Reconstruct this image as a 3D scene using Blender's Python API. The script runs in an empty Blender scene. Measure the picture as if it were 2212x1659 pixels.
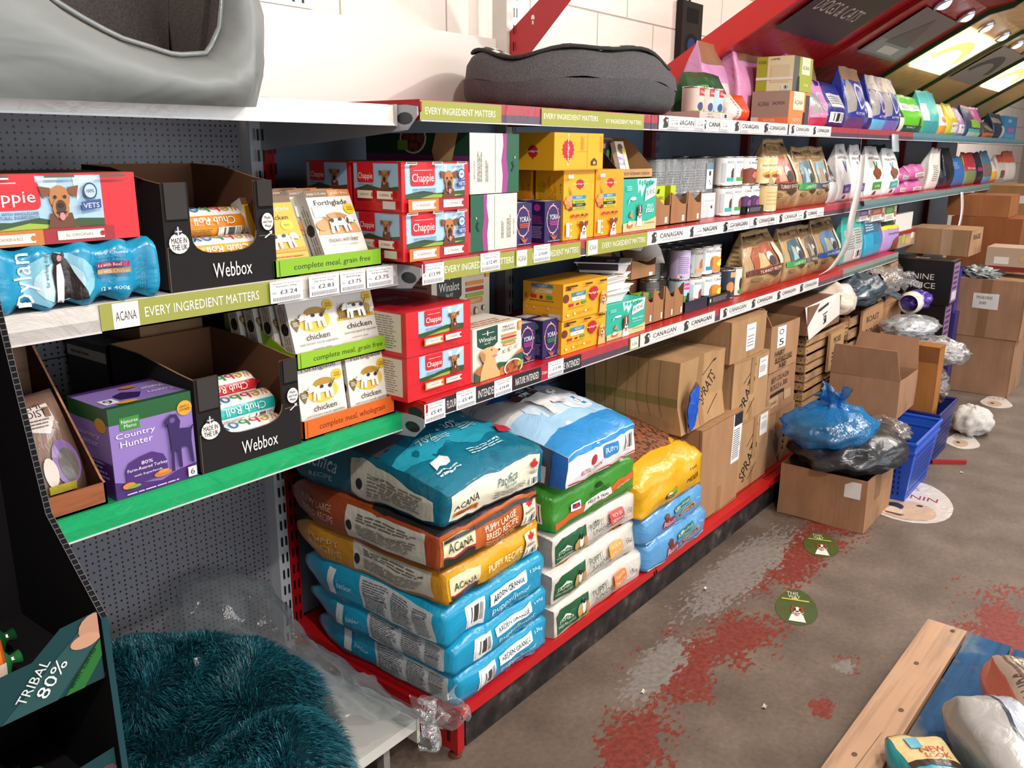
import bpy, bmesh, math, random
from mathutils import Vector, Matrix, noise
random.seed(7)
SC = bpy.context.scene
COL = SC.collection
PI = math.pi
# ---------------------------------------------------------------- camera
IMW, IMH, FPX = 2212.0, 1659.0, 1879.7
EYE = Vector((0, 0, 1.5))
_yaw, _pit, _rol = .6593, .26441, .00593
_fh = Vector((math.cos(_yaw), math.sin(_yaw), 0)); _up = Vector((0, 0, 1))
FWD = _fh*math.cos(_pit) - _up*math.sin(_pit)
_r = FWD.cross(_up).normalized(); _u = _r.cross(FWD)
RGT = _r*math.cos(_rol) + _u*math.sin(_rol)
UPV = _u*math.cos(_rol) - _r*math.sin(_rol)
cd = bpy.data.cameras.new('camera'); cam = bpy.data.objects.new('camera', cd); COL.objects.link(cam)
cd.sensor_width = 36; cd.lens = FPX/IMW*36; cd.clip_start = .02
M = Matrix((RGT, UPV, -FWD)).transposed().to_4x4(); M.translation = EYE
cam.matrix_world = M
SC.camera = cam
def X_at(px, py, Y):            # world X of a measured point lying on the vertical plane y = Y
    d = RGT*((px-IMW/2)/FPX) - UPV*((py-IMH/2)/FPX) + FWD
    return (EYE + d*((Y-EYE.y)/d.y)).x
def XZ(px, py, Y):
    d = RGT*((px-IMW/2)/FPX) - UPV*((py-IMH/2)/FPX) + FWD
    p = EYE + d*((Y-EYE.y)/d.y); return p.x, p.z
# ---------------------------------------------------------------- world, lights, exposure
SC.view_settings.view_transform = 'Standard'; SC.view_settings.look = 'None'
SC.view_settings.gamma = 1; SC.view_settings.exposure = 0.19
SC.view_settings.use_curve_mapping = False
w = bpy.data.worlds.new('world'); SC.world = w; w.use_nodes = True
w.node_tree.nodes['Background'].inputs[0].default_value = (.95, .97, 1, 1)
w.node_tree.nodes['Background'].inputs[1].default_value = .38
def lamp(name, loc, target, energy, size, col=(1, .93, .86), spot=None, blend=.5):
    l = bpy.data.lights.new(name, 'SPOT' if spot else 'AREA'); l.energy = energy; l.color = col
    if spot: l.spot_size = math.radians(spot); l.spot_blend = blend; l.shadow_soft_size = size
    else: l.size = size
    o = bpy.data.objects.new(name, l); COL.objects.link(o); o.location = loc
    o.rotation_euler = (Vector(target)-Vector(loc)).to_track_quat('-Z', 'Y').to_euler()
    return o
lamp('track_spotlight', (.15, -.75, 3.0), (1.5, 1.5, .95), 128, .035, spot=120, blend=.6)
lamp('track_spotlight', (3.0, -.55, 3.0), (2.6, 1.6, 1.1), 105, .05, spot=130, blend=.7)
lamp('track_spotlight', (6.0, -.35, 3.0), (5.0, 1.6, .9), 130, .08, spot=140, blend=.7)
fill1 = lamp('aisle_fill_light', (2.2, -3.85, 1.5), (2.2, 2, 1.1), 150, 6.5, col=(.86, .93, 1))  # cool fill added across the aisle to lift the shelf backs, no real window
fill1.data.shape = 'RECTANGLE'; fill1.data.size_y = 2.4
fill2 = lamp('aisle_fill_light', (8.0, -3.85, 1.5), (8.0, 2, 1.1), 60, 4, col=(.86, .93, 1))  # second added fill, for the far bays
fill2.data.shape = 'RECTANGLE'; fill2.data.size_y = 2.4
lamp('ceiling_fill_light', (2.4, -1.1, 3.3), (2.4, -.6, 0), 45, 1.2)  # unseen soft fill lamps added under the ceiling, here and below
lamp('ceiling_fill_light', (-.6, -1.0, 3.3), (-.4, 0, 0), 25, 1.2)
lamp('ceiling_fill_light', (5.8, -.9, 3.3), (5.8, -.4, 0), 45, 1.2)
lamp('ceiling_fill_light', (9.0, .2, 3.3), (9.0, .6, 0), 80, 1.2)
# ---------------------------------------------------------------- materials
_mats = {}
def lin(h):
    h = h.lstrip('#')
    c = [int(h[i:i+2], 16)/255 for i in (0, 2, 4)]
    return tuple((x/12.92 if x <= .04045 else ((x+.055)/1.055)**2.4) for x in c) + (1,)
def base_mat(name, rough=.5, spec=.4, metal=0.):
    m = bpy.data.materials.new(name); m.use_nodes = True
    t = m.node_tree; b = t.nodes['Principled BSDF']
    b.inputs['Roughness'].default_value = rough; b.inputs['Specular IOR Level'].default_value = spec
    b.inputs['Metallic'].default_value = metal
    return m, t, b
def tex(t, kind, scale, coord='Object', detail=3, vec=None, **kw):
    tc = t.nodes.new('ShaderNodeTexCoord')
    n = t.nodes.new(kind); n.inputs['Scale'].default_value = scale
    if kind == 'ShaderNodeTexNoise': n.inputs['Detail'].default_value = detail
    if vec:
        mp = t.nodes.new('ShaderNodeMapping'); mp.inputs['Scale'].default_value = vec
        t.links.new(tc.outputs[coord], mp.inputs[0]); t.links.new(mp.outputs[0], n.inputs['Vector'])
    else: t.links.new(tc.outputs[coord], n.inputs['Vector'])
    return n
def ramp(t, src, stops):
    r = t.nodes.new('ShaderNodeValToRGB'); e = r.color_ramp.elements
    while len(e) < len(stops): e.new(.5)
    for k, (p, c) in zip(e, stops): k.position = p; k.color = c
    t.links.new(src, r.inputs[0]); return r
def bump(t, b, src, st, dist=.01):
    n = t.nodes.new('ShaderNodeBump'); n.inputs['Strength'].default_value = st; n.inputs['Distance'].default_value = dist
    t.links.new(src, n.inputs['Height']); t.links.new(n.outputs[0], b.inputs['Normal'])
def scl(c, k): return tuple(min(1, x*k) for x in c[:3]) + (1,)
def mat(c, kind='paper'):
    key = (c, kind)
    if key in _mats: return _mats[key]
    C = lin(c)
    if kind == 'paper': m, t, b = base_mat('carton_'+c[1:], .42, .45)
    elif kind == 'matt': m, t, b = base_mat('matt_'+c[1:], .85, .2)
    elif kind == 'film':
        m, t, b = base_mat('film_'+c[1:], .28, .6)
        n = tex(t, 'ShaderNodeTexNoise', 10, detail=5); n.inputs['Distortion'].default_value = 1.2; bump(t, b, n.outputs[0], .42, .016)
    elif kind == 'satin':
        m, t, b = base_mat('satin_'+c[1:], .5, .4)
        n = tex(t, 'ShaderNodeTexNoise', 6, detail=2.5, vec=(1, 1, 1.6)); n.inputs['Distortion'].default_value = .5; bump(t, b, n.outputs[0], .45, .03)
    elif kind == 'metal': m, t, b = base_mat('metal_'+c[1:], .25, .5, .9)
    elif kind == 'paint':
        m, t, b = base_mat('paint_'+c[1:], .35, .5)
        n = tex(t, 'ShaderNodeTexNoise', 9, detail=6)
        r = ramp(t, n.outputs[0], [(.35, scl(C, .94)), (.65, C)]); t.links.new(r.outputs[0], b.inputs['Base Color']); C = None
    elif kind == 'card':
        m, t, b = base_mat('cardboard_'+c[1:], .8, .15)
        n = tex(t, 'ShaderNodeTexNoise', 14, detail=5, vec=(1, 1, .35))
        r = ramp(t, n.outputs[0], [(.3, scl(C, .84)), (.7, scl(C, 1.05))]); t.links.new(r.outputs[0], b.inputs['Base Color'])
        wv = tex(t, 'ShaderNodeTexNoise', 60, detail=1, vec=(1, 1, .04)); bump(t, b, wv.outputs[0], .3, .003); C = None
    elif kind == 'fabric':
        m, t, b = base_mat('fabric_'+c[1:], .9, .15)
        n = tex(t, 'ShaderNodeTexNoise', 260, detail=2)
        r = ramp(t, n.outputs[0], [(.35, scl(C, .72)), (.65, scl(C, 1.12))]); t.links.new(r.outputs[0], b.inputs['Base Color'])
        bump(t, b, n.outputs[0], .3, .002); C = None
    elif kind == 'wood':
        m, t, b = base_mat('wood_'+c[1:], .75, .2)
        n = tex(t, 'ShaderNodeTexNoise', 8, detail=6, vec=(1, 8, 8))
        r = ramp(t, n.outputs[0], [(.3, scl(C, .62)), (.5, C), (.75, scl(C, 1.15))]); t.links.new(r.outputs[0], b.inputs['Base Color']); bump(t, b, n.outputs[0], .3, .004); C = None
    elif kind == 'kibble':
        m, t, b = base_mat('kibble_'+c[1:], .6, .3)
        v = tex(t, 'ShaderNodeTexVoronoi', 75)
        r = ramp(t, v.outputs['Distance'], [(.15, scl(C, 1.15)), (.5, C), (.75, scl(C, .3))]); t.links.new(r.outputs[0], b.inputs['Base Color']); C = None
    elif kind == 'clear':        # thin clear polythene, built as a real sheet
        m, t, b = base_mat('clear_'+c[1:], .12, .8)
        n = tex(t, 'ShaderNodeTexNoise', 18, detail=5); bm_ = t.nodes.new('ShaderNodeBump'); bm_.inputs['Strength'].default_value = .8; bm_.inputs['Distance'].default_value = .02
        t.links.new(n.outputs[0], bm_.inputs['Height'])
        tr = t.nodes.new('ShaderNodeBsdfTransparent'); gl = t.nodes.new('ShaderNodeBsdfGlossy'); df = t.nodes.new('ShaderNodeBsdfDiffuse')
        gl.inputs['Roughness'].default_value = .10; df.inputs[0].default_value = C; t.links.new(bm_.outputs[0], gl.inputs['Normal']); t.links.new(bm_.outputs[0], df.inputs['Normal'])
        m1 = t.nodes.new('ShaderNodeMixShader'); m1.inputs[0].default_value = .75 if max(C[:3])-min(C[:3]) > .3 else .35; t.links.new(gl.outputs[0], m1.inputs[1]); t.links.new(df.outputs[0], m1.inputs[2])
        lw = t.nodes.new('ShaderNodeLayerWeight'); lw.inputs[0].default_value = .3; t.links.new(bm_.outputs[0], lw.inputs[1])
        mr = t.nodes.new('ShaderNodeMapRange'); mr.inputs[3].default_value = .34 if max(C[:3])-min(C[:3]) > .3 else .13; mr.inputs[4].default_value = .65; t.links.new(lw.outputs['Facing'], mr.inputs[0])
        mx = t.nodes.new('ShaderNodeMixShader'); t.links.new(mr.outputs[0], mx.inputs[0]); tr.inputs[0].default_value = tuple(.22+.76*x for x in C[:3])+(1,)
        t.links.new(tr.outputs[0], mx.inputs[1]); t.links.new(m1.outputs[0], mx.inputs[2]); t.links.new(mx.outputs[0], t.nodes['Material Output'].inputs[0])
    elif kind == 'glow':
        m, t, b = base_mat('glow_'+c[1:], .5, .2)
        b.inputs['Emission Color'].default_value = C; b.inputs['Emission Strength'].default_value = 2.2
    if C: b.inputs['Base Color'].default_value = C
    _mats[key] = m; return m
# ---------------------------------------------------------------- text
_txt = {}
def text_polys(s):
    if s in _txt: return _txt[s]
    cu = bpy.data.curves.new('t', 'FONT'); cu.body = s; cu.resolution_u = 2; cu.size = 1; cu.fill_mode = 'FRONT'
    o = bpy.data.objects.new('t', cu)
    me = bpy.data.meshes.new_from_object(o)
    vs = [(v.co.x, v.co.y) for v in me.vertices]
    ps = [tuple(p.vertices) for p in me.polygons]
    bpy.data.objects.remove(o); bpy.data.meshes.remove(me)
    if not vs: _txt[s] = ([], []); return _txt[s]
    x0 = min(v[0] for v in vs); x1 = max(v[0] for v in vs)
    y0 = min(v[1] for v in vs); y1 = max(v[1] for v in vs)
    vs = [((x-x0)/(x1-x0)-.5, (y-y0)/(y1-y0)-.5) for x, y in vs]
    _txt[s] = (vs, ps); return _txt[s]
# ---------------------------------------------------------------- art (drawn on a face, 0..1 in both directions)
def ell(cx, cy, rx, ry, n=16, a0=0, a1=2*PI):
    return [(cx+rx*math.cos(a0+(a1-a0)*i/n), cy+ry*math.sin(a0+(a1-a0)*i/n)) for i in range(n if a1-a0 > 6.2 else n+1)]
class Face:
    def __init__(s, B, o, u, v, off=.0003):
        s.B = B; s.o = Vector(o); s.u = Vector(u); s.v = Vector(v)
        s.n = s.u.cross(s.v).normalized(); s.L = 0; s.off = off; s.asp = s.u.length/s.v.length
    def pt(s, x, y): return s.o + s.u*x + s.v*y + s.n*(s.off*s.L)
    def poly(s, pts, c, kind=None):
        s.B.poly([s.pt(min(1, max(0, x)), min(1, max(0, y))) for x, y in pts], c, kind)
    def draw(s, ops):
        for op in ops:
            s.L += 1; k = op[0]; a = op[1:]
            if k == 'r':
                x0, y0, x1, y1, c = a[:5]; s.poly([(x0, y0), (x1, y0), (x1, y1), (x0, y1)], c, a[5] if len(a) > 5 else None)
            elif k == 'p': s.poly(a[0], a[1], a[2] if len(a) > 2 else None)
            elif k == 'e': s.poly(ell(a[0], a[1], a[2], a[3]), a[4], a[5] if len(a) > 5 else None)
            elif k == 'rr':                      # rounded rect
                x0, y0, x1, y1, r, c = a; ry = r*s.asp; P = []
                for cx, cy, a0 in ((x1-r, y1-ry, 0), (x0+r, y1-ry, PI/2), (x0+r, y0+ry, PI), (x1-r, y0+ry, 1.5*PI)):
                    P += ell(cx, cy, r, ry, 4, a0, a0+PI/2)
                s.poly(P, c)
            elif k == 't':                       # cx, cy, w, h, text, col, rot, shear
                cx, cy, w, h, st, c = a[:6]; rot = a[6] if len(a) > 6 else 0; sh = a[7] if len(a) > 7 else 0
                vs, ps = text_polys(st)
                W = w*s.u.length; H = h*s.v.length; ca, sa = math.cos(rot), math.sin(rot)
                q = []
                for x, y in vs:
                    X = x*W + y*H*sh; Y = y*H
                    q.append(s.pt(cx + (X*ca-Y*sa)/s.u.length, cy + (X*sa+Y*ca)/s.v.length))
                s.B.polys(q, ps, c)
            elif k == 'l':                       # block of small print
                x0, y0, x1, y1, n, c = a; rr = random.Random(int(x0*977+y0*131+n)); dy = (y1-y0)/n
                for i in range(n):
                    x = x0; yy = y0+dy*i+dy*.3; e = x1-(x1-x0)*rr.random()*.2
                    while x < e:
                        w = min((x1-x0)*(.08+.16*rr.random()), e-x)
                        s.poly([(x, yy), (x+w, yy), (x+w, yy+dy*.42), (x, yy+dy*.42)], c); x += w+(x1-x0)*.025
            elif k == 'lv':                      # vertical small print
                x0, y0, x1, y1, n, c = a; rr = random.Random(int(x0*977+y0*131+n)); dx = (x1-x0)/n
                for i in range(n):
                    y = y0; xx = x0+dx*i+dx*.3; e = y1-(y1-y0)*rr.random()*.3
                    while y < e:
                        h = min((y1-y0)*(.05+.12*rr.random()), e-y)
                        s.poly([(xx, y), (xx+dx*.42, y), (xx+dx*.42, y+h), (xx, y+h)], c); y += h+(y1-y0)*.02
            elif k == 'b':                       # bar code
                x0, y0, x1, y1 = a[:4]; rr = random.Random(5); n = 26; dx = (x1-x0)/n
                s.poly([(x0-dx, y0), (x1+dx, y0), (x1+dx, y1), (x0-dx, y1)], '#f4f2ee'); s.L += 1
                for i in range(n):
                    if rr.random() < .58: s.poly([(x0+dx*i, y0+(y1-y0)*.12), (x0+dx*(i+.75), y0+(y1-y0)*.12), (x0+dx*(i+.75), y1-(y1-y0)*.08), (x0+dx*i, y1-(y1-y0)*.08)], '#26262a')
            elif k == 'dog': s.dog(*a)
            elif k == 'maple':
                cx, cy, r, c = a; ry = r*s.asp
                P = [(0, -1), (.08, -.45), (.55, -.55), (.45, -.3), (1, .1), (.8, .2), (.85, .5), (.5, .38), (.4, .55), (.2, .2), (.28, .75), (.12, .7), (0, 1)]
                P += [(-x, y) for x, y in P[-2:0:-1]]
                s.poly([(cx+x*r, cy+y*ry) for x, y in P], c)
            elif k == 'bone':
                cx, cy, r, c = a
                s.poly(ell(cx, cy, r, r*s.asp*.35), c)
    def dog(s, cx, cy, r, style):
        ry = r*s.asp
        E = lambda dx, dy, a, b, c: (s.poly(ell(cx+dx*r, cy+dy*ry, a*r, b*ry, 14), c), setattr(s, 'L', s.L+1))
        Pp = lambda pts, c: (s.poly([(cx+x*r, cy+y*ry) for x, y in pts], c), setattr(s, 'L', s.L+1))
        base, dark, ear, chest = {'aire': ('#b9783f', '#4a2c1a', '#7d4826', '#8f4a20'), 'jack': ('#f0e9e0', '#7b3c1c', '#7b3c1c', '#f0e9e0'),
            'gold': ('#d9a86a', '#8a5a34', '#b5793f', '#dcae74'), 'collie': ('#c98f56', '#f3efe8', '#6e4426', '#f3efe8'),
            'bc': ('#f3efe8', '#222', '#222222', '#f3efe8'), 'red': ('#efe7dd', '#8a4a28', '#8a4a28', '#efe7dd')}[style]
        if len(dark) == 4: dark = '#222222'
        if style == 'gold':
            Pp([(-.9, -1.9), (-.75, -.5), (.6, -.5), (.9, -1.9)], chest)
            E(0, .1, .72, .8, base); E(-.55, -.1, .28, .62, ear); E(.62, -.1, .22, .55, ear)
            E(.12, -.35, .42, .42, '#e8c694')
        elif style in ('aire', 'jack'):
            Pp([(-.75, -1.5), (-.55, -.5), (.55, -.5), (.75, -1.5)], chest if style == 'jack' else '#6a3a1c')
            E(0, .25, .52, .62, base); Pp([(-.42, .75), (-1.0, .85), (-.85, .25), (-.45, .45)], ear); Pp([(.42, .75), (1.0, .85), (.85, .25), (.45, .45)], ear)
            if style == 'jack': E(-.3, .35, .28, .5, dark); E(.3, .35, .28, .5, dark)
            E(0, -.25, .42, .55, base if style == 'aire' else '#f7f2ea'); E(0, -.2, .26, .36, dark if style == 'aire' else '#f7f2ea')
        else:
            Pp([(-.75, -1.8), (-.5, -.5), (.5, -.5), (.75, -1.8)], chest)
            E(0, .1, .58, .75, base); Pp([(-.5, .5), (-.5, 1.2), (-.12, .75)], ear); Pp([(.5, .5), (.5, 1.2), (.12, .75)], ear)
            E(-.33, .2, .26, .5, ear); E(.33, .2, .26, .5, ear); E(0, .1, .12, .7, '#f3efe8'); E(0, -.35, .32, .4, '#f3efe8')
        E(-.24, .3, .08, .09, '#1c130e'); E(.24, .3, .08, .09, '#1c130e')
        E(0, -.12, .15, .12, '#1a1414'); Pp([(-.3, -.42), (.3, -.42), (.12, -.6), (-.12, -.6)], '#2b1512'); E(0, -.66, .14, .2, '#d98894')
def squeeze(ops, k, off=0, ax=1):
    f = lambda v: off+v*k; R = []
    for o in ops:
        o = list(o)
        if o[0] in ('r', 'l', 'lv', 'b', 'rr'): o[1+ax] = f(o[1+ax]); o[3+ax] = f(o[3+ax])
        elif o[0] == 'p': o[1] = [(x, f(y)) if ax else (f(x), y) for x, y in o[1]]
        elif o[0] in ('e', 't'): o[1+ax] = f(o[1+ax]); o[3+ax] = o[3+ax]*(k if o[0] == 'e' else max(k, .85))
        elif o[0] in ('dog', 'maple'): o[1+ax] = f(o[1+ax])
        R.append(tuple(o))
    return R
# ---------------------------------------------------------------- mesh builder
class Builder:
    def __init__(s, kind='paper'):
        s.v = []; s.f = []; s.m = []; s.slots = []; s.kind = kind
    def slot(s, c, kind):
        k = (c, kind or s.kind)
        if k not in s.slots: s.slots.append(k)
        return s.slots.index(k)
    def poly(s, pts, c, kind=None):
        n = len(s.v); s.v += [Vector(p) for p in pts]; s.f.append(tuple(range(n, n+len(pts)))); s.m.append(s.slot(c, kind))
    def polys(s, vs, ps, c, kind=None):
        n = len(s.v); s.v += vs; k = s.slot(c, kind)
        for p in ps: s.f.append(tuple(n+i for i in p)); s.m.append(k)
    def box(s, x0, x1, y0, y1, z0, z1, c, kind=None, skip=''):
        c = c if isinstance(c, dict) else {k: c for k in 'flrkbt'}
        q = {'f': [(x0, y0, z0), (x1, y0, z0), (x1, y0, z1), (x0, y0, z1)], 'k': [(x1, y1, z0), (x0, y1, z0), (x0, y1, z1), (x1, y1, z1)],
             'l': [(x0, y1, z0), (x0, y0, z0), (x0, y0, z1), (x0, y1, z1)], 'r': [(x1, y0, z0), (x1, y1, z0), (x1, y1, z1), (x1, y0, z1)],
             't': [(x0, y0, z1), (x1, y0, z1), (x1, y1, z1), (x0, y1, z1)], 'b': [(x0, y1, z0), (x1, y1, z0), (x1, y0, z0), (x0, y0, z0)]}
        for k, p in q.items():
            if k not in skip: s.poly(p, c.get(k, c.get('f')), kind)
        s.bb = (x0, x1, y0, y1, z0, z1)
    def face(s, k, bb=None, off=.0003):
        x0, x1, y0, y1, z0, z1 = bb or s.bb
        if k == 'f': return Face(s, (x0, y0, z0), (x1-x0, 0, 0), (0, 0, z1-z0), off)
        if k == 'l': return Face(s, (x0, y1, z0), (0, y0-y1, 0), (0, 0, z1-z0), off)
        if k == 'r': return Face(s, (x1, y0, z0), (0, y1-y0, 0), (0, 0, z1-z0), off)
        if k == 't': return Face(s, (x0, y0, z1), (x1-x0, 0, 0), (0, y1-y0, 0), off)
        if k == 'ff': return Face(s, (x0, y1, z0), (x1-x0, 0, 0), (0, 0, z1-z0), off)
    def tube(s, pts, r, c, kind=None, n=8, closed=False):
        P = [Vector(p) for p in pts]; rings = []
        m = len(P)
        for i, p in enumerate(P):
            if closed: d = P[(i+1) % m]-P[i-1]
            else: d = P[min(i+1, m-1)]-P[max(i-1, 0)]
            d.normalize(); a = d.cross(Vector((0, 0, 1)))
            if a.length < .01: a = d.cross(Vector((0, 1, 0)))
            a.normalize(); b = a.cross(d); rr = r[i] if isinstance(r, (list, tuple)) else r
            rings.append([p+a*rr*math.cos(2*PI*j/n)+b*rr*math.sin(2*PI*j/n) for j in range(n)])
        base = len(s.v); k = s.slot(c, kind)
        for q in rings: s.v += q
        for i in range(m if closed else m-1):
            i2 = (i+1) % m
            for j in range(n):
                s.f.append((base+i*n+j, base+i*n+(j+1) % n, base+i2*n+(j+1) % n, base+i2*n+j)); s.m.append(k)
        if not closed:
            s.f.append(tuple(base+j for j in range(n))[::-1]); s.m.append(k)
            s.f.append(tuple(base+(m-1)*n+j for j in range(n))); s.m.append(k)
    def lathe(s, prof, c, kind=None, n=24, o=(0, 0, 0)):
        base = len(s.v); k = s.slot(c, kind); m = len(prof)
        for r, z in prof:
            for j in range(n): a = 2*PI*j/n; s.v.append(Vector((o[0]+r*math.cos(a), o[1]+r*math.sin(a), o[2]+z)))
        for i in range(m-1):
            for j in range(n): s.f.append((base+i*n+j, base+i*n+(j+1) % n, base+(i+1)*n+(j+1) % n, base+(i+1)*n+j)); s.m.append(k)
    def grid(s, nx, ny, fn, c, kind=None):
        base = len(s.v); k = s.slot(c, kind) if not callable(c) else None
        for j in range(ny+1):
            for i in range(nx+1): s.v.append(Vector(fn(i/nx, j/ny)))
        for j in range(ny):
            for i in range(nx):
                s.f.append((base+j*(nx+1)+i, base+j*(nx+1)+i+1, base+(j+1)*(nx+1)+i+1, base+(j+1)*(nx+1)+i)); s.m.append(k if k is not None else s.slot(*c(i/nx, j/ny)))
    def xform(s, M):
        s.v = [M @ p for p in s.v]
    def build(s, name, parent=None, cut=None, warp=None, smooth=False, thick=0, bevel=0):
        me = bpy.data.meshes.new(name); me.from_pydata(s.v, [], s.f)
        me.polygons.foreach_set('material_index', s.m)
        for c, k in s.slots: me.materials.append(mat(c, k))
        if cut or warp or smooth:
            bm = bmesh.new(); bm.from_mesh(me)
            if cut:
                big = [f for f in bm.faces if len(f.verts) > 4]
                if big: bmesh.ops.triangulate(bm, faces=big)
                for ax in range(3):
                    if not cut[ax]: continue
                    lo = min(v.co[ax] for v in bm.verts); hi = max(v.co[ax] for v in bm.verts)
                    n = int((hi-lo)/cut[ax]); no = Vector([1 if i == ax else 0 for i in range(3)])
                    for i in range(1, n+1):
                        x = lo+(hi-lo)*i/(n+1)
                        bmesh.ops.bisect_plane(bm, geom=bm.verts[:]+bm.edges[:]+bm.faces[:], dist=1e-6, plane_co=no*x, plane_no=no)
            if warp:
                for v in bm.verts: v.co = warp(v.co)
            if smooth:
                bmesh.ops.remove_doubles(bm, verts=bm.verts, dist=.00012)
                for f in bm.faces: f.smooth = True
            bm.to_mesh(me); bm.free()
        me.update()
        o = bpy.data.objects.new(name, me); COL.objects.link(o)
        if parent: o.parent = parent
        if thick:
            md = o.modifiers.new('t', 'SOLIDIFY'); md.thickness = thick; md.offset = 0
        if bevel:
            md = o.modifiers.new('b', 'BEVEL'); md.width = bevel; md.segments = 2; md.limit_method = 'ANGLE'
        return o
def tag(o, label, cat, group=None, kind=None):
    if label: o['label'] = label
    if cat: o['category'] = cat
    if group: o['group'] = group
    if kind: o['kind'] = kind
    return o
def struct(o): o['kind'] = 'structure'; return o
def empty(name, loc, label, cat, group=None, yaw=0):
    o = bpy.data.objects.new(name, None); COL.objects.link(o); o.location = loc; o.rotation_euler.z = yaw
    o.empty_display_size = .05
    return tag(o, label, cat, group)
def place(o, loc, yaw=0, rx=0, ry=0):
    o.location = loc; o.rotation_euler = (rx, ry, yaw); return o
def copy_tree(o, parent=None):
    c = o.copy(); COL.objects.link(c)
    if parent: c.parent = parent
    for ch in list(o.children): copy_tree(ch, c)
    return c
# ---------------------------------------------------------------- generic goods
def carton(name, label, cat, x0, x1, y0, y1, z0, z1, col, f=(), l=(), t=(), r=(), group=None, yaw=0, kind='paper', wob=0, parent=None):
    w, d, h = x1-x0, y1-y0, z1-z0
    B = Builder(kind); B.box(-w/2, w/2, -d/2, d/2, 0, h, col)
    for k, ops in (('f', f), ('l', l), ('t', t), ('r', r)):
        if ops: B.face(k).draw(ops)
    wp = None
    if wob:
        sd = random.random()*50
        def wp(p):
            q = noise.noise_vector(p*6+Vector((sd, 0, 0)))*wob
            if p.z < .01: q.z = 0
            return p+q
    o = B.build(name, parent, cut=(.05, .05, .05) if wob else None, warp=wp)
    place(o, ((x0+x1)/2, (y0+y1)/2, z0), yaw)
    if not parent: tag(o, label, cat, group)
    return o
def sack(name, label, cat, x0, x1, y0, y1, z0, z1, col, f=(), l=(), t=(), tilt=0, yaw=0, group=None, step=.022, pinch=.8, bulge=.018, wr=.007, nose=.14, kind='film', sag=0.):
    """a full block-bottom sack lying on its back, its flat end to the aisle"""
    w, d, h = x1-x0, y1-y0, z1-z0; sd = random.random()*90
    B = Builder(kind); B.box(-w/2, w/2, -d/2, d/2, 0, h, col)
    for k, ops in (('f', f), ('l', l), ('t', t)):
        if ops: B.face(k, off=.0007).draw(ops)
    def wp(p):
        u, v, s = p.x/(w/2), p.y/(d/2), p.z/h*2-1
        pr = max(0, (v-.55)/.45); th = 1-pinch*pr**2                       # rear seam
        th *= 1-.10*abs(u)**5
        fe = max(0, (-v-.86)/.14); th *= 1-.10*fe**2; th *= 1-nose*max(0, (-v+.1)/1.1)**1.5
        z = (h/2+(p.z-h/2)*th if pr > 0 else p.z*th) + (s > 0)*bulge*(1-u*u)*(1-v*v) - (s > 0)*sag*(1-v)*.5*0
        x = p.x*(1-.05*fe**2-.10*pr) + math.copysign(.010*(1-s*s)*(1-v**4), p.x)*abs(u)**6
        y = p.y + (-.010*(1-s*s)*(1-u**4)*abs(v)**6 if v < 0 else 0)
        # creases
        cr = abs(noise.noise(Vector((x*9+sd, y*7, z*16))))
        q = noise.noise_vector(Vector((x*11+sd, y*8, z*15)))*wr*1.2
        fine = noise.noise(Vector((x*40+sd, y*22, z*44)))*wr*.45
        z += q.z + fine - .003*(cr < .06)*(s > 0); x += q.x+fine*.5; y += q.y+fine*.5
        if s <= -.99: z = max(z, 0)
        z += tilt*(p.x)
        return Vector((x, y, z+sag*max(0, u)*0))
    o = B.build(name, cut=(step, step, step*.8), warp=wp, smooth=True)
    tag(o, label, cat, group); return place(o, ((x0+x1)/2, (y0+y1)/2, z0), yaw)
def pouch(name, label, cat, x0, x1, y, z0, z1, col, d=.08, f=(), l=(), lean=0., top='flat', yaw=0, group=None, step=.02, kind='film', wr=.006, side=0., parent=None):
    """a standing side-gusset or doy bag: flat bottom, pinched top"""
    w, h = x1-x0, z1-z0; sd = random.random()*90; d *= .82; lean *= .4
    B = Builder(kind); B.box(-w/2, w/2, -d/2, d/2, 0, h, col)
    for k, ops in (('f', f), ('l', l)):
        if ops: B.face(k, off=.0006).draw(ops)
    def wp(p):
        u, v, s = p.x/(w/2), p.y/(d/2), p.z/h
        th = 1.0 if s < .42 else max(.06, 1-((s-.42)/.56)**1.5)
        th *= .82+.18*min(1, s/.12) + .12*math.sin(min(s, .6)/.6*PI)
        y = p.y*th*(1-.16*abs(u)**4)
        if s < .7 and abs(v) > .5: y += math.copysign(.10*d*(1-u*u)*math.sin(s/.7*PI), v)
        x = p.x*(1-.10*max(0, (s-.55)/.45)*(1 if top == 'flat' else (3.5 if top == 'twist' else -.3)) - .05*(1-v*v)*math.sin(min(1, s*1.3)*PI))
        q = noise.noise_vector(Vector((x*12+sd, y*12, p.z*11)))*wr*(.4+s)
        y += lean*s*s*h + q.y; x += q.x + side*s*s*h; z = p.z + (q.z if s > .05 else 0)
        return Vector((x, y, z))
    o = B.build(name, parent, cut=(step, step, step), warp=wp, smooth=True)
    place(o, ((x0+x1)/2, y, z0), yaw)
    if not parent: tag(o, label, cat, group)
    return o
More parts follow.
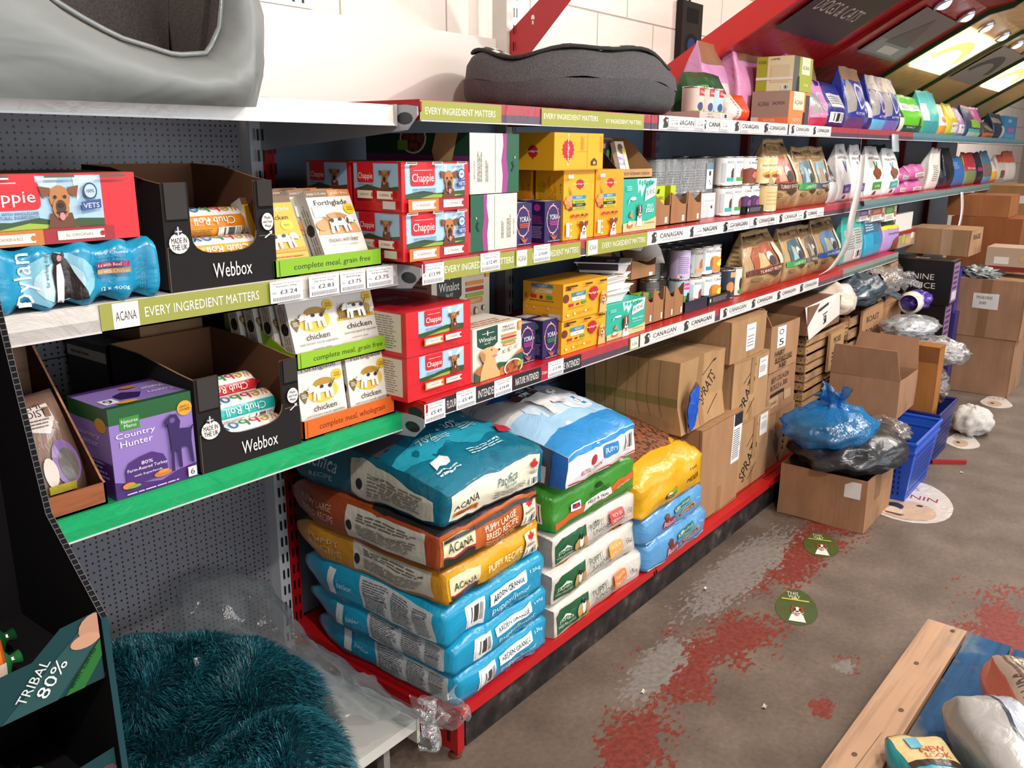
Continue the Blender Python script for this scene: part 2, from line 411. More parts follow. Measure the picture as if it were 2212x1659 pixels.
def can(name, label, x, y, z, r=.037, h=.109, body='#f4f2ee', art=(), yaw=0, group='tins on the shelves', parent=None):
    B = Builder('paper'); c = 2*PI*r
    B.box(0, c, -.001, 0, .004, h-.004, body, skip='lrkbt')
    B.face('f', (0, c, -.001, 0, .004, h-.004), off=.0004).draw(list(art))
    def wp(p):
        a = -PI/2 + (p.x-c/2)/r; R = r-p.y-.001
        return Vector((R*math.cos(a), R*math.sin(a), p.z))
    lab = B.build('label_wrap', cut=(c/26, 0, 0), warp=wp, smooth=True)
    E = Builder('metal')
    E.lathe([(0, .002), (r*.95, .002), (r*1.02, 0), (r*1.03, .004), (r, .006), (r*.992, .007), (r*.992, h-.007), (r, h-.006), (r*1.03, h-.003), (r*1.02, h), (r*.94, h), (r*.93, h-.004), (r*.5, h-.003), (0, h-.003)], '#b9b4aa')
    o = E.build(name, parent, smooth=False); lab.parent = o; lab.visible_shadow = True
    for p in o.data.polygons: p.use_smooth = True
    place(o, (x, y, z), yaw)
    if not parent: tag(o, label, 'tin', group)
    return o
def sheet(name, label, cat, pts, c, f=(), kind='paper', group=None, thick=.0006):
    """a flat label or strip: pts = origin, u end, v end"""
    o, u, v = [Vector(p) for p in pts]; B = Builder(kind)
    u = u-o; v = v-o; n = u.cross(v).normalized()
    q = [Vector((0, 0, 0)), u, u+v, v]
    B.poly(q, c); B.poly([p-n*thick for p in q[::-1]], c)
    for i in range(4): a, b = q[i], q[(i+1) % 4]; B.poly([a, a-n*thick, b-n*thick, b], c)
    if f: Face(B, (0, 0, 0), u, v, .0002).draw(f)
    ob = B.build(name); ob.location = o
    return tag(ob, label, cat, group)
# ================================================================ the setting
def floor_mat():
    m, t, b = base_mat('worn_painted_concrete', .62, .35)
    n1 = tex(t, 'ShaderNodeTexNoise', 5, detail=8); n2 = tex(t, 'ShaderNodeTexNoise', 60, detail=4)
    r = ramp(t, n1.outputs[0], [(.3, lin('#5f5249')), (.55, lin('#706155')), (.75, lin('#7f7064'))])
    r2 = ramp(t, n2.outputs[0], [(.3, (.82, .82, .82, 1)), (.6, (1, 1, 1, 1)), (.78, (1.15, 1.15, 1.15, 1))])
    mx = t.nodes.new('ShaderNodeMix'); mx.data_type = 'RGBA'; mx.blend_type = 'MULTIPLY'; mx.inputs[0].default_value = 1
    t.links.new(r.outputs[0], mx.inputs[6]); t.links.new(r2.outputs[0], mx.inputs[7])
    # worn zones: places on the floor where the brown coat has rubbed through to red paint and bare concrete
    tc = t.nodes.new('ShaderNodeTexCoord'); geo = tc.outputs['Object']
    rag = tex(t, 'ShaderNodeTexNoise', 9, detail=9); fine = tex(t, 'ShaderNodeTexNoise', 34, detail=6, vec=(1, 2.2, 1))
    def zone(cx, cy, sx, sy, rot=0):
        mp = t.nodes.new('ShaderNodeMapping'); mp.vector_type = 'TEXTURE'
        mp.inputs['Location'].default_value = (cx, cy, 0); mp.inputs['Scale'].default_value = (sx, sy, 1); mp.inputs['Rotation'].default_value = (0, 0, rot)
        t.links.new(geo, mp.inputs[0]); l = t.nodes.new('ShaderNodeVectorMath'); l.operation = 'LENGTH'
        t.links.new(mp.outputs[0], l.inputs[0]); return l.outputs['Value']
    def mth(op, a, b_=None):
        n = t.nodes.new('ShaderNodeMath'); n.operation = op
        for i, q in enumerate((a, b_)):
            if q is None: continue
            if isinstance(q, (int, float)): n.inputs[i].default_value = q
            else: t.links.new(q, n.inputs[i])
        return n.outputs[0]
    zs = [zone(2.15, 1.0, .27, .11, .1), zone(2.42, .93, .17, .11, 0), zone(1.72, .93, .20, .09, .3), zone(3.05, 1.02, .38, .12, -.1), zone(2.45, .62, .06, .035), zone(2.2, .60, .04, .03), zone(2.95, .28, .30, .11, .2), zone(1.45, .8, .16, .1), zone(3.45, 1.0, .2, .12)]
    d = zs[0]
    for z in zs[1:]: d = mth('MINIMUM', d, z)
    e = mth('ADD', d, mth('MULTIPLY', mth('SUBTRACT', rag.outputs[0], .5), 3.0))
    e = mth('ADD', e, mth('MULTIPLY', mth('SUBTRACT', fine.outputs[0], .5), 3.2))
    red = ramp(t, e, [(.84, (1, 1, 1, 1)), (.98, (0, 0, 0, 1))])
    g0 = mth('ADD', mth('MINIMUM', mth('MINIMUM', zone(2.08, 1.06, .20, .06, .1), zone(2.85, 1.12, .42, .09, 0)), zone(2.44, .62, .045, .03)), mth('MULTIPLY', mth('SUBTRACT', fine.outputs[0], .5), 2.4))
    g0 = mth('ADD', g0, mth('MULTIPLY', mth('SUBTRACT', rag.outputs[0], .5), 1.2))
    gry = ramp(t, g0, [(.93, (1, 1, 1, 1)), (1.02, (0, 0, 0, 1))])
    def mix(a, bcol, f):
        x = t.nodes.new('ShaderNodeMix'); x.data_type = 'RGBA'; t.links.new(f, x.inputs[0]); t.links.new(a, x.inputs[6])
        if isinstance(bcol, tuple): x.inputs[7].default_value = bcol
        else: t.links.new(bcol, x.inputs[7])
        return x.outputs[2]
    rc = ramp(t, n2.outputs[0], [(.35, lin('#6b2a20')), (.6, lin('#82382c'))])
    gc = ramp(t, n2.outputs[0], [(.3, lin('#736b65')), (.65, lin('#88807a'))])
    c = mix(mx.outputs[2], rc.outputs[0], red.outputs[0]); c = mix(c, gc.outputs[0], gry.outputs[0])
    t.links.new(c, b.inputs['Base Color']); bump(t, b, n2.outputs[0], .12, .004)
    return m
def plane(name, pts, m):
    me = bpy.data.meshes.new(name); me.from_pydata([Vector(p) for p in pts], [], [tuple(range(len(pts)))]); me.materials.append(m)
    o = bpy.data.objects.new(name, me); COL.objects.link(o); return struct(o)
def slab(name, x0, x1, y0, y1, z0, z1, m):
    B = Builder(); B.box(x0, x1, y0, y1, z0, z1, '#888888'); o = B.build(name); o.data.materials.clear(); o.data.materials.append(m)
    return struct(o)
slab('floor', -3, 14, -4, 2.2, -.1, 0, floor_mat())
def block_mat(c1='#efe3d8', c2='#b5a698'):
    m, t, b = base_mat('painted_blockwork', .7, .25)
    tc = t.nodes.new('ShaderNodeTexCoord'); mp = t.nodes.new('ShaderNodeMapping'); mp.inputs['Rotation'].default_value = (PI/2, 0, 0)
    t.links.new(tc.outputs['Object'], mp.inputs[0])
    bk = t.nodes.new('ShaderNodeTexBrick'); bk.inputs['Scale'].default_value = 1; bk.inputs['Brick Width'].default_value = .45; bk.inputs['Row Height'].default_value = .225
    bk.inputs['Mortar Size'].default_value = .004; bk.inputs['Mortar Smooth'].default_value = .6
    bk.inputs['Color1'].default_value = lin(c1); bk.inputs['Color2'].default_value = lin(c1); bk.inputs['Mortar'].default_value = lin(c2)
    t.links.new(mp.outputs[0], bk.inputs['Vector']); t.links.new(bk.outputs['Color'], b.inputs['Base Color'])
    n = tex(t, 'ShaderNodeTexNoise', 45, detail=5)
    ad = t.nodes.new('ShaderNodeMath'); ad.operation = 'MULTIPLY_ADD'; ad.inputs[1].default_value = -2.2
    t.links.new(bk.outputs['Fac'], ad.inputs[0]); t.links.new(n.outputs[0], ad.inputs[2]); bump(t, b, ad.outputs[0], .55, .006)
    return m
slab('wall_back', -3, 14, 2.02, 2.2, 0, 3.4, block_mat())
wm = base_mat('plain_beige_wall', .8, .2)[0]; wm.node_tree.nodes['Principled BSDF'].inputs['Base Color'].default_value = lin('#a08f82')
slab('wall_right', 13.8, 14, -4, 2.02, 0, 3.4, wm)
slab('wall_left', -3.2, -3, -4, 2.2, 0, 3.4, wm)
slab('wall_front', -3, 14, -4.2, -4, 0, 3.4, wm)
cm = base_mat('white_ceiling', .8, .2)[0]; cm.node_tree.nodes['Principled BSDF'].inputs['Base Color'].default_value = lin('#cfc7bd')
slab('ceiling', -3, 14, -4, 2.2, 3.4, 3.5, cm)
# ---------------------------------------------------------------- shelving
RED, RED2, GREY, BLUE = '#b3141c', '#7d1018', '#5d5f66', '#71889c'
def perf_mat(col, name):
    m, t, b = base_mat(name, .38, .5)
    tc = t.nodes.new('ShaderNodeTexCoord'); sx = t.nodes.new('ShaderNodeSeparateXYZ'); t.links.new(tc.outputs['Object'], sx.inputs[0])
    def mth(op, a, q=None, r=None):
        n = t.nodes.new('ShaderNodeMath'); n.operation = op
        for i, z in enumerate((a, q, r)):
            if z is None: continue
            if isinstance(z, (int, float)): n.inputs[i].default_value = z
            else: t.links.new(z, n.inputs[i])
        return n.outputs[0]
    def dots(px, pz, ox, oz, rad):
        fx = mth('SUBTRACT', mth('FRACT', mth('DIVIDE', mth('ADD', sx.outputs['X'], ox), px)), .5)
        fz = mth('SUBTRACT', mth('FRACT', mth('DIVIDE', mth('ADD', sx.outputs['Z'], oz), pz)), .5)
        dx = mth('MULTIPLY', fx, px); dz = mth('MULTIPLY', fz, pz)
        d = mth('SQRT', mth('ADD', mth('MULTIPLY', dx, dx), mth('MULTIPLY', dz, dz)))
        return mth('LESS_THAN', d, rad)
    a = dots(.0142, .0244, 0, 0, .0026); c = dots(.0284, .0244, .0071, .0122, .0026)
    mk = mth('MAXIMUM', a, c)
    x = t.nodes.new('ShaderNodeMix'); x.data_type = 'RGBA'; t.links.new(mk, x.inputs[0]); x.inputs[6].default_value = lin(col); x.inputs[7].default_value = lin('#08080a')
    n = tex(t, 'ShaderNodeTexNoise', 3, detail=5); rr = ramp(t, n.outputs[0], [(.3, (.3, .3, .3, 1)), (.7, (.5, .5, .5, 1))]); t.links.new(rr.outputs[0], b.inputs['Roughness'])
    t.links.new(x.outputs[2], b.inputs['Base Color']); return m
PERF = perf_mat('#7d7c82', 'perforated_grey_steel')
def lip_prof(B, x0, x1, y, zb, zt, c, dy=.012):
    B.box(x0, x1, y, y+dy, zb, zt, c)
# one shelving run: uprights, back panels, shelves with brackets, base
run = empty('shelving_run', (0, 0, 0), 'long red-fronted shop shelving run with blue-grey back panels along the block wall', 'shelving')
def upright(x, z1, col, par, y=1.915):
    B = Builder('paint'); B.box(x-.018, x+.018, y-.03, y+.03, .0, z1, col); F = B.face('f')
    n = int(z1/.05); L = []
    for i in range(n):
        z = (i+.3)/n; 
        for u in (.22, .62): L.append(('r', u, z, u+.16, z+.55/n, '#15151a'))
    F.draw(L); return B.build('upright', par)
for i, x in enumerate((2.41, 3.41, 4.41, 5.41, 6.41, 7.41, 8.41)):
    upright(x, 2.05 if i == 0 else 1.62, '#d9d4cc' if i == 0 else '#8e2a2a', run)
upright(1.42, 1.62, '#b3141c', run)
for i in range(8):
    x0 = 1.44+i if i == 0 else 1.43+i; x1 = 2.39+i
    B = Builder('paint'); B.box(x0, x1, 1.925, 1.935, .15, 1.60, '#76889a'); B.box(x0, x1, 1.921, 1.925, .60, .603, '#3c444e'); B.build('back_panel', run)
B = Builder('paint')
for i in range(2): B.box(1.43+i, 2.395+i, 1.93, 1.94, 1.60, 1.848, '#efe8e0', 'paper')
B.build('white_header_panel', run)
def shelf(par, x0, x1, y0, y1, zt, lip, top, under, name='shelf', lipc=None, perf=False):
    B = Builder('paint'); B.box(x0, x1, y0+.0125, y1, zt-.018, zt, {'f': top, 'l': top, 'r': top, 'k': under, 't': top, 'b': under})
    B.box(x0, x1, y0, y0+.012, zt-lip, zt, lipc or top)
    B.box(x0+.002, x0+.01, y0, y1, zt-.030, zt-.018, top); B.box(x1-.01, x1-.002, y0, y1, zt-.03, zt-.018, top)
    if perf:
        L = []
        n = int((x1-x0)/.019)
        for i in range(n):
            L.append(('r', (i+.3)/n, .045, (i+.75)/n, .056, '#2a0406'))
        Bf = B.face('t', (x0, x1, y0, y1, zt-.018, zt)); Bf.draw(L)
    return B.build(name, par)
def rail(par, x0, x1, y, z0, z1, ca, cb, cc='#d8cfd0'):
    B = Builder('film'); zm = z0+(z1-z0)*.48
    B.box(x0, x1, y-.004, y, zm, z1, ca); B.box(x0, x1, y-.005, y, z0+.003, zm, cb); B.box(x0, x1, y-.0065, y, z0, z0+.003, cc)  # pale bottom strip paints in the highlight on the rail's edge
    return B.build('ticket_rail', par)
def bracket(par, x, y0, y1, zt, col, r=1):
    B = Builder('paint'); P = [(y1, zt), (y0+.02, zt), (y0-.012, zt-.004), (y0-.012, zt-.022), (y0+.02, zt-.052), (y0+.12, zt-.062), (y1, zt-.10)]
    for s, xx in ((1, x), (-1, x+.004)):
        q = [(xx, a, b) for a, b in P]; B.poly(q if s > 0 else q[::-1], col)
    for i in range(len(P)):
        a, b = P[i], P[(i+1) % len(P)]; B.poly([(x, *a), (x+.004, *a), (x+.004, *b), (x, *b)], col)
    B.poly([(x-.0004, y0+.025+.02*math.cos(t)*1.2, zt-.028+.013*math.sin(t)) for t in [k*PI/6 for k in range(12)]][::-1], '#20242c')
    return B.build('bracket', par)
S1, S2, S3 = 1.60, 1.255, .93
for i in range(8):
    a, b = 1.412+i, 2.408+i
    if i < 8: shelf(run, a, b, 1.35, 1.92, S1, .043, RED if i < 4 else '#4d7482', BLUE); rail(run, a, b, 1.35, S1-.045, S1, '#a8424a' if i < 4 else '#5b8590', '#584a58' if i < 4 else '#4d7482')
    if i < 7: shelf(run, a, b, 1.35, 1.92, S2, .043, RED, BLUE); rail(run, a, b, 1.35, S2-.045, S2, '#b04048' if i < 3 else '#6c8a86', '#5a4854' if i < 3 else '#587a84')
    if i < 4: shelf(run, a, b-(0 if i < 3 else 0), 1.35, 1.92, S3, .043, '#c4161c', BLUE, perf=True); rail(run, a, b, 1.35, S3-.045, S3, '#b03a44' if i < 3 else '#8a8f88', '#524450' if i < 3 else '#5b7268')
    if i < 4: shelf(run, a, b, 1.25, 1.92, .145, .030, '#c4161c', RED2, name='base_shelf', perf=True)
for z in (S1, S2, S3):
    bracket(run, 1.405, 1.35, 1.9, z-.001, RED)
def grime():
    m, t, b = base_mat('grimy_black_plinth', .7, .25)
    n = tex(t, 'ShaderNodeTexNoise', 16, detail=9); r = ramp(t, n.outputs[0], [(.4, lin('#211c1b')), (.6, lin('#3a3230')), (.78, lin('#6b605a'))]); t.links.new(r.outputs[0], b.inputs['Base Color']); return m
B = Builder(); B.box(1.46, 5.40, 1.275, 1.29, .002, .118, '#2a2424')
o = B.build('plinth', run); o.data.materials.clear(); o.data.materials.append(grime())
B = Builder('paint'); B.box(1.405, 1.425, 1.262, 1.90, .022, .115, '#b3141c'); B.box(1.398, 1.405, 1.27, 1.9, .085, .092, '#8e5a50'); B.box(1.405, 1.43, 1.255, 1.262, .02, .12, '#b3141c')
B.lathe([(0, 0), (.018, 0), (.018, .006), (.007, .01), (.007, .03), (0, .03)], '#6d3a30', o=(1.418, 1.275, 0), n=12)
B.face('l', (1.405, 1.425, 1.262, 1.90, .022, .115)).draw([('e', .9, .35, .007, .05, '#4a0a0c'), ('e', .82, .7, .007, .05, '#4a0a0c'), ('r', .955, .25, .972, .8, '#3a0608')])
B.build('base_end_bracket', run)
# sloping red canopy arm over the first bay
def arm(par, x, P0, P1, col, name, t=.004):
    B = Builder('paint'); A = P0+P1[::-1]
    B.poly([(x, a, b) for a, b in A], col); B.poly([(x+t, a, b) for a, b in A[::-1]], col)
    for i in range(len(A)):
        a, b = A[i], A[(i+1) % len(A)]; B.poly([(x+t, *a), (x, *a), (x, *b), (x+t, *b)], col)
    B.poly([(x-.0006, 1.79+.007*math.cos(k*PI/6), 1.905+.009*math.sin(k*PI/6)) for k in range(12)][::-1], '#efe6dc')
    B.poly([(x-.0006, 1.793, 1.885), (x-.0006, 1.787, 1.885), (x-.0006, 1.787, 1.9), (x-.0006, 1.793, 1.9)][::-1], '#efe6dc')
    return B.build(name, par)
arm(run, 2.408, [(1.905, 1.60), (1.905, 1.855), (1.767, 1.956), (1.40, 2.24), (1.0, 2.42)], [(1.86, 1.60), (1.86, 1.742), (1.646, 1.945), (1.36, 2.15), (.98, 2.35)], '#b4222a', 'canopy_arm')
# the canopy over the bays beyond: red first, then tan with green ribs
can_p = empty('canopy', (0, 0, 0), 'red and tan sloping canopy with green ribs and small lights over the far bays', 'canopy')
PROF = [(1.90, 1.70), (1.86, 1.735), (1.65, 1.86), (1.46, 1.972), (1.25, 2.096), (1.04, 2.215), (.93, 2.24), (.86, 2.29)]
for i in range(6):
    x0, x1 = 3.425+i, 4.405+i; red = i < 2; c = '#96141a' if red else '#e0b06a'
    B = Builder('film')
    for a, b in zip(PROF, PROF[1:]):
        B.poly([(x0, *a), (x0, *b), (x1, *b), (x1, *a)], c); B.poly([(x0, a[0]+.01, a[1]+.012), (x1, a[0]+.01, a[1]+.012), (x1, b[0]+.01, b[1]+.012), (x0, b[0]+.01, b[1]+.012)], c)
    o = B.build('canopy_panel', can_p)
for i in range(7):
    x = 3.408+i; c = '#c21a1a' if i == 0 else ('#8a1014' if i == 1 else '#12401f'); wd = .075 if i < 1 else .03; B = Builder('paint')
    A = [(1.905, 1.60)] + PROF; lo = [(y, z-.025) for y, z in A]
    hi = [(y+.02, z+wd) for y, z in A]
    for s, xx in ((1, x-.008), (-1, x+.010)):
        for k in range(len(A)-1):
            q = [(xx, *lo[k]), (xx, *hi[k]), (xx, *hi[k+1]), (xx, *lo[k+1])]; B.poly(q[::-1] if s > 0 else q, c)
    for k in range(len(A)-1):
        B.poly([(x-.008, *lo[k]), (x+.010, *lo[k]), (x+.010, *lo[k+1]), (x-.008, *lo[k+1])][::-1], c)
        B.poly([(x-.008, *hi[k]), (x+.010, *hi[k]), (x+.010, *hi[k+1]), (x-.008, *hi[k+1])], c)
    B.build('canopy_rib', can_p)
B = Builder('paint')
for i in range(6):
    c = '#b8594c' if i < 2 else '#b07f5c'; B.box(3.42+i, 4.405+i, .80, .86, 2.24, 2.33, c)
B.build('fascia', can_p)
def lightfit(x):
    B = Builder('metal'); B.lathe([(.036, .0), (.046, .002), (.046, .02), (0, .02)], '#c8ccd0', n=20)
    B.lathe([(0, -.016), (.018, -.013), (.030, -.006), (.036, .002)], '#dfeeff', 'glow', n=20)
    o = B.build('downlight', can_p, smooth=True); place(o, (x, 1.10, 2.158)); o.rotation_euler.x = -.5; o['label'] = 'small bright downlight'
    return o
for k in range(12): lightfit(3.7+k*.5)
def slope_art(x0, x1, ops, c, name, label, cat, kind='paper', ta=.18, tb=.78):
    # a poster fixed flat to the sloping underside between two profile points
    a = Vector((0, 1.45, 1.974)); b = Vector((0, 1.15, 2.151))
    o = Vector((x0, a.y, a.z-.008)); B = Builder(kind)
    F = Face(B, (0, 0, 0), (x1-x0, 0, 0), (0, b.y-a.y, b.z-a.z), .0006)
    if F.n.z > 0: F.n = -F.n
    F.draw([('r', 0, 0, 1, 1, c, kind)] + ops)
    ob = B.build(name, can_p); ob.location = o; ob['label'] = label; return ob
slope_art(3.55, 4.25, [('t', .45, .5, .7, .2, 'DOGS & CATS', '#b9b0a6')], '#2b2422', 'poster', 'dark poster lettered in white', '')
slope_art(4.6, 5.25, [('r', .05, .05, .95, .35, '#8f8a86'), ('p', [(.2, .3), (.5, .9), (.8, .3)], '#5a5552'), ('r', .3, .1, .7, .25, '#c9c2ba')], '#6e6864', 'poster', 'grey picture poster', '')
arch = lambda c: [('p', ell(.5, .2, .42, .62, 18, .2, PI-.2)+ell(.5, .2, .30, .40, 18, .2, PI-.2)[::-1], c)]
slope_art(5.55, 6.3, arch('#c8a25c'), '#fff6e6', 'poster', 'glowing white poster with gold arch', '', 'glow')  # white poster given an emissive material
slope_art(6.55, 7.3, arch('#2a2a2c'), '#8c8478', 'poster', 'grey poster with dark arch', '')
slope_art(7.55, 8.3, arch('#c8a25c'), '#fff6e6', 'poster', 'glowing white poster with gold arch', '', 'glow')
# ---------------------------------------------------------------- the near left bay with grey perforated back
bay = empty('shelving_bay', (0, 0, 0), 'near left shelving bay with perforated grey back, white and green shelves', 'shelving')
B = Builder(); B.box(.40, 1.385, 1.925, 1.935, .13, 1.60, '#6a686c'); o = B.build('perforated_back_panel', bay); o.data.materials.clear(); o.data.materials.append(PERF)
B = Builder(); B.box(.40, 1.385, 1.922, 1.925, .615, .6175, '#1c1c20'); B.box(.40, 1.385, 1.922, 1.925, 1.05, 1.0525, '#1c1c20'); B.build('panel_joint', bay)
B = Builder('paint'); B.box(-.5, 1.42, 1.93, 1.94, 1.60, 1.848, '#efe8e0', 'paper'); B.build('white_header_panel', bay)
upright(1.385, 1.60, '#c9cdd2', bay)
B = Builder('paint'); B.box(.0, .39, 1.925, 1.935, .13, 1.6, '#4c4c50'); B.build('plain_back_panel', bay)
shelf(bay, .35, 1.395, 1.42, 1.90, 1.59, .040, '#e8e2da', '#76889a'); shelf(bay, .35, 1.395, 1.42, 1.90, 1.247, .045, '#d9d2c9', '#5d6670', lipc='#cdc5bc'); shelf(bay, .35, 1.395, 1.42, 1.90, .895, .045, '#12a060', '#4c5a52')
B = Builder('film'); B.box(.35, 1.395, 1.405, 1.42, 1.549, 1.588, '#f4efe8'); B.box(.35, 1.395, 1.402, 1.42, 1.546, 1.550, '#ffffff'); B.box(1.39, 1.397, 1.40, 1.43, 1.545, 1.59, '#b9b5b0'); B.build('ticket_rail', bay)
rail(bay, .35, 1.40, 1.42, 1.198, 1.245, '#d5cec6', '#b5aea8'); rail(bay, .35, 1.40, 1.42, .85, .893, '#15a866', '#12a060')
for z in (1.589, 1.246, .894): bracket(bay, 1.3995, 1.355, 1.9, z, '#a9adb4')
shelf(bay, .35, 1.345, 1.33, 1.90, .128, .03, '#dcd7d0', '#8a8580', name='base_shelf')
B = Builder('paint'); B.box(1.335, 1.345, 1.328, 1.9, .06, .128, '#d8d2ca'); B.box(1.25, 1.27, 1.36, 1.385, 0.0, .1, '#8d8782')
B.face('t', (.35, 1.345, 1.33, 1.9, .1, .128)).draw([('r', .90, .02, .915, .035, '#222'), ('r', .93, .09, .945, .1, '#222')] if 0 else [])
B.build('base_bracket', bay)
# white sign on the block wall, its lettering cut by the frame
sheet('wall_sign', 'white wall sign with black capitals above the white header panel', 'sign', ((1.15, 2.012, 1.865), (1.70, 2.012, 1.865), (1.15, 2.012, 2.05)), '#f0e9df',
      [('t', .5, .19, .95, .26, 'SOPHISTICAT', '#1d1a1a')])
# ================================================================ printed designs used on more than one pack
CR = '#f2ead8'
def tagart(x0, y0, x1, y1, txt, dot='#b0202a'):
    return [('r', x0, y0, x1, y1, CR), ('t', (x0+x1)/2-.01, (y0+y1)/2, (x1-x0)*.6, (y1-y0)*.32, txt, '#8a7a6a'), ('e', x1-.012, (y0+y1)/2, .016, (y1-y0)*.3, dot)]
WB = '#222020'
def webtray(x0, x1, y0, y1, z0, label, tube_cols, h=.2, name='display_tray'):
    """black corrugated display tray, open scooped front, higher back"""
    w, d = x1-x0, y1-y0
    B = Builder('matt'); T = .004
    o = empty(name, ((x0+x1)/2, (y0+y1)/2, z0), label, 'display tray', 'black display trays of chub rolls')
    fr = [(-w/2, 0), (w/2, 0), (w/2, h*.42), (w/2, h)] 
    # floor and back
    B.box(-w/2, w/2, -d/2, d/2, 0, T, WB); B.box(-w/2, w/2, d/2-T, d/2, 0, h*1.12, {'f': '#6e4a34', 'k': WB, 'l': WB, 'r': WB, 't': '#9a7a5c', 'b': WB})
    B.build('tray_base', o)
    for s in (-1, 1):     # sides: black outside, brown inside
        B = Builder('matt'); X = s*w/2
        P = [(-d/2, 0), (d/2, 0), (d/2, h*1.12), (d*.1, h*1.10), (-d/2+.05, h*1.0), (-d/2, h*.97)]
        out = [(X, a, b) for a, b in P]; inn = [(X-s*T, a, b) for a, b in P]
        B.poly(out[::-1] if s < 0 else out, WB); B.poly(inn if s < 0 else inn[::-1], '#6a4733')
        for i in range(len(P)):
            a, b = i, (i+1) % len(P); B.poly([out[a], out[b], inn[b], inn[a]], '#8c6c50')
        B.build('side_wall', o)
    # front: one sheet with a rounded scoop
    B = Builder('matt'); cx0, cx1 = -w/2+.052, w/2-.042; zb = h*.32
    sc = [(cx0+(cx1-cx0)*(.5-.5*math.cos(t)), zb + (h*.18)*(1-math.sin(t))**1.5) for t in [PI*k/12 for k in range(13)]]
    Yf = -d/2-.001
    def quadstrip(y, col, rev):
        L = [(-w/2, 0), (cx0, 0), (cx0, h*.98), (-w/2, h*.98)]; R = [(cx1, 0), (w/2, 0), (w/2, h*.98), (cx1, h*.98)]
        for q in (L, R):
            q = [(a, y, b) for a, b in q]; B.poly(q[::-1] if rev else q, col)
        for i in range(12):
            q = [(sc[i][0], y, 0), (sc[i+1][0], y, 0), (sc[i+1][0], y, sc[i+1][1]), (sc[i][0], y, sc[i][1])]; B.poly(q[::-1] if rev else q, col)
    quadstrip(Yf, WB, False); quadstrip(Yf+T, '#6a4733', True)
    for i in range(12): B.poly([(sc[i][0], Yf, sc[i][1]), (sc[i+1][0], Yf, sc[i+1][1]), (sc[i+1][0], Yf+T, sc[i+1][1]), (sc[i][0], Yf+T, sc[i][1])], '#a08465')
    F = Face(B, (-w/2, Yf, 0), (w, 0, 0), (0, 0, h), .0004)
    F.draw([('r', .012, .0, .016, .40, '#7d6a56'), ('r', .012, .40, .2, .408, '#7d6a56'), ('r', .84, .44, .99, .448, '#7d6a56'), ('r', .02, .64, .205, .652, '#0d0c0c'),
            ('r', .84, .71, .99, .72, '#0d0c0c'), ('r', .02, .655, .2, .98, '#3b3836'), ('r', .845, .73, .985, .98, '#343130'),
            ('t', .56, .155, .36, .14, 'Webbox', '#f3efe8'),
            ('e', .105, .44, .085, .095, '#e9e4de'), ('t', .105, .465, .13, .05, 'MADE IN', '#1d1b1b'), ('t', .105, .405, .13, .05, 'THE UK', '#1d1b1b'), ('e', .10, .545, .035, .03, '#3b3a50'), ('r', .095, .51, .105, .59, '#e9e4de'), ('r', .075, .542, .13, .552, '#e9e4de'),
            ('e', .915, .58, .058, .085, '#e9e4de'), ('t', .915, .62, .06, .028, 'Made', '#1d1b1b'), ('t', .915, .58, .09, .028, 'with Fresh', '#1d1b1b'), ('t', .915, .54, .06, .028, 'Meat', '#1d1b1b'),
            ('p', [(.87, .43), (.93, .47), (.92, .485), (.95, .49), (.945, .455), (.935, .462), (.88, .42)], '#e9e4de')])
    B.build('front_panel', o)
    for (cx, cy, cz, r, L, band) in tube_cols: roll(cx+(x0+x1)/2, cy+(y0+y1)/2, cz+z0, r, L, band)
    return o
def roll(cx, cy, cz, r, L, st):
    c, c2, lab = st; B = Builder('film'); n = 20; C = 2*PI*r
    B.box(-L/2, L/2, -.001, 0, 0, C, c, skip='lrkbt'); F = B.face('f', (-L/2, L/2, -.001, 0, 0, C), off=.0004)
    F.draw([('r', 0, .45, 1, .66, '#f4f1ea'), ('r', 0, .24, 1, .33, c2)])
    for k, (ch, cc) in enumerate(zip('Webbox', ['#d8792a', '#cf9a2a', '#d43a4a', '#3c9a4a', '#2a78b8', '#2a5a98'])):
        F.draw([('t', .86-.14*k, .54, .12, .10, ch, cc, PI)])
    F.draw([('t', .5, .39, .55, .07, 'Chub Roll', '#f5efe6', PI), ('b', .55, .24, .85, .33), ('l', .08, .24, .5, .32, 6, '#6d5a44')])
    def wp(p):
        a = -2.2+p.z/r*1.0; R = r-p.y-.001; e = 1-.5*max(0, (abs(p.x)/(L/2)-.86)/.14)**2
        return Vector((p.x, -R*e*math.cos(a), R*e*math.sin(a)))
    o = B.build('food_roll', cut=(L/10, 0, C/26), warp=wp, smooth=True)
    tag(o, lab, 'food roll', 'chub rolls in the black trays'); place(o, (cx, cy, cz+r))
    for s in (-1, 1):
        B = Builder('film'); B.lathe([(r*.5, 0), (r*.35, .006), (r*.12, .010), (.004, .016), (0, .016)], c, n=14)
        B.xform(Matrix.Rotation(PI/2, 4, 'Y'))
        for v in B.v: v.x = s*(v.x+L/2)
        B.build('gathered_end', o, smooth=True)
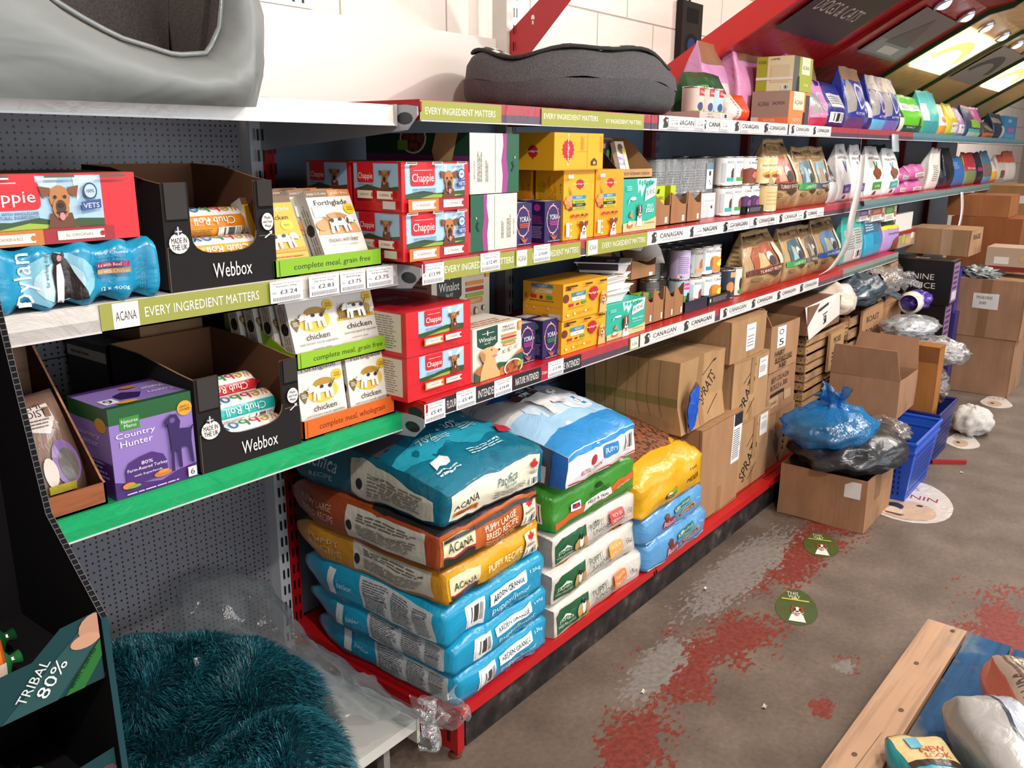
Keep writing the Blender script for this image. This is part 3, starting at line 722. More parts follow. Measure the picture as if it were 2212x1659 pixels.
# ================================================================ left bay, middle white shelf  (top 1.247)
Z = 1.247
bx = carton('tin_multipack', 'large red twelve-tin carton with a terrier picture, on the blue wrapped pack', 'carton', .50, .80, 1.43, 1.66, 1.350, 1.458, '#d81f28',
   f=[('r', 0, .22, .3, .97, '#d81f28'), ('r', 0, 0, .3, .22, '#c8752c')]+squeeze([('r', .0, .22, .76, .97, '#a9cbe4'), ('p', [(.36, .97), (.45, .55), (.5, .97)], '#c9dff0'), ('p', [(.58, .97), (.6, .6), (.76, .97)], '#c9dff0'), ('p', [(0, .22), (0, .36), (.2, .33), (.36, .38), (.5, .30), (.6, .35), (.76, .33), (.76, .22)], '#34502a'), ('p', [(.1, .22), (.3, .31), (.5, .25), (.6, .22)], '#9db83c'),
      ('rr', -.0, .50, .38, .9, .03, '#d81f28'), ('r', 0, .8, .36, .97, '#d81f28'), ('t', .20, .66, .30, .22, 'happie', '#fbf7f2'), ('r', 0, .87, .25, .885, '#f3dada'),
      ('t', .22, .45, .28, .045, 'MADE WITH WHOLESOME', '#2f3c66'), ('t', .22, .395, .28, .045, '& NATURAL INGREDIENTS', '#2f3c66'),
      ('dog', .49, .58, .105, 'aire'), ('e', .675, .74, .045, .125, '#35406e'), ('e', .675, .74, .036, .10, '#b5cfe6'), ('t', .675, .74, .05, .05, '100%', '#35406e'),
      ('p', [(.61, .45), (.735, .49), (.735, .62), (.61, .58)], '#35508e'), ('t', .672, .53, .10, .07, 'VETS', '#f3f3f3', .03),
      ('r', 0, 0, .36, .22, '#c8752c'), ('r', .36, 0, .80, .22, '#a01c28')] + tagart(.0, .04, .31, .17, 'WITH CHICKEN & RICE', '#c8752c') + tagart(.44, .05, .73, .18, '3x ORIGINAL') +
      [('r', .02, .93, .20, .98, '#f0e6dc'), ('r', .0, .955, .2, .985, '#5c5646'), ('r', .40, .945, .58, .985, '#5c5646'), ('r', .74, .94, .90, .98, '#5c5646')], .87, .14, 0),
   t=[('r', 0, 0, 1, .12, '#c9a05c'), ('r', .1, .2, .9, .95, '#7a1420')])
def wrap_pack():
    B = Builder('film'); w, d, h = .255, .30, .104; B.box(-w/2-.03, w/2, -d/2, d/2, 0, h, '#1a93bd')
    B.face('f', (-w/2-.003, w/2+.004, -d/2, d/2, 0, h), off=.0008).draw([('e', .34, .45, .22, .42, '#8fcbe0'), ('e', .34, .42, .15, .3, '#c5e4ee'),
        ('t', .15, .48, .33, .34, 'Dylan', '#f2f8fb', PI/2), ('t', .265, .62, .20, .08, 'for working dogs', '#12304a', PI/2),
        ('p', [(.29, .1), (.34, .06), (.40, .08), (.43, .12), (.50, .13), (.49, .25), (.43, .55), (.40, .75), (.36, .83), (.32, .8), (.30, .6), (.31, .3)], '#2b211f'),
        ('p', [(.31, .13), (.34, .08), (.36, .1), (.375, .45), (.36, .7), (.33, .68), (.32, .4)], '#f0ebe6'), ('e', .345, .82, .045, .11, '#2b211f'), ('e', .35, .78, .018, .05, '#c98a8a'),
        ('t', .67, .80, .20, .055, 'Meaty Chunks', '#f2f8fb'), ('t', .66, .71, .18, .055, 'Variety Pack', '#14365c'),
        ('r', .565, .58, .77, .66, '#a0244e'), ('t', .645, .62, .14, .05, '6 x with Beef', '#f2e8ec'), ('r', .565, .48, .77, .56, '#b9894e'), ('t', .66, .52, .18, .05, '6 x with Chicken', '#efe6d8'),
        ('t', .66, .24, .17, .08, '12 x 400g', '#f2f8fb'), ('lv', .84, .2, .9, .85, 4, '#137a9f')])
    sd = 3
    def wp(p):
        s = p.z/h; k = math.cos((p.x+w/2)/(w/4)*2*PI)
        y = p.y+(.006*(1-k) if p.y < 0 else 0)*(1)
        z = p.z - (.004*(1-k) if s > .9 else 0) + (.006*(1-k)*(p.y < -.05) if s < .1 else 0)
        y += (.012*(abs(s*2-1)**6) if p.y < 0 else 0)
        x = p.x-(.010*(abs(s*2-1)**4) if p.x > w*.35 else 0)
        q = noise.noise_vector(p*30)*.0015
        return Vector((x, y, z))+q
    o = B.build('shrinkwrapped_tins', cut=(.009, .03, .009), warp=wp, smooth=True)
    tag(o, 'blue shrink-wrapped tin pack with a sitting collie, under the large red carton', 'multipack'); place(o, (.687, 1.555, Z))
wrap_pack()
OR = ('#e88a1c', '#f0a030', 'orange and white chub roll, upper of two in the upper black tray')
OR2 = ('#eda02a', '#f6efe2', 'orange chub roll with barcode, lower of two in the upper black tray')
webtray(.842, 1.076, 1.425, 1.69, Z+.001, 'black display tray of orange rolls on the white shelf', [(.02, -.05, .078, .030, .16, OR), (.015, -.095, .03, .029, .165, OR2)], h=.195)
def lid_tray(x0, x1, y0, y1, z0, h, c, txt, tc, label, hb=.15, group='open trays of meal packs'):
    w, d = x1-x0, y1-y0; o = empty('open_tray', ((x0+x1)/2, (y0+y1)/2, z0), label, 'tray', group)
    B = Builder('card'); B.box(-w/2, w/2, -d/2, d/2, 0, .003, '#b59472'); B.box(-w/2, w/2, d/2-.003, d/2, 0, hb, {'f': '#b59472', 'k': c, 'l': c, 'r': c, 't': c, 'b': c}); B.build('tray_base', o)
    B = Builder('paper'); B.box(-w/2, w/2, -d/2, -d/2+.003, 0, h, {'f': c, 'k': '#b59472', 'l': c, 'r': c, 't': '#a98e6c', 'b': c})
    B.face('f').draw([('t', .52, .48, .72, .42, txt, tc, 0, .08), ('r', .035, .0, .04, .95, '#3c4a20' if c != '#e8661e' else '#8a3a12'), ('l', .2, -.02, .8, .04, 1, '#8a6a4a')]); B.build('front_lip', o)
    for s in (-1, 1):
        B = Builder('paper'); P = [(-d/2, 0), (d/2, 0), (d/2, hb), (-d/2+.03, h*1.05), (-d/2, h)]; X = s*w/2
        out = [(X, a, b) for a, b in P]; inn = [(X-s*.003, a, b) for a, b in P]
        B.poly(out[::-1] if s < 0 else out, c); B.poly(inn if s < 0 else inn[::-1], '#b59472', 'card')
        for i in range(5): B.poly([out[i], out[(i+1) % 5], inn[(i+1) % 5], inn[i]], '#a98e6c')
        B.build('side_wall', o)
    return o
def meal(x, y, z, w, h, d, lean, col, art, label, yaw=0, side='#d9d3c8', name='meal_pack', group='sleeved dog meal packs'):
    """a flat sleeved food tray standing leaned back"""
    B = Builder('paper'); B.box(-w/2, w/2, -d, 0, 0, h, {'f': col, 'l': side, 'r': side, 'k': side, 't': side, 'b': '#f2ede4'})
    B.face('f').draw(art); B.face('l', (-w/2, w/2, -d, 0, 0, h)).draw([('lv', .2, .1, .8, .9, 3, '#8a857c')])
    B.face('l', (-w/2, w/2, -d, 0, 0, h)).draw([('e', .5, .45, .35, .09, '#2a2624')])
    o = B.build(name, bevel=.0015); tag(o, label, 'meal pack', group); return place(o, (x, y+.02, z), yaw, -lean)
def fg(kind, top=None):
    body = '#2c2824'; A = []
    if top: A += [('r', 0, .90, .5, 1, '#7a5a40'), ('r', .5, .90, 1, 1, '#c98448'), ('t', .25, .945, .42, .045, top, CR), ('t', .75, .945, .4, .045, 'grain free', CR)]
    y = .80 if top else .86
    A += [('t', .5, y, .74, .10, 'Forthglade', body)]
    if kind == 'liver':
        A += [('e', .5, .50, .34, .16, '#c9925c'), ('p', [(.02, .34), (.1, .5), (.3, .4), (.55, .36), (.9, .5), (.98, .34)], '#e2a870'), ('r', .04, .60, .30, .76, '#f2ece2'), ('r', .05, .61, .29, .75, '#fbf8f2'), ('e', .86, .70, .12, .08, '#f2d02a'), ('t', .86, .715, .12, .03, '75%', body), ('t', .86, .685, .14, .022, 'chicken', body), ('e', .14, .47, .13, .08, '#d99a62'),
              ('t', .5, .25, .68, .07, 'chicken with liver', body), ('t', .5, .17, .6, .035, 'sweet potato & vegetables', '#8a8278'), ('t', .56, .1, .2, .02, 'complete meal', '#8a8278')]
        dx, dy, fl = .5, .5, 1
    elif kind == 'yellow':
        A = [('r', 0, .90, 1, 1, '#6a4c34'), ('t', .6, .80, .6, .08, 'Forthglade', CR), ('t', .6, .68, .45, .07, 'chicken', body), ('e', .75, .56, .13, .08, '#f2d22a'), ('t', .75, .56, .13, .03, '90%', body), ('r', 0, .16, 1, .22, '#c98f1c'), ('l', .1, .08, .95, .12, 1, '#a87818')]
        dx, dy, fl = .55, .36, 1
    elif kind == 'squash':
        A += [('e', .5, .55, .42, .12, '#c9a548'), ('r', .05, .42, .95, .47, '#c9a51c'), ('e', .86, .72, .12, .08, '#e8bc1c'), ('t', .86, .73, .12, .03, '75%', body), ('t', .86, .70, .14, .022, 'chicken', body),
              ('t', .55, .32, .6, .08, 'chicken', body), ('t', .55, .22, .78, .04, 'butternut squash & vegetables', '#77705f'), ('t', .5, .14, .4, .03, 'complete meal', '#55504a')] + [('p', [(.1+.05*k, .45), (.12+.05*k, .72-.03*(k % 3)), (.125+.05*k, .45)], '#6d4f2c') for k in range(15)]
        dx, dy, fl = .5, .58, -1
    else:
        A += [('e', .52, .50, .34, .16, '#f0c64a'), ('e', .55, .62, .22, .08, '#b48a2a'), ('e', .86, .70, .12, .08, '#e8bc1c'), ('t', .86, .715, .12, .03, '75%', body), ('t', .86, .685, .14, .022, 'chicken', body),
              ('p', [(.05, .46), (.02, .52), (.05, .56), (.1, .55), (.14, .58), (.2, .55), (.2, .49), (.11, .38)], '#7a6632'), ('l', .06, .46, .18, .53, 3, CR),
              ('t', .52, .28, .5, .085, 'chicken', body), ('t', .52, .185, .82, .045, 'with brown rice & vegetables', '#77705f'), ('t', .55, .10, .4, .035, 'complete meal', '#55504a')]
        dx, dy, fl = .52, .54, -1
    W = '#f6f2ea'
    q = lambda pts: [(dx+fl*a, dy+b) for a, b in pts]
    A += [('p', q([(-.2, .0), (-.16, .06), (.12, .06), (.2, .02), (.2, -.05), (-.16, -.05)]), W), ('p', q([(-.19, .0), (-.22, -.15), (-.15, -.15), (-.12, -.03)]), W), ('p', q([(-.1, -.03), (-.09, -.14), (-.04, -.14), (-.03, -.03)]), W),
          ('p', q([(.08, -.03), (.1, -.15), (.16, -.15), (.16, -.02)]), W), ('p', q([(.17, -.02), (.2, -.14), (.25, -.14), (.22, .0)]), W), ('e', dx+fl*.24, dy+.035, .08, .045, W), ('p', q([(.26, .05), (.36, .02), (.35, -.02), (.24, -.01)]), W),
          ('e', dx-fl*.14, dy+.03, .04, .03, '#2a2624'), ('e', dx+fl*.04, dy+.04, .04, .025, '#2a2624'), ('p', q([(.20, .07), (.23, .03), (.20, -.05), (.17, .0)]), '#4a423c' if kind == 'liver' else W), ('e', dx+fl*.35, dy+.0, .012, .01, '#2a2624'), ('p', q([(-.19, .04), (-.26, .12), (-.24, .12), (-.17, .05)]), '#4a423c')]
    return A
WHT = '#efe9df'
lid_tray(1.068, 1.357, 1.42, 1.66, Z+.001, .036, '#86b81c', 'complete meal, grain free', '#243016', 'lime green open tray on the white shelf, holding upright meal packs', hb=.085)
meal(1.275, 1.452, Z+.012, .125, .150, .036, .42, WHT, fg('liver', 'puppy 2-12 mths'), 'white puppy meal pack with a sniffing beagle drawing, front of the lime tray', yaw=.02)
meal(1.118, 1.455, Z+.010, .120, .145, .034, .44, '#e8b02a', fg('yellow'), 'yellow meal pack with a small sitting dog, left front of the lime tray')
for k, (x, y) in enumerate(((1.262, 1.50), (1.245, 1.545), (1.212, 1.585))):
    meal(x, y, Z+.012, .125, .150, .034, .34-.07*k, '#cfc9be', fg('liver', 'puppy 2-12 mths'), ['grey-white puppy pack directly behind the front beagle pack', 'puppy pack second behind the front beagle pack', 'rearmost puppy pack in the lime tray'][k])
# ================================================================ left bay, lower green shelf (top .895)
Z = .895
ot = empty('wooden_print_tray', (.635, 1.545, Z), 'wood-print display tray at the left end of the green shelf', 'display tray')
B = Builder('wood'); w, d = .105, .235; B.box(-w/2, w/2, -d/2, d/2, 0, .004, '#5c3424'); B.box(-w/2, w/2, -d/2, -d/2+.004, 0, .040, '#9a5a3a')
B.box(-w/2, w/2, d/2-.004, d/2, 0, .26, '#8a6a54')
for s in (-1, 1):
    P = [(-d/2, 0), (d/2, 0), (d/2, .26), (d/2-.03, .255), (-d/2+.01, .045), (-d/2, .04)]; X = s*w/2
    out = [(X, a, b) for a, b in P]; inn = [(X-s*.004, a, b) for a, b in P]
    B.poly(out[::-1] if s < 0 else out, '#7a4630'); B.poly(inn if s < 0 else inn[::-1], '#4a2618')
    for i in range(6): B.poly([out[i], out[(i+1) % 6], inn[(i+1) % 6], inn[i]], '#b07a58')
B.build('tray_body', ot)
pouch('treat_bag', 'clear-windowed purple and brown food bag leaning in the wood-print tray', 'bag', .588, .680, 1.50, Z+.006, Z+.185, '#7d5f50', d=.05, lean=.9,
      f=[('p', [(.1, .95), (.75, .95), (.8, .78), (.6, .66), (.15, .72)], '#d6ccc4'), ('t', .42, .90, .4, .05, 'SEMI', '#4a2a2c'), ('t', .42, .84, .55, .055, 'MOIST', '#4a2a2c'), ('l', .2, .72, .7, .8, 3, '#6d5a58'), ('e', .68, .38, .26, .22, '#8a6aa8'), ('e', .70, .36, .18, .16, '#6a645c'), ('e', .35, .32, .12, .14, '#e0cfc0'), ('r', .25, .12, .75, .2, '#b8a83a'), ('r', 0, 0, 1, .06, '#3c2a4a')])
pouch('treat_bag', 'dark brown food bag standing behind the purple one in the wood-print tray', 'bag', .590, .678, 1.585, Z+.006, Z+.17, '#5a3426', d=.04, lean=.3, f=[('r', 0, .2*k, 1, .2*k+.012, '#2e1812') for k in range(1, 5)] if 0 else [('r', 0, k*.2, 1, k*.2+.015, '#2e1812') for k in range(1, 5)])
PU = '#9277bd'; DP = '#4c2a72'
ch = [('r', 0, .82, 1, 1, '#1e5a2c'), ('p', [(0, 0), (1, 0), (1, .17), (.75, .14), (.55, .08), (.3, .12), (.1, .17), (0, .2)], DP), ('r', .12, .74, .35, .88, '#3f8a36'), ('t', .235, .835, .19, .04, 'Natures', '#e8efe4'), ('t', .235, .785, .14, .04, 'Menu', '#e8efe4'),
      ('t', .29, .68, .46, .075, 'Country', '#f3effa'), ('t', .29, .595, .38, .07, 'Hunter', '#f3effa'), ('e', .90, .83, .095, .085, '#e8a52c'), ('t', .90, .85, .13, .028, 'GENTLY', '#4a3010'), ('t', .90, .815, .14, .028, 'COOKED', '#4a3010'),
      ('p', [(.12, .12), (.12, .30), (.17, .38), (.3, .42), (.45, .44), (.58, .38), (.62, .3), (.62, .14)], DP), ('t', .38, .345, .14, .04, '80%', '#f3effa'), ('t', .38, .285, .48, .045, 'Farm-Reared Turkey', '#f3effa'), ('t', .38, .22, .34, .03, 'with Superfoods', '#f3effa'),
      ('e', .14, .135, .075, .035, '#dc8a2c'), ('e', .20, .115, .08, .02, '#7aa83a'), ('e', .55, .165, .11, .035, '#c97c34'), ('e', .56, .19, .07, .02, '#dc9444'),
      ('p', [(.66, .15), (.68, .45), (.67, .62), (.66, .70), (.62, .66), (.63, .74), (.70, .80), (.78, .79), (.82, .7), (.80, .62), (.93, .60), (.99, .64), (.95, .56), (.94, .45), (.955, .19), (.915, .19), (.89, .40), (.80, .40), (.80, .17), (.76, .17), (.745, .38), (.71, .38), (.70, .15)], '#34205a'),
      ('e', .72, .73, .035, .03, '#6a4e98'), ('r', .86, .03, .97, .145, '#f3f1f6'), ('t', .915, .088, .055, .07, '6', '#2a2440'), ('l', .1, .03, .75, .06, 1, '#d8cce8')]
carton('meal_carton', 'purple and green carton with a dark setter drawing on the green shelf', 'carton', .703, .863, 1.425, 1.565, Z, 1.062, PU, f=ch,
       l=[('r', 0, .82, 1, 1, '#1e5a2c'), ('e', .8, .8, .14, .08, '#d89a2c'), ('t', .4, .66, .7, .07, 'Country', '#cfc4e0'), ('t', .4, .58, .6, .07, 'Hunter', '#cfc4e0'), ('r', 0, 0, 1, .4, DP), ('l', .1, .2, .9, .4, 4, '#a99ac8')],
       t=[('r', 0, 0, 1, .1, '#1e5a2c'), ('r', 0, .9, 1, 1, DP), ('r', .08, .18, .25, .42, '#f3f1f6'), ('t', .16, .3, .1, .16, '6', '#2a2440', PI), ('p', [(.3, .3), (.5, .25), (.62, .45), (.45, .6), (.3, .5)], '#34205a'), ('t', .8, .35, .3, .14, 'Country', '#f3effa', PI), ('t', .8, .55, .26, .13, 'Hunter', '#f3effa', PI), ('e', .30, .12, .12, .06, '#e8a52c'), ('e', .6, .75, .1, .06, '#c97c34')], yaw=.0)
TE = ('#2cb5ac', '#f2efe8'); 
webtray(.868, 1.106, 1.42, 1.72, Z+.001, 'black display tray of turquoise rolls on the green shelf', [(.018, -.03, .088, .029, .15, ('#c8262c', '#f4f1ea', 'red and white chub roll at the back of the lower black tray')), (.02, -.075, .052, .031, .17, TE+('turquoise chub roll lying uppermost in the lower black tray',)), (.012, -.11, .008, .031, .175, TE+('turquoise chub roll lying at the bottom of the lower black tray',))], h=.19)
carton('display_carton', 'long black carton lying behind the purple carton', 'carton', .868, .93, 1.735, 1.90, Z, 1.10, '#1b1819', l=[('r', 0, .82, 1, .93, '#a8a4a0'), ('l', .1, .84, .6, .9, 1, '#4a4644')])
carton('brown_carton', 'plain brown carton at the back of the green shelf', 'carton', .95, 1.10, 1.74, 1.90, Z, 1.13, '#8c6c50', kind='card')
lid_tray(1.118, 1.388, 1.425, 1.66, Z+.001, .042, '#e8661e', 'complete meal, wholegrain', '#5a2208', 'orange open tray on the green shelf, holding white meal packs', hb=.10)
lid_tray(1.122, 1.402, 1.440, 1.69, Z+.151, .036, '#8fbf20', 'complete meal, grain free', '#243016', 'lime green open tray stacked above the orange tray', hb=.13)
meal(1.190, 1.452, Z+.012, .128, .150, .036, .14, '#e6e0d6', fg('rice'), 'white chicken and rice meal pack, left one in the orange tray')
meal(1.325, 1.452, Z+.012, .122, .150, .036, .12, WHT, fg('rice'), 'white chicken and rice meal pack, right one in the orange tray')
meal(1.195, 1.464, Z+.162, .128, .150, .036, .26, '#e6e0d6', fg('rice'), 'white chicken and rice meal pack, left one in the upper lime tray')
meal(1.318, 1.470, Z+.162, .122, .150, .036, .26, '#ddd7cc', fg('squash'), 'white butternut squash meal pack, right one in the upper lime tray')
for k in range(3): meal(1.185-.01*k, 1.515+.045*k, Z+.162, .125, .150, .034, .2, '#c9c4ba', fg('rice'), ['grey meal pack directly behind the left rice pack of the upper lime tray', 'grey meal pack second from the back of the upper lime tray', 'rearmost grey meal pack in the upper lime tray'][k])
for k in range(2): meal(1.188+.13*k, 1.52, Z+.012, .125, .150, .034, .06, '#c9c4ba', fg('rice'), ['grey meal pack at the back left of the orange tray', 'grey meal pack at the back right of the orange tray'][k])
# ================================================================ price tickets and strips on the left bay
def xs(px, py, Y): return X_at(px, py, Y)
TK = 'white price tickets clipped to the shelf rails'
def ticket(px0, px1, Y, z0, z1, price, l1, l2, label, ypx=600, tiltx=0):
    x0, x1 = xs(px0, ypx, Y), xs(px1, ypx, Y)
    return sheet('price_ticket', label, 'price ticket', ((x0, Y, z0), (x1, Y, z0), (x0, Y, z1)), '#f2efec',
        [('t', .5, .86, .8, .09, l1, '#4a4648'), ('t', .5, .73, .62, .09, l2, '#4a4648'), ('t', .56, .47, .52, .19, price, '#1d1b1d'), ('l', .06, .4, .2, .5, 2, '#8a8688'), ('r', .08, .08, .92, .24, '#77737a')] + [('r', .1+.8*k/17, .08, .125+.8*k/17, .24, '#eceaea') for k in range(17)], group=TK)
def strip(px0, px1, Y, z0, z1, c, ops, label, group, ypx=600, name='shelf_strip'):
    x0, x1 = xs(px0, ypx, Y), xs(px1, ypx, Y)
    return sheet(name, label, 'shelf strip', ((x0, Y, z0), (x1, Y, z0), (x0, Y, z1)), c, ops, group=group)
OL = '#9a9c42'; SG = 'advertising strips slotted into the shelf rails'
def eim(x=.5, w=.92): return [('t', x, .52, w, .36, 'EVERY INGREDIENT MATTERS', '#f6f3e2')]
def acana(x0, x1): return [('r', x0, .06, x1, .97, '#f4f0e6'), ('t', (x0+x1)/2, .5, (x1-x0)*.8, .34, 'ACANA', '#3a2a26')]
strip(213, 600, 1.4135, 1.198, 1.246, OL, acana(.06, .19)+eim(.55, .66)+acana(.955, 1.0), 'olive strip with a white emblem below the blue wrapped pack', SG, 655)
for i, (a, b, p, l1, l2) in enumerate(((583, 654, '£3.24', 'Natural G Dog Can Cod', 'Pumpkin 400g'), (668, 733, '£2.83', 'Natural G Dog Can Lamb', 'Egl Fruit 400g'), (736, 790, '£3.75', 'Natural G Dog Can Raisin', '400g'), (793, 850, '£3.75', 'Natural G Dog Can', 'Kangaroo 400g'))):
    ticket(a, b, 1.4085, 1.203, 1.2455, p, l1, l2, ['£3.24 price ticket, leftmost under the lime tray', '£2.83 price ticket under the lime tray', '£3.75 price ticket, third from the left under the lime tray', '£3.75 price ticket at the right end of the white shelf'][i], 620)
# ================================================================ red run: strips and tickets
YR = 1.3425
def cana(n=1):
    A = []
    for i in range(n):
        x = i/n; w = 1/n
        A += [('p', [(x+w*.10, .12), (x+w*.12, .45), (x+w*.10, .7), (x+w*.16, .92), (x+w*.22, .85), (x+w*.24, .6), (x+w*.21, .5), (x+w*.23, .25), (x+w*.19, .12)], '#3a3836'),
              ('e', x+w*.20, .66, w*.022, .1, '#dcd8d2'), ('t', x+w*.60, .56, w*.58, .36, 'CANAGAN', '#33302e'), ('t', x+w*.60, .22, w*.46, .07, 'THE FOOD OF THEIR ANCESTORS', '#8a8682')]
    return A
strip(907, 1083, YR, 1.558, 1.598, OL, [('t', .49, .48, .86, .36, 'EVERY INGREDIENT MATTERS', '#f6f3e2')], 'olive strip on the top red shelf, at its left end', SG, 240)
strip(1170, 1392, YR, 1.557, 1.598, OL, [('t', .265, .55, .49, .32, 'EVERY INGREDIENT MATTERS', '#f6f3e2'), ('t', .78, .44, .38, .28, 'RY INGREDIENT MATTERS', '#f6f3e2')], 'wide olive strip on the top red shelf, below the round grey dog bed', SG, 240)
W_ = '#dcd8d4'
strip(1423, 1702, YR, 1.559, 1.60, W_, cana(4), 'long white lettered strip on the top red shelf, below the terrier tin tray', SG, 270)
strip(1704, 1795, YR, 1.559, 1.60, W_, cana(2), 'short white lettered strip on the top red shelf, right of the long one', SG, 285)
for i, (a, b, p) in enumerate(((1444, 1468, '£17.49'), (1502, 1522, '£3.49'), (1556, 1574, '£3.49'), (1601, 1618, '£17.49'), (1655, 1668, '£4.99'))):
    ticket(a, b, YR-.0018, 1.560, 1.597, p, 'Canagan Dog Food', 'Grain free', ['%s price ticket on the top red shelf, %s from left' % (p, q) for q in ('first', 'second', 'third', 'fourth', 'fifth')][i], 270)
strip(957, 1112, YR, 1.208, 1.252, OL, eim(.5, .96), 'olive strip at the left end of the middle red shelf', SG, 575)
strip(1114, 1254, YR, 1.208, 1.252, OL, acana(.02, .16)+eim(.6, .72), 'olive strip with emblem below the purple cartons', SG, 545)
strip(1266, 1397, YR, 1.208, 1.252, OL, acana(.03, .17)+eim(.6, .72), 'olive strip with emblem below the tall yellow cartons', SG, 545)
ticket(912, 959, YR-.0018, 1.204, 1.250, '£13.99', 'Natural G Dog Wild', 'Recipe Active 2kg', '£13.99 price ticket at the left end of the middle red shelf', 585)
ticket(1038, 1080, YR-.0018, 1.212, 1.256, '£12.49', 'Natural G Dog Turkey', 'Digestion 2kg', '£12.49 price ticket on the middle red shelf', 565)
ticket(1153, 1188, YR-.0018, 1.214, 1.258, '£14.49', 'Natural G Dog Lamb', 'Small Breed 2kg', '£14.49 price ticket on the middle red shelf', 550)
strip(1399, 1675, YR, 1.210, 1.252, W_, cana(4), 'long white lettered strip on the middle red shelf', SG, 500)
strip(1678, 1777, YR, 1.210, 1.252, W_, cana(2), 'short white lettered strip at the right of the middle red shelf', SG, 470)
for i, (a, b) in enumerate(((1499, 1519), (1568, 1588), (1620, 1634), (1660, 1673), (1719, 1732), (1762, 1776))):
    ticket(a, b, YR-.0018, 1.212, 1.25, '£4.99', 'Dog Food', 'Grain free', 'small price ticket over white lettering of the middle red shelf, %s from left' % ('first', 'second', 'third', 'fourth', 'fifth', 'sixth')[i], 490)
BK = '#262326'
strip(955, 1106, YR, .888, .928, BK, [('t', .18, .5, .24, .5, 'FLOURISH AS', '#ece6e0'), ('t', .62, .5, .26, .5, 'INTENDED', '#ece6e0'), ('r', .86, 0, 1, 1, '#b01f33'), ('t', .93, .5, .10, .34, 'Best of', '#f0dfe2')], 'black strip with white capitals at the left end of the lowest red shelf', SG, 850)
strip(1106, 1186, YR, .888, .928, BK, [('t', .4, .5, .62, .48, 'NATURE INTENDED', '#ece6e0'), ('r', .77, 0, .96, 1, '#b01f33'), ('t', .865, .5, .14, .3, 'Orijen', '#f0dfe2')], 'black strip with a red emblem below the pale dog-picture carton', SG, 820)
strip(1187, 1255, YR, .888, .928, BK, [('t', .55, .5, .8, .48, 'NATURE INTENDED', '#ece6e0')], 'black strip below the lower yellow carton of the lowest red shelf', SG, 800)
ticket(917, 962, YR-.0018, .880, .926, '£5.49', 'Natural G Dog Sticks', 'Turkey Joints 100g', '£5.49 price ticket at the left end of the lowest red shelf', 880)
ticket(986, 1028, YR-.0018, .886, .932, '£5.49', 'Natural G Dog Sticks', 'Turkey Weight 100g', '£5.49 price ticket, second from the left on the lowest red shelf', 865)
ticket(1068, 1106, YR-.0018, .886, .930, '£14.49', 'Natural G Dog Rabbit', 'Small Breed 2kg', '£14.49 price ticket on the lowest red shelf', 840)
ticket(1184, 1217, YR-.0018, .890, .934, '£13.99', 'Natural G Dog Salmon', 'Small Breed 2kg', '£13.99 price ticket on the lowest red shelf', 800)
strip(1360, 1379, YR, .888, .928, OL, [('r', .15, .1, .95, .95, '#f0ece2'), ('t', .55, .45, .6, .28, 'ACANA', '#3a2a26')], 'small olive and white emblem tag between black and white strips of the lowest shelf', SG, 750)
strip(1383, 1541, YR, .888, .930, W_, cana(2), 'white lettered strip below the brown scalloped trays', SG, 730)
strip(1556, 1762, YR, .888, .930, W_, cana(4), 'long white lettered strip at the right of the lowest red shelf', SG, 670)
# ================================================================ lowest red shelf (top .93)
Z = .931
RC = '#d21c26'
def chap12(z, label):
    L = [('r', .55, .1, .95, .95, '#d8cfc0'), ('l', .58, .15, .92, .9, 14, '#8a8272')]
    return carton('tin_multipack', label, 'carton', 1.376, 1.600, 1.37, 1.675, z, z+.1045, RC,
      f=[('r', .18, .40, .88, .97, '#a9cbe4'), ('p', [(.68, .7), (.60, .97), (.68, .97)], '#c9dff0'), ('p', [(.68, .7), (.8, .97), (.88, .93)], '#c9dff0'), ('p', [(.18, .40), (.18, .48), (.4, .5), (.6, .56), (.88, .52), (.88, .40)], '#34502a'), ('p', [(.3, .4), (.5, .46), (.8, .48), (.7, .40)], '#8fae3a'),
         ('rr', .27, .62, .53, .9, .03, RC), ('r', .27, .85, .53, .97, RC), ('t', .40, .73, .23, .16, 'Chappie', '#fbf7f2'), ('r', .31, .87, .50, .88, '#f3dada'), ('t', .40, .56, .25, .03, 'MADE WITH WHOLESOME', '#2f3c66'), ('t', .40, .52, .25, .03, '& NATURAL INGREDIENTS', '#2f3c66'),
         ('dog', .71, .67, .085, 'aire'), ('r', .0, .385, 1, .39, '#9a1018'), ('r', .23, .19, .52, .37, '#d2762c')] + tagart(.25, .22, .50, .345, '9x CHICKEN & RICE', '#c8752c') + tagart(.55, .22, .80, .345, '3x ORIGINAL') + [('t', .5, .10, .46, .075, '12 x 412g = 4.94 kg', '#7a0c12')],
      l=L, t=[('r', 0, 0, 1, .04, '#e03038'), ('r', .25, .3, .8, .75, '#8a1420'), ('t', .5, .55, .4, .2, 'Chappie', '#c9a0a0', PI)], group='red twelve-tin cartons')
chap12(Z, 'red twelve-tin carton on the lowest red shelf, lower of two'); chap12(Z+.1055, 'red twelve-tin carton on the lowest red shelf, upper of two')
CRM = '#e9e1d2'
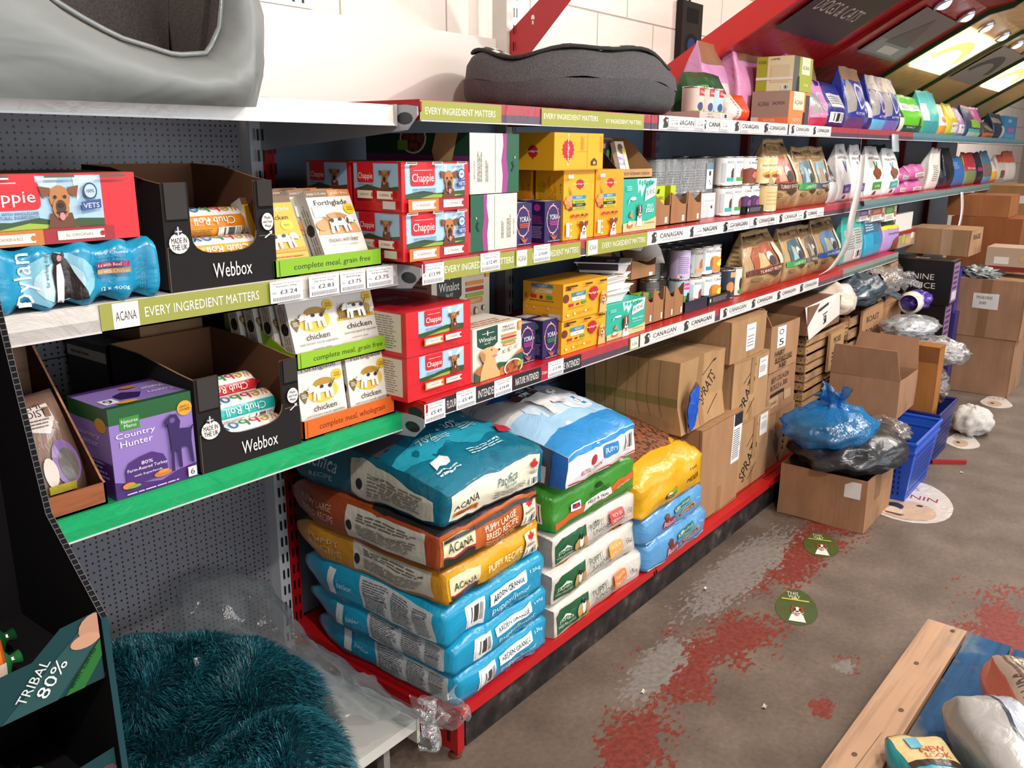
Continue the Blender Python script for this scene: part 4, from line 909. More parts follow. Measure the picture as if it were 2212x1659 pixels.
def winalot(shield='#1f4a38', hills=True):
    A = [('p', [(.08, .97), (.50, .99), (.50, .66), (.42, .60), (.3, .57), (.17, .60), (.09, .66)], shield), ('t', .29, .76, .34, .085, 'Winalot', '#f3eee2'), ('t', .29, .68, .12, .035, 'Since 1927', '#f3eee2'), ('r', .28, .83, .30, .92, '#f3eee2'), ('r', .18, .87, .42, .88, '#f3eee2'), ('t', .72, .92, .24, .045, 'MEATY', '#4a4a40'), ('t', .72, .86, .28, .05, 'CHUNKS', '#4a4a40')]
    for i, c in enumerate(('#d98a3c', '#b5342c', '#8fae3a')): A.append(('r', .57, .74-.06*i, .88, .78-.06*i, c))
    A += [('rr', .60, .55, .86, .61, .02, '#d98a3c'), ('t', .73, .58, .18, .035, 'GRAVY', CRM), ('rr', .91, .80, .985, .98, .01, '#e09a3c'), ('t', .945, .9, .05, .06, '12', CRM)]
    A += [('e', .62, .45, .025, .03, '#6a6a5c'), ('e', .62, .45, .018, .022, CRM), ('e', .74, .47, .035, .045, '#d98a3c'), ('e', .74, .47, .024, .032, CRM), ('e', .87, .49, .025, .03, '#6a6a5c'), ('e', .87, .49, .018, .022, CRM)]
    if hills: A += [('p', [(0, 0), (0, .18), (.1, .24), (.3, .2), (.5, .27), (.7, .22), (.85, .34), (1, .38), (1, 0)], '#2d5a3c'), ('p', [(.0, .2), (.12, .3), (.2, .18), (.1, .1)], '#b8683c'), ('p', [(.42, .0), (.52, .16), (.65, .18), (.6, 0)], '#c9703c'), ('p', [(.82, .32), (.95, .42), (1, .42), (1, .36)], '#c9703c')]
    A += [('p', [(.10, 0), (.12, .18), (.18, .34), (.13, .40), (.10, .50), (.14, .58), (.22, .62), (.34, .62), (.42, .56), (.50, .53), (.49, .49), (.42, .46), (.40, .40), (.44, .2), (.50, .08), (.50, 0)], '#d8ae74'), ('p', [(.13, .40), (.10, .50), (.16, .56), (.21, .48), (.20, .36)], '#b8854a'), ('e', .485, .525, .02, .02, '#2a1c16'), ('e', .33, .555, .014, .013, '#2a1c16'), ('p', [(.34, .43), (.42, .455), (.45, .43), (.40, .40)], '#c98078'),
          ('e', .78, .10, .20, .17, '#f0e8dc'), ('e', .78, .10, .175, .145, '#a85a34', 'kibble'), ('p', [(.86, .10), (.99, .12), (.99, .20), (.87, .18)], '#8fae2a')]
    return A
carton('meal_carton', 'cream and green carton with a retriever picture, beside the red twelve-tin cartons', 'carton', 1.607, 1.806, 1.37, 1.50, Z, 1.066, CRM, f=winalot(), t=[('l', .1, .1, .9, .5, 3, '#b8683c'), ('r', .0, .3, .3, .5, '#c9a080')], l=[('l', .1, .1, .9, .9, 12, '#8a8272')])
carton('meal_carton', 'cream carton with a black shield, standing behind the retriever carton', 'carton', 1.665, 1.905, 1.56, 1.64, Z, 1.205, '#d5c9b4', f=winalot('#26302c', False)+[('r', .6, .18, 1, .36, '#3c6a8c'), ('p', [(.7, .2), (.8, .3), (.9, .22), (1, .3), (1, .2)], '#2d5a3c')], l=[('l', .1, .1, .9, .95, 16, '#8a8272')], group='cream dog-picture cartons')
YO = '#2c2058'
def yora(c='#4aa06a'):
    return [('e', .5, .56, .38, .36, '#e9a0b0'), ('e', .5, .56, .345, .325, YO), ('e', .5, .93, .035, .02, '#e8c84a'), ('e', .5, .19, .035, .02, '#e8c84a'), ('e', .11, .6, .02, .03, '#e8c84a'), ('e', .89, .6, .02, .03, '#e8c84a'), ('e', .22, .8, .025, .025, '#d8643c'), ('e', .78, .8, .025, .025, '#d8643c'), ('e', .22, .34, .025, .025, '#d8643c'), ('e', .78, .34, .025, .025, '#d8643c'),
            ('t', .5, .62, .52, .13, 'YORA', '#f3eef6'), ('r', .24, .50, .76, .525, c), ('r', .22, .46, .78, .485, c), ('r', .26, .42, .74, .445, c)] + [('p', [(.45, .0+.06), (.3+.1*k, .18-.02*(k % 2)), (.32+.1*k, .19-.02*(k % 2)), (.55, .06)], '#b8644c') for k in range(5)] + [('l', .1, .02, .95, .05, 1, '#cfc6e0')]
yl = lambda c: [('l', .1, .1, .9, .4, 8, '#a99ac8'), ('l', .1, .45, .9, .66, 6, c), ('e', .5, .85, .22, .09, c)]
yt = [('r', .1, .1, .9, .9, '#a9a49c'), ('r', .3, .2, .7, .6, '#dcd8d0')]
def yo(x0, z, c, label, y0=1.38, d=.05):
    return carton('drink_carton', label, 'carton', x0, x0+.075, y0, y0+d, z, z+.108, YO, f=yora(c), l=yl(c), t=yt, group='small purple cartons')
yo(1.918, Z, '#3a8a5c', 'small purple carton with green text, rightmost of the lowest red shelf'); yo(1.829, Z, '#b03c8c', 'small purple carton standing left of the green-text purple one', 1.395)
yo(1.829, Z, '#b03c8c', 'small purple carton directly behind the left purple one', 1.455); yo(1.918, Z, '#3a8a5c', 'small purple carton directly behind the green-text purple one', 1.44)
YE = '#eba31c'
def rosette(cx, cy, r, asp, txt='Pedigree', w=None, rot=0):
    P = [(cx+r*(1+.09*(-1)**k)*math.cos(k*PI/14), cy+r*asp*(1+.09*(-1)**k)*math.sin(k*PI/14)) for k in range(28)]
    return [('p', P, '#b8202a'), ('p', [(cx-r*.3, cy-r*asp*.7), (cx+r*.3, cy-r*asp*.7), (cx+.0, cy-r*asp*1.35)], '#b8202a'), ('t', cx, cy+.0, w or r*2.6, r*asp*.42, txt, '#f8f0e4', rot)]
pj = [('r', .05, .80, .17, .93, '#8a4a2a', 'kibble'), ('e', .06, .60, .07, .12, '#6a3420'), ('r', .18, .62, .50, .73, '#2f80a8'), ('t', .36, .675, .16, .06, 'ADULT', '#f3eee2'), ('rr', .18, .50, .48, .60, .02, '#f3eee2'), ('t', .33, .55, .12, .04, 'IN JELLY', '#33302c'),
      ('r', .12, .36, .22, .44, '#b8302a'), ('e', .31, .40, .03, .03, '#5a3a20'), ('r', .40, .38, .50, .46, '#4a9a3a'), ('l', .1, .30, .5, .33, 1, '#9a6a14'), ('e', .09, .14, .025, .035, '#f0d8a0'), ('e', .24, .15, .025, .035, '#f0d8a0'), ('e', .48, .17, .025, .035, '#f0d8a0'), ('l', .28, .12, .44, .18, 2, '#b8821c'), ('l', .52, .14, .68, .2, 2, '#b8821c')] + rosette(.66, .62, .10, 1.9) + [('dog', .88, .42, .10, 'gold')] + [('r', .10+.33*k, .90, .26+.33*k, .95, '#4a3210') for k in range(3)]
pl = [('r', .2, .86, .75, .96, '#2f80a8'), ('t', .48, .91, .25, .06, 'ADULT', '#f3eee2'), ('rr', .22, .72, .74, .82, .02, '#d8cba8'), ('t', .48, .77, .2, .04, 'IN JELLY', '#33302c'), ('r', .2, .56, .35, .66, '#b8302a'), ('e', .47, .6, .04, .05, '#4a3014'), ('r', .6, .56, .75, .66, '#4a9a3a'), ('l', .18, .48, .8, .53, 1, '#7a5010'), ('r', 0, .36, 1, .365, '#b07a10'), ('e', .1, .3, .03, .04, '#e0c080'), ('e', .3, .3, .03, .04, '#e0c080'), ('e', .65, .3, .03, .04, '#e0c080'), ('r', .67, .04, .96, .18, '#cfc8bc'), ('t', .58, .12, .12, .06, 'MARS', '#4a3014'), ('r', .07, .55, .12, .68, '#9a6a14')]
carton('pouch_carton', 'yellow pouch carton with a retriever on the lowest red shelf, lower of two', 'carton', 1.995, 2.230, 1.37, 1.505, Z, Z+.098, YE, f=pj, l=pl, group='yellow pouch cartons')
carton('pouch_carton', 'yellow pouch carton with a retriever on the lowest red shelf, upper of two', 'carton', 1.992, 2.224, 1.365, 1.505, Z+.099, Z+.203, YE, f=pj, l=pl, t=[('e', .9, .3, .05, .1, '#a9a090')], group='yellow pouch cartons')
TQ = '#2fae96'
def burns(wide=1):
    return [('p', [(.40, 1), (.44, .72), (.50, .80), (.55, .64), (.62, .78), (.66, .9), (.8, .95), (1, .9), (1, 1)], '#b8ded2')] + [('e', .48+.08*k, .93-.02*(k % 2), .03, .05, TQ) for k in range(6)] + \
           [('p', [(.63, .56), (.95, .66), (.98, .93), (.66, .80)], '#e9efe8'), ('t', .805, .735, .26, .11, 'BURNS', '#4a5450', .14), ('t', .80, .47, .2, .06, 'WILD', '#eef6f0') if wide < 1 else ('t', .79, .44, .30, .055, 'WILD FISH', '#eef6f0')] + \
           ([('t', .80, .385, .22, .085, 'FISH', '#eef6f0')] if wide < 1 else []) + [('l', .66, .33, .93, .36, 1, '#cfe6dc'), ('p', [(0, 0), (0, .16), (.3, .20), (.7, .17), (1, .24), (1, 0)], '#dcc08c'), ('t', .80, .13, .30, .03, 'WITH LAMB & BROWN RICE', '#5a4a30'), ('e', .27, .63, .09, .035, '#e6ecea'), ('p', [(.18, .60), (.12, .52), (.16, .64)], '#c9d6d2'), ('e', .19, .12, .085, .06, '#c9683c'), ('e', .19, .165, .06, .045, '#e9dcc4'), ('p', [(.16, .30), (.24, .42), (.26, .28), (.3, .24)], '#c98a5c'), ('l', .06, .78, .22, .88, 3, '#b0dccf'), ('dog', .46, .36, .115, 'collie')]
carton('meal_carton', 'turquoise carton with a collie picture on the lowest red shelf', 'carton', 2.237, 2.472, 1.372, 1.52, Z, Z+.108, TQ, f=burns(), group='turquoise collie cartons')
# white plastic meal trays stacked on it
def mtray(x, y, z, yaw, label, dark=False):
    w, d, h = .135, .17, .034; B = Builder('paper')
    q0 = [(-w*.42, -d*.42, 0), (w*.42, -d*.42, 0), (w*.42, d*.42, 0), (-w*.42, d*.42, 0)]; q1 = [(-w/2, -d/2, h), (w/2, -d/2, h), (w/2, d/2, h), (-w/2, d/2, h)]
    q2 = [(-w/2-.004, -d/2-.004, h), (w/2+.004, -d/2-.004, h), (w/2+.004, d/2+.004, h), (-w/2-.004, d/2+.004, h)]; q3 = [(a, b, h-.003) for a, b, c in q2]
    B.poly(q0[::-1], '#ebe8e2')
    for i in range(4):
        j = (i+1) % 4; B.poly([q0[i], q0[j], q1[j], q1[i]], '#f0ede8'); B.poly([q3[i], q3[j], q2[j], q2[i]], '#f5f2ee'); B.poly([q1[i], q1[j], q3[j], q3[i]], '#f0ede8')
    B.poly(q2, '#f2efe9'); o = B.build('meal_tray', bevel=.003); tag(o, label, 'meal tray', 'white plastic meal trays with sleeves'); place(o, (x, y, z), yaw)
    B = Builder('paper'); B.box(-w*.52, w*.52, -d*.30, d*.44, h*.3, h+.0035, '#2a2430' if dark else '#c9bfb4'); B.face('t').draw([('r', .15, .15, .85, .85, '#4a3226' if dark else '#9a6a4c'), ('b', .1, .1, .35, .3)]); B.build('sleeve', o)
    return o
k = 0
for (x, y, ya, nz, dk) in ((2.295, 1.46, -.05, 2, False), (2.405, 1.50, .25, 3, True)):
    for i in range(nz):
        k += 1
        mtray(x+.006*i*(-1)**i, y, Z+.110+.0385*i, ya+.12*i, ['white meal tray, lower of the left pair on the turquoise carton', 'white meal tray, upper of the left pair on the turquoise carton', 'white meal tray at the bottom of the right stack on the turquoise carton', 'white meal tray in the middle of the right stack on the turquoise carton', 'white meal tray with dark sleeve on top of the right stack'][k-1], dk and i == 2)
def scallop(name, label, x0, x1, y0, y1, z0, h, n=2, c='#a07350', hb=None, stick=True, group='brown scalloped display trays'):
    w, d = x1-x0, y1-y0; hb = hb or h*1.25; o = empty(name, ((x0+x1)/2, (y0+y1)/2, z0), label, 'display tray', group)
    B = Builder('card'); B.box(-w/2, w/2, -d/2, d/2, 0, .003, c); B.box(-w/2, w/2, d/2-.003, d/2, 0, hb, c); B.build('tray_base', o)
    B = Builder('card'); N = 16*n
    for i in range(N):
        u0, u1 = i/N, (i+1)/N; f_ = lambda u: h*(.62+.38*(.5+.5*math.cos(PI*min(1, (u*n-int(u*n-1e-6))*1.25))))
        a, b = -w/2+w*u0, -w/2+w*u1
        B.poly([(a, -d/2, 0), (b, -d/2, 0), (b, -d/2, f_(u1)), (a, -d/2, f_(u0))], c); B.poly([(b, -d/2+.003, 0), (a, -d/2+.003, 0), (a, -d/2+.003, f_(u0)), (b, -d/2+.003, f_(u1))], c)
        B.poly([(a, -d/2, f_(u0)), (b, -d/2, f_(u1)), (b, -d/2+.003, f_(u1)), (a, -d/2+.003, f_(u0))], '#c0997a')
    if stick: Face(B, (-w/2, -d/2, 0), (w, 0, 0), (0, 0, h), .0004).draw([('r', (i+.72)/n, .08, (i+.86)/n, .26, '#e6e2dc') for i in range(n)]+[('r', (i+1)/n-.004, 0, (i+1)/n+.004, .6, '#6d4a30') for i in range(n-1)])
    B.build('front_panel', o)
    for s in (-1, 1):
        B = Builder('card'); X = s*w/2; M_ = 8; P = [(-d/2, 0), (d/2, 0), (d/2, hb)] + [(d/2-d*i/M_, hb*(1-.55*math.sin(PI*i/M_)**.8)*(1-(1-h/hb)*i/M_)) for i in range(1, M_)] + [(-d/2, h)]
        out = [(X, a, b) for a, b in P]; inn = [(X-s*.003, a, b) for a, b in P]; B.poly(out[::-1] if s < 0 else out, c); B.poly(inn if s < 0 else inn[::-1], '#8a6446')
        for i in range(len(P)): B.poly([out[i], out[(i+1) % len(P)], inn[(i+1) % len(P)], inn[i]], '#c0997a')
        B.build('side_wall', o)
    return o
scallop('scalloped_tray', 'brown scalloped tray on the lowest shelf beside the turquoise carton', 2.505, 2.655, 1.40, 1.58, Z, .118)
scallop('scalloped_tray', 'brown scalloped tray on the lowest shelf beside the dark tin tray', 2.66, 2.80, 1.40, 1.58, Z, .118)
carton('treat_carton', 'lime green packet inside the left brown scalloped tray', 'packet', 2.53, 2.60, 1.43, 1.46, Z+.004, Z+.10, '#7ab83a', f=[('e', .5, .5, .3, .3, '#d8e07a')]); carton('treat_carton', 'yellow-green packet inside the right brown scalloped tray', 'packet', 2.68, 2.75, 1.43, 1.46, Z+.004, Z+.085, '#d8d03a')
scallop('scalloped_tray', 'brown scalloped tray resting on top of the two lower scalloped trays', 2.49, 2.66, 1.44, 1.62, Z+.150, .065, 1)
B = Builder('paper'); B.grid(10, 2, lambda u, v: (.17*(u-.5), .16*v-.08, .055*math.sin(u*PI*.9+.5)-.02*(u > .8)*(u-.8)*5), '#ece8e4'); B.polys([Vector((.17*(.45-.5)+x*.03, .02+y*.05-.06, .0575)) for x, y in text_polys('a')[0]], text_polys('a')[1], '#2a2624')
tag(B.build('curled_paper', smooth=True, thick=.0006), 'curled white paper lying over the top scalloped tray', 'paper').location = (2.60, 1.50, Z+.222)
def dtray(x0, x1, y0, y1, z0, h, c, label, name='tin_tray', txt=None):
    w, d = x1-x0, y1-y0; o = empty(name, ((x0+x1)/2, (y0+y1)/2, z0), label, 'tray', 'shallow trays of tins')
    B = Builder('paper'); B.box(-w/2, w/2, -d/2, d/2, 0, .003, c); B.build('tray_base', o)
    for i, (a, b, e, g) in enumerate(((-w/2, w/2, -d/2, -d/2+.003), (-w/2, w/2, d/2-.003, d/2), (-w/2, -w/2+.003, -d/2, d/2), (w/2-.003, w/2, -d/2, d/2))):
        B = Builder('paper'); B.box(a, b, e, g, .003, h, c)
        if i == 0 and txt: B.face('f').draw(txt)
        B.build('tray_wall', o)
    return o
wr = [('e', .1, .5, .03, .25, '#d8d4d0'), ('l', .2, .2, .9, .8, 4, '#8a8886')]
def canart(c1, c2, dogc, name='', up=.62, lo=.14):
    A = [('t', .5, .83, .26, .09, name, '#5a5652')] if name else []
    A += [('r', .38, lo, .64, lo+.14, c1), ('p', [(.46, .28), (.46, .5), (.50, .62), (.56, .6), (.54, .48), (.58, .28)], dogc), ('r', .30, .12, .36, .8, '#c9d2d4'), ('r', .66, .12, .72, .8, '#b9c6c9')]
    return A
dtray(2.812, 3.00, 1.40, 1.60, Z, .040, '#1c2338', 'navy tin tray on the lowest red shelf'); dtray(3.005, 3.20, 1.40, 1.62, Z, .035, '#1d1c1d', 'black tin tray right of the navy one', txt=wr)
pur = [('r', .0, 0, 1, 1, '#cdb9dc'), ('l', .3, .2, .5, .8, 9, '#8d78a4'), ('r', .55, 0, .75, 1, '#4d8a34'), ('e', .6, .9, .06, .08, '#d8348c'), ('dog', .64, .4, .05, 'bc'), ('b', .3, .05, .38, .14)]
euk = [('r', 0, 0, 1, .5, '#5a9a3c'), ('r', 0, .5, 1, 1, '#a9cfe4'), ('r', .36, .72, .62, .95, '#d8348c'), ('t', .49, .83, .22, .09, 'EUKANUBA', '#f6eef2'), ('p', [(.44, 0), (.45, .35), (.48, .6), (.55, .58), (.56, .3), (.58, 0)], '#1f1d1e')]
ag1 = canart('#c8442c', '#c8442c', '#8a4a2a', 'ARDEN GRANGE'); ag2 = canart('#2d86b8', '', '#a4683c', 'ARDEN'); ag3 = canart('#e8a24a', '', '#b0703c', 'GRANGE'); agt = canart('#3aa89a', '', '#4a3a30', 'ARDEN'); agg = canart('#4a9a3c', '', '#8a4a2a', 'ARDEN GRANGE')
cng = lambda c: [('r', 0, 0, 1, .55, c), ('p', [(k*.1, .55) if k % 2 else (k*.1, .62) for k in range(11)]+[(1, .5), (0, .5)], c), ('t', .5, .8, .26, .09, 'CANAGAN', '#4a4644'), ('p', [(.42, .3), (.45, .45), (.55, .48), (.6, .35), (.56, .25), (.46, .22)], scl_hex(c)), ('p', [(.47, .88), (.5, .98), (.54, .9)], '#4a4644')]
def scl_hex(c):
    v = [min(255, int(int(c[i:i+2], 16)*1.5)+20) for i in (1, 3, 5)]; return '#%02x%02x%02x' % tuple(v)
ntd = [('r', 0, 0, 1, 1, '#e8cf94'), ('r', .3, .55, .7, .8, '#f0ddb0'), ('t', .5, .68, .3, .08, 'NATURES', '#5a4024'), ('e', .5, .32, .14, .14, '#c8a02c'), ('e', .48, .28, .09, .07, '#8a3c24'), ('e', .56, .38, .06, .06, '#e8e0a0')]
i3 = 0
ORD = ('first', 'second', 'third', 'fourth', 'fifth', 'sixth', 'seventh', 'eighth', 'ninth', 'tenth', 'eleventh', 'twelfth')
low = [(2.862, '#f2efe8', euk, 'green and sky tin with a black dog, lower row of the lowest shelf'), (2.962, '#f3f1ed', ag1, 'white tin with a red band, lower row of the lowest shelf'), (3.052, '#f3f1ed', ag2, 'white tin with a blue band, lower row of the lowest shelf')]
for x, b, a, l in low: can('tin', l, x, 1.452, Z+.004, body=b, art=a)
up = [(2.862, '#cdb9dc', pur, 'lilac tin stacked on the black-dog tin'), (2.958, '#b9b5b0', ag3, 'grey and orange tin, upper row of the lowest shelf'), (3.045, '#f3f1ed', ag2, 'white tin with a blue band, upper row of the lowest shelf'), (3.115, '#f3f1ed', cng('#e0902c'), 'white tin with an orange lower half, upper row of the lowest shelf')]
for x, b, a, l in up: can('tin', l, x, 1.452, Z+.114, body=b, art=a)
can('tin', 'white tin with an orange half under the upper row', 3.13, 1.452, Z+.004, body='#f3f1ed', art=cng('#e0902c'))
for j, y in enumerate((1.54, 1.625)):
    for i, x in enumerate((2.80, 2.89, 2.98, 3.07, 3.16)):
        for kz in range(2):
            can('tin', '%s tin with a dark wrap, %s column of the %s row behind the front tins' % (('lower', 'upper')[kz], ORD[i], ('second', 'third')[j]), x, y, Z+.001+.11*kz, body='#6d6a68', art=[('l', .3, .2, .7, .8, 7, '#8d8a86')], group='dark tins at the back of the lowest shelf')
can('tin', 'dark blue picture tin in front of the brown pet bags', 3.235, 1.44, Z, h=.115, body='#2c3346', art=[('e', .42, .4, .08, .2, '#c98a4c'), ('r', .5, .55, .66, .75, '#2d86b8'), ('r', .4, .75, .7, .95, '#caa27a')]); can('tin', 'cream tin beside the dark blue picture tin', 3.325, 1.45, Z, h=.115, body='#e6dfce', art=[('e', .5, .4, .05, .25, '#2a2624'), ('e', .5, .12, .08, .1, '#3f8a36')])
dtray(3.21, 3.30, 1.40, 1.48, Z, .02, '#1d1c1d', 'small black tray below the dark blue picture tin') if 0 else None
# kraft bags
KR = '#b39468'
def natural(c, name, pic='#7a4a34', pic2='#c98a5c'):
    return [('p', [(.02, .96), (.98, .99), (.98, .80), (.02, .74)], '#8a6a48'), ('r', .12, .82, .62, .93, '#a98a60'), ('t', .37, .875, .42, .06, 'NATURAL', '#4a3420'), ('p', [(.2, .38), (.16, .60), (.25, .74), (.7, .78), (.82, .6), (.78, .38)], pic), ('p', [(.3, .40), (.35, .66), (.5, .62), (.55, .42)], pic2), ('e', .62, .55, .09, .08, '#dcd6ce'), ('e', .66, .48, .1, .08, '#4a4a4c'),
            ('r', .04, .29, .96, .385, c), ('t', .60, .337, .6, .05, name, '#f0e8dc'), ('p', [(.45, .28), (.95, .28), (.72, .20)], '#4a3626'), ('e', .25, .22, .13, .035, '#8a6c46'), ('l', .1, .04, .62, .17, 6, '#7a5c38'), ('l', .68, .04, .94, .17, 5, '#7a5c38'), ('r', .03, .185, .97, .19, '#6d4f30'), ('r', .82, .4, .93, .78, '#e0d4bc')]
for i, (px0, px1, py, z1, c, nm, p1, p2, lb) in enumerate(((1608, 1688, 640, 1.175, '#6a3228', 'TURKEY RECIPE', '#a85a3c', '#e0b080', 'brown kraft pet bag with a maroon band and fiery picture, lowest shelf'), (1694, 1737, 620, 1.165, '#3a9a4c', 'LAMB RECIPE', '#4c6a74', '#a9b8b4', 'brown kraft bag with a green band, lowest shelf'), (1737, 1763, 605, 1.16, '#55504c', 'WILD RECIPE', '#6a6058', '#a89888', 'brown kraft bag with a grey band, lowest shelf'), (1763, 1810, 598, 1.175, '#2a5ab0', 'SARDINE', '#6a8ab0', '#c9c4a8', 'brown kraft bag with a blue band, lowest shelf'))):
    pouch('pet_food_bag', lb, 'bag', xs(px0, py, 1.40), xs(px1, py, 1.40), 1.45, Z, z1, KR, d=.11, f=natural(c, nm, p1, p2), l=[('l', .2, .2, .8, .8, 8, '#7a5c38')], top='twist' if i == 0 else 'flat', lean=.15, group='kraft pet food bags')
pouch('pet_food_bag', 'turquoise bag showing its grey printed back, lowest shelf', 'bag', xs(1815, 575, 1.4), xs(1861, 565, 1.4), 1.43, Z, 1.172, '#3fb0a4', d=.07, lean=-.05, f=[('r', .12, .05, .9, .72, '#b9bdb8'), ('l', .16, .3, .5, .7, 8, '#7d827e'), ('l', .54, .4, .86, .7, 6, '#7d827e'), ('b', .5, .08, .84, .28)])
pouch('pet_food_bag', 'sky blue and turquoise bag next to the grey-backed bag', 'bag', xs(1864, 570, 1.4), xs(1900, 555, 1.4), 1.44, Z, 1.15, '#2a9cc0', d=.09, f=[('r', 0, .6, 1, 1, '#3a6a84'), ('r', .5, .3, 1, .6, '#1f86ac'), ('l', .1, .65, .6, .9, 4, '#cfe0e4')], l=[('r', .1, .3, .9, .8, '#c9d6da')])
pouch('pet_food_bag', 'lilac and dark green bag with yellow band, lowest shelf', 'bag', xs(1903, 560, 1.4), xs(1939, 548, 1.4), 1.44, Z, 1.165, '#b294cc', d=.09, lean=.05, f=[('r', 0, .60, 1, 1, '#1e3c28'), ('r', 0, .55, 1, .64, '#e6d42a'), ('t', .6, .80, .5, .12, 'nig', '#d8dc3a'), ('t', .55, .44, .6, .07, 'complete', '#4a2c5c'), ('p', [(.5, 0), (.55, .25), (.8, .35), (.95, .2), (.9, 0)], '#8a4a2c')])
carton('open_carton', 'white open-topped carton at the right end of the lowest red shelf', 'carton', xs(1937, 545, 1.4), xs(1972, 545, 1.4), 1.40, 1.55, Z, 1.03, '#a98a78', f=[('r', 0, .75, 1, 1, '#8a2a2c'), ('e', .3, .5, .1, .3, '#9ab84a'), ('e', .6, .35, .2, .25, '#caa27a'), ('e', .8, .6, .1, .2, '#e0d4c4')])
carton('white_box', 'plain white box standing on the open-topped carton', 'box', xs(1938, 480, 1.4), xs(1974, 480, 1.4), 1.41, 1.46, 1.031, 1.135, '#ded8d0', l=[('r', .9, 0, 1, 1, '#8a8680')])
carton('pouch_carton', 'orange-edged white carton lying above the lilac bag', 'carton', xs(1876, 470, 1.4), xs(1903, 470, 1.4), 1.41, 1.5, 1.168, 1.168+.075, '#ebe6dc', f=[('r', 0, .55, .7, 1, '#d8643c'), ('l', .1, .1, .6, .45, 4, '#6a6660'), ('e', .85, .5, .1, .3, '#b8683c')]) if 0 else None
# ================================================================ middle red shelf (top 1.255)
Z = 1.256
c6f = [('r', .05, .26, .93, .96, '#a9cbe4'), ('p', [(.65, .6), (.60, .96), (.66, .96)], '#c9dff0'), ('p', [(.65, .6), (.8, .96), (.86, .96)], '#c9dff0'), ('p', [(.05, .26), (.05, .36), (.3, .42), (.5, .36), (.93, .40), (.93, .26)], '#34502a'), ('p', [(.25, .27), (.45, .34), (.9, .31), (.7, .26)], '#8fae3a'),
       ('rr', .12, .52, .47, .92, .035, RC), ('r', .12, .85, .47, 1, RC), ('t', .295, .66, .31, .22, 'Chappie', '#fbf7f2'), ('r', .16, .83, .43, .84, '#f3dada'), ('t', .31, .45, .33, .04, 'MADE WITH WHOLESOME', '#2f3c66'), ('t', .31, .40, .33, .04, '& NATURAL INGREDIENTS', '#2f3c66'),
       ('dog', .67, .58, .135, 'aire'), ('e', .85, .74, .055, .115, '#35406e'), ('e', .85, .74, .043, .09, '#b5cfe6'), ('t', .85, .74, .05, .05, '100%', '#35406e'), ('p', [(.79, .46), (.91, .49), (.91, .63), (.79, .60)], '#35508e'), ('t', .85, .545, .10, .08, 'VETS', '#f3f3f3', .05),
       ('r', .05, 0, .49, .26, '#d2762c'), ('r', .49, 0, .93, .26, '#a81c28')] + tagart(.10, .05, .44, .22, '4x CHICKEN & RICE', '#c8752c') + tagart(.55, .06, .86, .22, '2x ORIGINAL') + [('r', .0+.37*k+.02, .95, .0+.37*k+.17, 1, '#f2e6e0') for k in range(3)] + [('r', .37*k+.03, .97, .37*k+.16, .995, '#5c5646') for k in range(3)]
c6l = [('r', .02, .44, .94, .97, '#9dc0da'), ('p', [(.02, .44), (.3, .54), (.6, .47), (.94, .52), (.94, .44)], '#34502a'), ('rr', .10, .58, .44, .94, .03, RC), ('r', .1, .9, .44, .97, RC), ('t', .27, .70, .30, .16, 'Chappie', '#fbf7f2'), ('t', .28, .54, .3, .03, 'MADE WITH WHOLESOME', '#2f3c66'), ('dog', .68, .69, .12, 'aire')] + tagart(.12, .26, .44, .42, 'CHICKEN & RICE', '#c8752c') + tagart(.54, .26, .86, .42, '2x ORIGINAL') + [('t', .22, .12, .3, .1, '6 x 412g', '#8a0c14'), ('r', .66, .06, .92, .22, '#d8cfc8')]
def chap6(x0, y0, z, label):
    return carton('tin_multipack', label, 'carton', x0, x0+.222, y0, y0+.152, z, z+.1065, RC, f=c6f, l=c6l, t=[('r', 0, 0, 1, 1, '#a83a3a'), ('e', .2, .2, .14, .2, '#8a8478'), ('e', .55, .2, .14, .2, '#8a8478'), ('e', .85, .2, .12, .2, '#8a8478')], group='red six-tin cartons')
chap6(1.372, 1.368, Z, 'red six-tin carton on the middle red shelf, front of the lower layer'); chap6(1.370, 1.366, Z+.1075, 'red six-tin carton on the middle red shelf, front of the upper layer')
chap6(1.371, 1.530, Z, 'red six-tin carton at the back of the lower layer, middle red shelf'); chap6(1.371, 1.530, Z+.1075, 'red six-tin carton at the back of the upper layer, middle red shelf')
GD, MG, IV = '#1f5a40', '#a03c86', '#ddd9cb'
def barth(flip):
    a = [('r', .72, 0, 1, 1, GD), ('p', [(.64, 0), (.66, .3), (.63, .55), (.67, .8), (.66, 1), (.74, 1), (.73, .6), (.77, .3), (.74, 0)], MG), ('r', .50, .02, .505, .98, '#3a3a34'), ('lv', .14, .2, .24, .7, 3, '#8a8878'), ('lv', .30, .2, .36, .6, 2, '#8a8878'), ('t', .08, .4, .22, .03, 'BARTHOLOMEW', '#33322c', PI/2), ('p', [(.85, .35), (.9, .45), (.86, .55), (.84, .5), (.87, .45), (.83, .38)], '#123a26'), ('e', .90, .60, .012, .02, '#d8c8a0')]
    if flip:
        b = []
        for o in a:
            if o[0] in 'r': b.append(('r', 1-o[3], o[2], 1-o[1], o[4], o[5]))
            elif o[0] == 'p': b.append(('p', [(1-x, y) for x, y in o[1]][::-1], o[2]))
            elif o[0] == 'lv': b.append(('lv', 1-o[3], o[2], 1-o[1], o[4], o[5], o[6]))
            elif o[0] == 'e': b.append(('e', 1-o[1],)+o[2:])
            elif o[0] == 't': b.append(('t', 1-o[1],)+o[2:])
        return b
    return a
